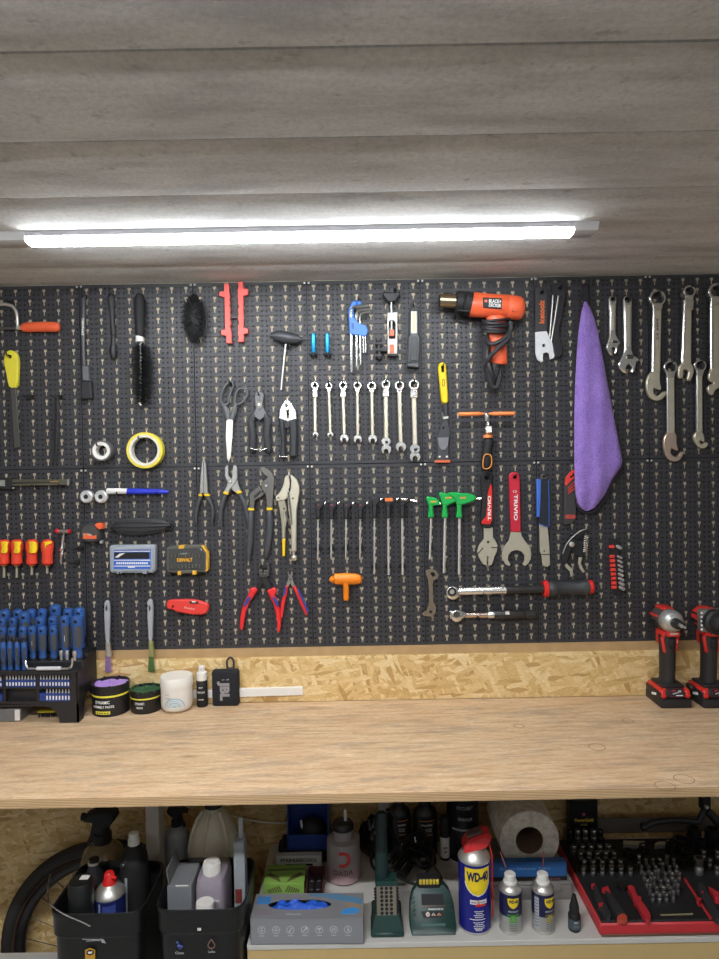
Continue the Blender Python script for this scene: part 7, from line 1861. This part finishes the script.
# black bottles at the wall
for k_, (px, w_, lab) in enumerate(((399, 23.5, 'black flask with orange lines at the wall, nearer the work lamp'), (425, 24.5, 'black flask with orange lines at the wall, nearer the small vial'))):
    c = WZ(px, 830, 1.645); c.z = Zs; r = w_ / 2 * 1.645 / FPX; hh = WZ(px, 806, 1.645).z - Zs
    t = thing('black_flask', c, lab, 'bottle', 'black flasks')
    G().lathe([(r * .9, 0), (r, .004), (r, hh - .02), (r * .9, hh - .006), (r * .5, hh + .004), (r * .42, hh + .010)], c, n=34, sy=.8).build('body', mat('flask_black', (22, 22, 23), .3), t)
    G().lathe([(r * .5, hh + .006), (r * .5, hh + .024), (r * .46, hh + .026)], c, n=22).build('cap', matteb, t)
    yq = c.y - r * .8
    def fl(u, v): return Vector((c.x + u, c.y - .8 * math.sqrt(max(r * r - u * u, 0)) - .0007, c.z + v))
    for v in (hh - .026, hh - .060):
        g = G(); n = 8; x0, x1 = (-r * .5, r * .75) if v > hh - .04 else (-r * .3, r * .55)
        g.add([fl(x0 + (x1 - x0) * i / n, v + q) for i in range(n + 1) for q in (-.001, .001)], [(2 * i, 2 * i + 2, 2 * i + 3, 2 * i + 1) for i in range(n)]); g.build('orange_line', mat('line_copper', (196, 132, 84), .5), t)
    glyphs('mounter', lambda u, v: fl(u + .003, hh - .036 + v), r * .95, .005, inkw, t)
    for q in (.046, .051): glyphs('ALL ROUND', lambda u, v: fl(u + .002, hh - q + v), r * .8, .003, inkw, t)
c = H(445, 861, Zs); r = .0116; c.y += r; c.x = WZ(445, 850, 1.70 + c.y).x
t = bottle('roll_on_vial', 'slim vial with a black cap and white label between the flask and blue spray can', 'vial', c, r, [(r * .9, 0), (r, .002), (r, .056), (r * .98, .058)], white, n=22, parts=[('cap', [(r * 1.02, .056), (r * 1.02, .102), (r * .9, .105), (.0001, .105)], matteb), ('foot', [(r * 1.02, 0), (r * 1.02, .006)], matteb)])
for s, z, q in (('NOIR', .032, .010), ('DE', .022, .006)): cyltext(s, c, r, z, q, .005, inkb, t, bold=.04)
c = WZ(463, 830, 1.635); c.z = Zs; r = .0395; hh = .185
t = bottle('black_canister', 'large black canister with faint white lettering at the wall behind the blue spray can', 'canister', c, r, [(r * .95, 0), (r, .004), (r, hh), (r * .98, hh + .006), (r * .5, hh + .02)], mat('canister_black', (24, 24, 26), .35), n=40, parts=[('lid', [(r * .9, hh + .006), (r * .9, hh + .03), (r * .86, hh + .032)], matteb)])
for s, z, q in (('RYCUBET', .135, .040), ('EMBALM', .108, .034)): cyltext(s, c, r, z, q, .008, mat('faint_white', (150, 150, 150), .6), t)
cylpatch('silver_swoosh', c, r, [(.079, -.034, .034), (.084, -.034, .034)], mat('faint_white'), t, 20)
# blue spray can
wb = mat('can_blue', (28, 34, 128), .25); shd = mat('shield_yellow', (246, 214, 40), .4)
c = H(474.5, 936, Zs); r = .0335; c.y += r; c.x = WZ(474.7, 900, 1.70 + c.y).x; hh = WZ(474, 850, 1.70 + c.y).z - Zs
t = thing('spray_can', c, 'large blue and yellow spray can with a tilted red spray cap', 'spray can')
G().lathe([(r * .94, 0), (r * 1.01, .002), (r * 1.01, .006), (r, .008), (r, hh - .014)], c, n=48).build('body', wb, t)
G().lathe([(r, hh - .015), (r * 1.015, hh - .012), (r * .99, hh - .009), (r * .72, hh + .004), (r * .58, hh + .007), (r * .56, hh + .009)], c, n=44).build('dome', steel, t)
G().lathe([(r * .96, -.0001), (r * 1.03, .0018), (r * 1.03, .0046), (r * 1.0, .0062)], c, n=44).build('base_ring', steel, t)
a0 = .06
zs_ = hh - .020
sh_rows = [(zs_ - .055 * q, -.0275 * s, .0275 * s) for q, s in ((0, 1), (.3, 1), (.5, .98), (.65, .9), (.78, .75), (.88, .56), (.95, .36), (1, .06))]
cylpatch('shield', c, r, sh_rows, shd, t, 18, a0=a0)
sh2 = [(z - .0025 + .001 * i * 0, l * 1.06, q * 1.06) for i, (z, l, q) in enumerate(sh_rows[2:])]
cylpatch('shield_outline', c, r, sh2, inkw, t, 18, a0=a0, lift=.0002)
cyltext('WD-40', c, r, zs_ - .017, .047, .020, mat('letter_navy', (20, 24, 70), .4), t, a0=a0, bold=.05)
cylpatch('white_band', c, r, [(hh - 0.0940, -.017, .019), (hh - 0.0850, -.017, .019)], inkw, t, 12, a0=a0)
cylpatch('red_band', c, r, [(hh - 0.0980, -.006, .016), (hh - 0.0930, -.006, .016)], redp, t, 12, a0=a0, lift=.0008)
cyltext('2', c, r, hh - 0.0890, .005, .007, redp, t, a0=a0, lift=.001)
cyltext('SMART STRAW', c, r, hh - 0.0895, .030, .004, mat('letter_grey_dark', (110, 110, 120), .5), t, a0=a0, lift=.0009)
for q, (n_, zq) in enumerate(((.020, .108), (.014, .112), (.022, .116), (.018, .120), (.040, .125), (.024, .131), (.018, .135), (.024, .139), (.022, .143), (.034, .148), (.030, .153))):
    if hh - zq > .012:
        m_ = 5 if n_ < .035 else 1
        for j in range(m_): cylpatch('print_line', c, r, [(hh - zq - .0012, -n_ / 2 + n_ * j / m_, -n_ / 2 + n_ * (j + .82) / m_), (hh - zq + .0004, -n_ / 2 + n_ * j / m_, -n_ / 2 + n_ * (j + .82) / m_)], inkw, t, 4, a0=a0 + .05)
cyltext('450ml', c, r, .013, .014, .005, inkw, t, a0=a0)
capc = mat('cap_red', (216, 52, 56), .4)
Mc = Matrix.Translation(c + Vector((.004, 0, hh + .005))) @ Matrix.Rotation(-.24, 4, 'Y') @ Matrix.Diagonal((1.02, 1, .82, 1))
P = [(-.026, 0), (.020, 0), (.030, .012), (.037, .026), (.034, .034), (.020, .038), (-.004, .036), (-.018, .026), (-.026, .012)]
g = G(Mc); f = [(x, -.019, z) for x, z in smooth(P, 2)]; g.prism(f, [(x, .019, z) for x, _, z in f], bev=.006); g.build('spray_cap', capc, t)
G(Mc).box((.004, 0, .040), (.034, .026, .007), .003, Matrix.Rotation(-.12, 3, 'Y')).build('spray_trigger', mat('trigger_grey', (96, 76, 78), .6), t)
G().tube([c + Vector((r + .0035, -.004, .02)), c + Vector((r + .0035, -.004, hh - .01)), c + Vector((r - .002, -.004, hh + .015))], .0014, n=6).build('straw', redp, t)
# the two small cans
def small_can(px, lab, turn, accent, ltx):
    c = H(px, 935.5, Zs); r = .0229; c.y += r; c.x = WZ(px, 910, 1.70 + c.y).x; hh = WZ(px, 884, 1.70 + c.y).z - Zs
    t = thing('spray_can', c, lab, 'spray can', 'small navy and silver spray cans')
    G().lathe([(r * .94, 0), (r, .002), (r, hh - .010)], c, n=40).build('body', mat('can_silver', (186, 188, 186), .32, .5), t)
    cylpatch('navy_wrap', c, r, [(hh * .40, -r * 3.14, r * 3.14), (hh - .010, -r * 3.14, r * 3.14)], mat('wrap_navy', (24, 28, 70), .3), t, 44)
    G().lathe([(r * .97, -.0001), (r * 1.04, .0016), (r * 1.04, .004), (r, .0055)], c, n=40).build('base_ring', steel, t)
    G().lathe([(r, hh - .011), (r * 1.03, hh - .008), (r * .97, hh - .004), (r * .62, hh + .004), (r * .5, hh + .005)], c, n=36).build('dome', steel, t)
    G().lathe([(r * .62, hh + .002), (r * .62, hh + .008), (r * .52, hh + .010), (r * .50, hh + .022), (r * .40, hh + .024), (.0001, hh + .024)], c, n=22).build('nozzle', white, t)
    a0 = turn; z0 = hh - .016
    cylpatch('shield', c, r, [(z0 - .021 * q, -.0115 * s, .0115 * s) for q, s in ((0, 1), (.35, 1), (.6, .92), (.8, .68), (.93, .36), (1, .06))], shd, t, 12, a0=a0, lift=.0007)
    cyltext('WD-40', c, r, z0 - .0065, .019, .0075, mat('letter_navy'), t, a0=a0, bold=.05, lift=.0011)
    cyltext('SPECIALIST', c, r, hh - .043, .022, .0032, mat('print_light_grey'), t, a0=a0, lift=.001)
    for s, z in zip(ltx, (hh - .051, hh - .057, hh - .063)): cyltext(s, c, r, z, .004 * len(s) ** .75 + .004, .0046, accent, t, a0=a0, lift=.001)
    g = G(); n = 20; q = .0075; z = hh * .36
    vs = [(c.x + (r + .0009) * math.sin(a0 + (u * q * math.cos(i * 2 * math.pi / n)) / r), c.y - (r + .0009) * math.cos(a0 + (u * q * math.cos(i * 2 * math.pi / n)) / r), c.z + z + u * q * math.sin(i * 2 * math.pi / n)) for i in range(n) for u in (1, .55)]
    g.add(vs, [(2 * i, 2 * i + 1, (2 * i + 3) % (2 * n), (2 * i + 2) % (2 * n)) for i in range(n)]); g.build('round_emblem', accent, t)
    for k_ in range(5): cylpatch('print_line', c, r, [(.010 + .004 * k_, -.009, .009), (.0112 + .004 * k_, -.009, .009)], mat('print_mid_grey', (120, 122, 122), .5), t, 6, a0=a0, lift=.0006)
    return t, c, r, hh
t, c, r, hh = small_can(510.5, 'small navy and silver spray can with green lettering, closest to the large blue can', .05, mat('accent_green', (96, 180, 70), .5), ('DEGREASER', 'SNEL', 'SPRAY'))
G().tube([WZ(*WD(356, 462), 1.70 + c.y), WZ(*WD(322, 362), 1.70 + c.y + .02)], .0013, n=6).build('straw', mat('straw_maroon', (110, 40, 44), .5), t)
t, c, r, hh = small_can(543, 'small navy and silver spray can with gold lettering, beside the dropper bottle', .40, mat('accent_gold', (190, 170, 90), .5), ('CONTACT', 'SPRAY', 'FAST'))
cylpatch('side_panel_print', c, r, [(.012, -.024, -.014), (hh * .82, -.024, -.014)], mat('panel_pale', (176, 180, 190), .5), t, 8, lift=.0008)
for k_ in range(12): cylpatch('side_print', c, r, [(.016 + .0065 * k_, -.023, -.0155), (.0185 + .0065 * k_, -.023, -.0155)], mat('print_mid_grey'), t, 5, lift=.0011)
G().tube([WZ(*WD(596, 462), 1.70 + c.y), WZ(*WD(598, 360), 1.70 + c.y + .02)], .0013, n=6).build('straw', mat('straw_maroon'), t)
# organiser, blue box, paper roll
a, b = WZ(492, 900, 1.455), WZ(573, 900, 1.455); M = loc((a.x + b.x) / 2, a.y, Zs); w = b.x - a.x; ho_ = .040
t = thing('clear_organiser', M.translation, 'low clear grey plastic organiser box lying under the blue carton', 'organiser')
oc = mat('organiser_clear', (164, 162, 158), .25, trans=.35)
fbox(M, (0, .09, ho_ * .42), (w, .18, ho_ * .84), .003).build('tray', oc, t)
fbox(M, (0, .09, ho_ * .92), (w * 1.01, .182, ho_ * .16), .002).build('lid', oc, t)
for x in (-.3, .3): fbox(M, (x * w, -.001, ho_ * .7), (.02, .004, .014), .001).build('latch', oc, t)
a, b = WZ(490, 890, 1.462), WZ(567, 890, 1.462); w = b.x - a.x; M = loc((a.x + b.x) / 2, a.y, Zs + ho_); hB = WZ(528, 862, 1.462).z - Zs - ho_
t = thing('blue_carton', M.translation, 'flat blue carton with a dark lower edge in front of the paper roll', 'box')
fbox(M, (0, .009, hB / 2), (w, .018, hB), .001).build('body', mat('carton_blue', (40, 92, 152), .45), t)
sheet('dark_edge', M, [(-w / 2, 0), (w / 2, 0), (w / 2, hB * .22), (-w / 2, hB * .22)], inkb, t, .0006)
glyphs('Blauwe Nummer Tafels', lambda u, v: M @ Vector((u - w * .04, -.0007, hB * .66 + v)), w * .66, .006, mat('pale_blue_letter', (120, 160, 200), .5), t, bold=0)
glyphs('LEVENSMIDDEL', lambda u, v: M @ Vector((u + w * .24, -.001, hB * .1 + v)), w * .36, .004, mat('print_rose'), t)
c = WZ(529.5, 843, 1.50); rr = 30.5 * 1.50 / FPX; c.z = Zs + ho_ + rr
t = thing('paper_roll', (c.x, c.y, Zs + ho_), 'large grey paper roll lying end on behind the blue carton', 'paper roll')
pm = NT('roll_paper', .9); wv = pm.noise(pm.mapping((1, 1, 1)), 60, 5, .6)
pm.l(pm.ramp(wv, [(.35, (186, 178, 164)), (.55, (216, 209, 195)), (.7, (228, 222, 210))]), pm.b.inputs['Base Color']); pm.bump(wv, .4, .002)
ri = 14 * 1.5 / FPX
G().lathe([(ri, .0), (ri, -.0), (rr * .5, .0008), (rr * .97, 0), (rr, .003), (rr, .150), (ri, .150), (ri, 0)], (c.x, c.y, c.z), (0, 1, 0), 56, cap=False).build('winding', pm.m, t)
G().lathe([(ri, .001), (ri - .0016, .001), (ri - .0016, .149), (ri, .149)], (c.x, c.y, c.z), (0, 1, 0), 36, cap=False).build('cardboard_core', mat('core_card', (120, 98, 76), .8), t)
G().lathe([(ri, .1492), (.0001, .1492)], (c.x, c.y, c.z), (0, 1, 0), 24, cap=False).build('core_end', mat('core_card'), t)
# dropper bottle
c = H(574.3, 933.5, Zs); r = .0126; c.y += r; c.x = WZ(574.3, 920, 1.70 + c.y).x; hh = WZ(574, 912, 1.70 + c.y).z - Zs
t = bottle('dropper_bottle', 'tiny black dropper bottle with a grey label beside the red socket case', 'bottle', c, r, [(r * .92, 0), (r, .002), (r, hh - .004), (r * .7, hh + .002)], inkb, n=26, parts=[('cap', [(r * .8, hh), (r * .78, hh + .012), (r * .42, hh + .030), (r * .3, hh + .037), (.0001, hh + .038)], matteb)])
cylpatch('label_wrap', c, r, [(.006, -r * 1.5, r * 1.5), (hh - .010, -r * 1.5, r * 1.5)], mat('label_slate', (70, 84, 94), .5), t, 16)
cyltext('nano', c, r, hh - .014, .008, .003, inkw, t, lift=.001)
cyltext('CARE', c, r, .014, .012, .006, mat('label_pale_slate', (120, 132, 142), .5), t, lift=.001)
# black box with gold print
a, b = WZ(570, 830, 1.655), WZ(598, 830, 1.655); w = b.x - a.x; M = loc((a.x + b.x) / 2, a.y, Zs); hh = WZ(584, 801, 1.655).z - Zs
t = thing('black_carton', M.translation, 'tall black carton with a red star and gold lettering behind the socket case', 'box')
fbox(M, (0, .014, hh / 2), (w, .028, hh), .001).build('body', mat('carton_black', (18, 18, 24), .4), t)
st = [(.006 * (1 if i % 2 == 0 else .42) * math.sin(i * math.pi / 5), hh - .034 + .006 * (1 if i % 2 == 0 else .42) * math.cos(i * math.pi / 5)) for i in range(10)]
sheet('star_print', M, st, mat('star_rose', (190, 90, 96), .5), t)
glyphs('PowerGold', lambda u, v: M @ Vector((u, -.0006, hh - .048 + v)), w * .66, .009, mat('gold_letter', (214, 180, 60), .5), t, bold=.03)
glyphs('MTB', lambda u, v: M @ Vector((u, -.0006, hh - .060 + v)), w * .22, .005, mat('gold_letter'), t)
# ---------------------------------------------------------------- socket set case
zt_ = Zs + .030
xl_ = H(600, 922, zt_).x; yfr = H(640, 921.5, zt_).y; ybk = -.058
xr_ = xl_ + .46; cxm = (xl_ + xr_) / 2
t = thing('socket_case', (cxm, (yfr + ybk) / 2, Zs), 'open red case with a black foam tray full of sockets', 'tool case')
cr = mat('case_red', (200, 52, 58), .5, var=.08)
g = G(); d_ = ybk - yfr; cyy = (yfr + ybk) / 2
g.box((cxm, cyy, Zs + .013), (.46, d_, .026), .003); g.build('shell', cr, t)
G().box((cxm, cyy, Zs + .0275), (.452, d_ - .006, .005), .0015).build('foam_tray', matteb, t)
G().box((cxm, yfr - .001, Zs + .003), (.456, .003, .005), .001).build('base_strip', mat('case_brown', (104, 70, 52), .6), t)
zf = Zs + .030
lidm = mat('lid_grey', (92, 86, 78), .7, var=.1)
lz = WZ(650, 816, 1.675).z
G().box((cxm + .03, ybk + .028, (Zs + lz) / 2 + .014), (.40, .006, lz - Zs - .028), .002, Matrix.Rotation(.0, 3, 'X')).build('lid', lidm, t)
for x in (-.12, .12): G().box((cxm + x, ybk + .013, Zs + .022), (.03, .030, .006), .001).build('hinge', blackp, t)
sk = mat('socket_steel', (168, 166, 164), .28, .9, var=.1); skd = mat('socket_dark', (52, 52, 54), .35, .7)
protoS = {}
def sock(px, py, r, h, m=sk, lab='', grp='', base=None):
    p = H(px, py, zf)
    key = (round(r, 4), round(h, 4), m.name)
    if key not in protoS:
        o = G().lathe([(r * .9, 0), (r, .001), (r, h * .45), (r * .86, h * .5), (r * .86, h * .56), (r * .96, h * .6), (r * .98, h - .001), (r * .88, h), (r * .66, h), (r * .62, h * .6), (.0001, h * .6)], p, n=14).build('socket', m)
        o['_base'] = tuple(p); protoS[key] = o
    else:
        o = protoS[key].copy(); COL.objects.link(o); o.location = p
    tag(o, lab, 'socket', grp); return o
rn = ['rear', 'second', 'third', 'fourth', 'front']
for i in range(5): sock(*DP(68 + 50 * i + (6 if i == 3 else 0), 285), .0068 + .0006 * (i == 3), .034, skd if i in (0, 4) else sk, 'tall deep socket in the rear row of the red case beside the black carton', 'deep sockets in the rear row')
for j, (v, n_, x0, st_) in enumerate(((358, 5, 92, 57), (400, 5, 138, 55), (455, 5, 160, 60), (498, 6, 156, 62))):
    for i in range(n_): sock(*DP(x0 + st_ * i, v), .0066 - .0004 * j, .022 - .001 * j, sk, 'small socket in the %s row of the socket block nearest the dropper bottle' % rn[j + 1], 'small sockets, %s row' % rn[j + 1])
for i, (u, v, r, h) in enumerate(((-8, 370, .013, .014), (68, 382, .0115, .018), (100, 330, .014, .012), (270, 340, .0125, .02), (282, 420, .0105, .016), (350, 345, .0105, .012), (350, 420, .0085, .012), (380, 372, .013, .016), (340, 300, .019, .018))):
    sock(*RB(u, v), r, h, skd, 'wide dark socket in the middle of the red case behind the bit block', 'wide dark sockets')
for i, (u, v, r, h) in enumerate(((425, 300, .017, .045), (545, 300, .018, .042), (470, 330, .012, .026), (585, 340, .011, .024))):
    sock(*RB(u, v), r, h, skd, ['large upright dark socket standing beside its twin at the rear of the red case', 'large dark socket at the rear corner of the red case, cut off by the frame', 'medium dark socket between the two large ones', 'medium dark socket half out of the frame'][i], 'large dark sockets')
sock(*RB(455, 490), .0105, .038, sk, 'bright stepped socket standing alone in front of the large dark sockets', 'stepped socket')
for i, (u, v) in enumerate(((487, 395), (528, 450), (578, 395), (576, 500))): sock(*RB(u, v), .0055, .022, sk, 'slim bright extension socket near the frame edge of the red case', 'slim extension sockets')
for j in range(6):
    for i in range(7 if j < 5 else 5):
        u = 60 + 46 * i + 18 * j; v = 440 + 47 * j
        if i > 5 - (j > 2) - (j > 4): continue
        sock(*RB(u, v),   .0044, .019 + (.007 if (i + j) % 4 == 0 else 0), chrome if (i + j) % 3 == 0 else sk, 'tiny chrome bit in the slanted block of bits in the red case', 'bits in the slanted block')
def flat(name, c_, P, th, m, par=None, z=zf):
    g = G(); q = [H(*c_(u, v), z + th) for u, v in P]; n = len(q)
    vs = q + [p - Vector((0, 0, th)) for p in q]
    g.add(vs, [(i, (i + 1) % n, n + (i + 1) % n, n + i) for i in range(n)] + [tuple(a) for a in tessellate_polygon([[Vector((p.x, p.y, 0)) for p in q]])] + [tuple(i + n for i in a) for a in tessellate_polygon([[Vector((p.x, p.y, 0)) for p in q]])])
    return g.build(name, m, par)
hr = mat('handle_red', (186, 46, 56), .45)
p = H(*DP(450, 700), zf)
t2 = thing('ratchet', p, 'ratchet with a dark red grip lying in the foam beside the slanted bit block', 'ratchet')
flat('grip', RB, smooth([(0, 560), (28, 570), (36, 600), (48, 632), (76, 640), (70, 660), (96, 690), (128, 740), (140, 775), (128, 792), (104, 786), (76, 748), (48, 690), (22, 664), (20, 640), (0, 600), (-20, 575)], 1), .010, hr, t2)
flat('head', RB, smooth([(-20, 575), (-2, 560), (-60, 530), (-90, 545), (-80, 575), (-40, 590)], 1), .008, skd, t2)
p = H(*DP(300, 640), zf)
t2 = thing('pliers', p, 'black gripped pliers with small red marks lying in the foam beside the ratchet', 'pliers')
flat('handle', DP, smooth([(290, 580), (320, 570), (350, 640), (430, 740), (446, 780), (400, 785), (360, 740), (320, 660)], 1), .009, rubber, t2)
flat('handle', DP, smooth([(210, 560), (240, 555), (270, 640), (330, 730), (340, 775), (300, 770), (250, 690)], 1), .009, rubber, t2)
for P in ([(205, 552), (232, 548), (226, 570)], [(276, 580), (318, 566), (332, 612), (310, 598)], [(252, 680), (284, 676), (280, 702), (258, 698)]): flat('red_mark', DP, P, .0105, hr, t2)
flat('end_cap', DP, smooth([(376, 770), (410, 746), (440, 760), (446, 786), (380, 786)], 1), .0105, mat('cap_rust', (190, 74, 56), .5), t2)
t2 = thing('stubby_screwdriver', H(*RB(480, 640), zf), 'dark screwdriver handle with red marks lying at the frame edge of the red case', 'screwdriver')
flat('handle', RB, smooth([(440, 560), (480, 540), (530, 640), (589, 740), (600, 790), (560, 780), (500, 690)], 1), .012, rubber, t2)
for P in ([(520, 570), (589, 610), (589, 650), (560, 640)], [(440, 645), (476, 648), (462, 668)], [(470, 602), (490, 600), (484, 614)]): flat('red_mark', RB, P, .0135, hr, t2)
flat('divider_line', RB, [(355, 518), (366, 516), (542, 782), (530, 786)], .003, cr, COL.objects['socket_case'])
flat('print_line', RB, [(200, 756), (300, 752), (416, 748), (416, 757), (204, 764)], .0012, mat('worn_gold', (150, 140, 110), .5), COL.objects['socket_case'])
t2 = tag(flat('silver_clip', RB, [(-45, 268), (98, 272), (98, 296), (-45, 292)], .010, steel), 'bright silver bar lying across the rear of the red case', 'bar')
t2 = tag(flat('silver_bracket', RB, smooth([(160, 290), (190, 272), (240, 276), (246, 262), (256, 262), (262, 278), (300, 282), (300, 292), (240, 294), (190, 292), (166, 300)], 1), .010, steel), 'bent silver bracket lying at the rear of the red case', 'bracket')
# black bar hanging from under the bench top
g = G(); zu = Z_BENCH - .018
pp = [WZ(*RB(u, v), 1.58) for u, v in spline([(80, 178), (110, 172), (150, 150), (250, 134), (350, 132), (440, 142), (470, 110), (488, 72), (494, 58)], 5)]
t = thing('brake_lever_bar', pp[-1], 'bent black handlebar piece hanging from the underside of the bench above the socket case', 'handlebar')
G().tube(pp, [.010 if i < 5 else .0075 for i in range(len(pp))], n=12, ends=.4).build('bar', blackp, t)
G().tube([WZ(*RB(u, v), 1.58) for u, v in ((504, 66), (540, 100), (600, 170))], .010, n=12).build('arm', blackp, t)
top_ = pp[-1]
G().box((top_.x, top_.y, (zu + top_.z) / 2), (.02, .02, max(zu - top_.z, .004) - .0006), .001).build('clamp', matteb, t)
G().lathe([(.004, 0), (.004, -.008)], WZ(*RB(500, 38), 1.565), (0, 1, 0), 10).build('bolt', steel, t)
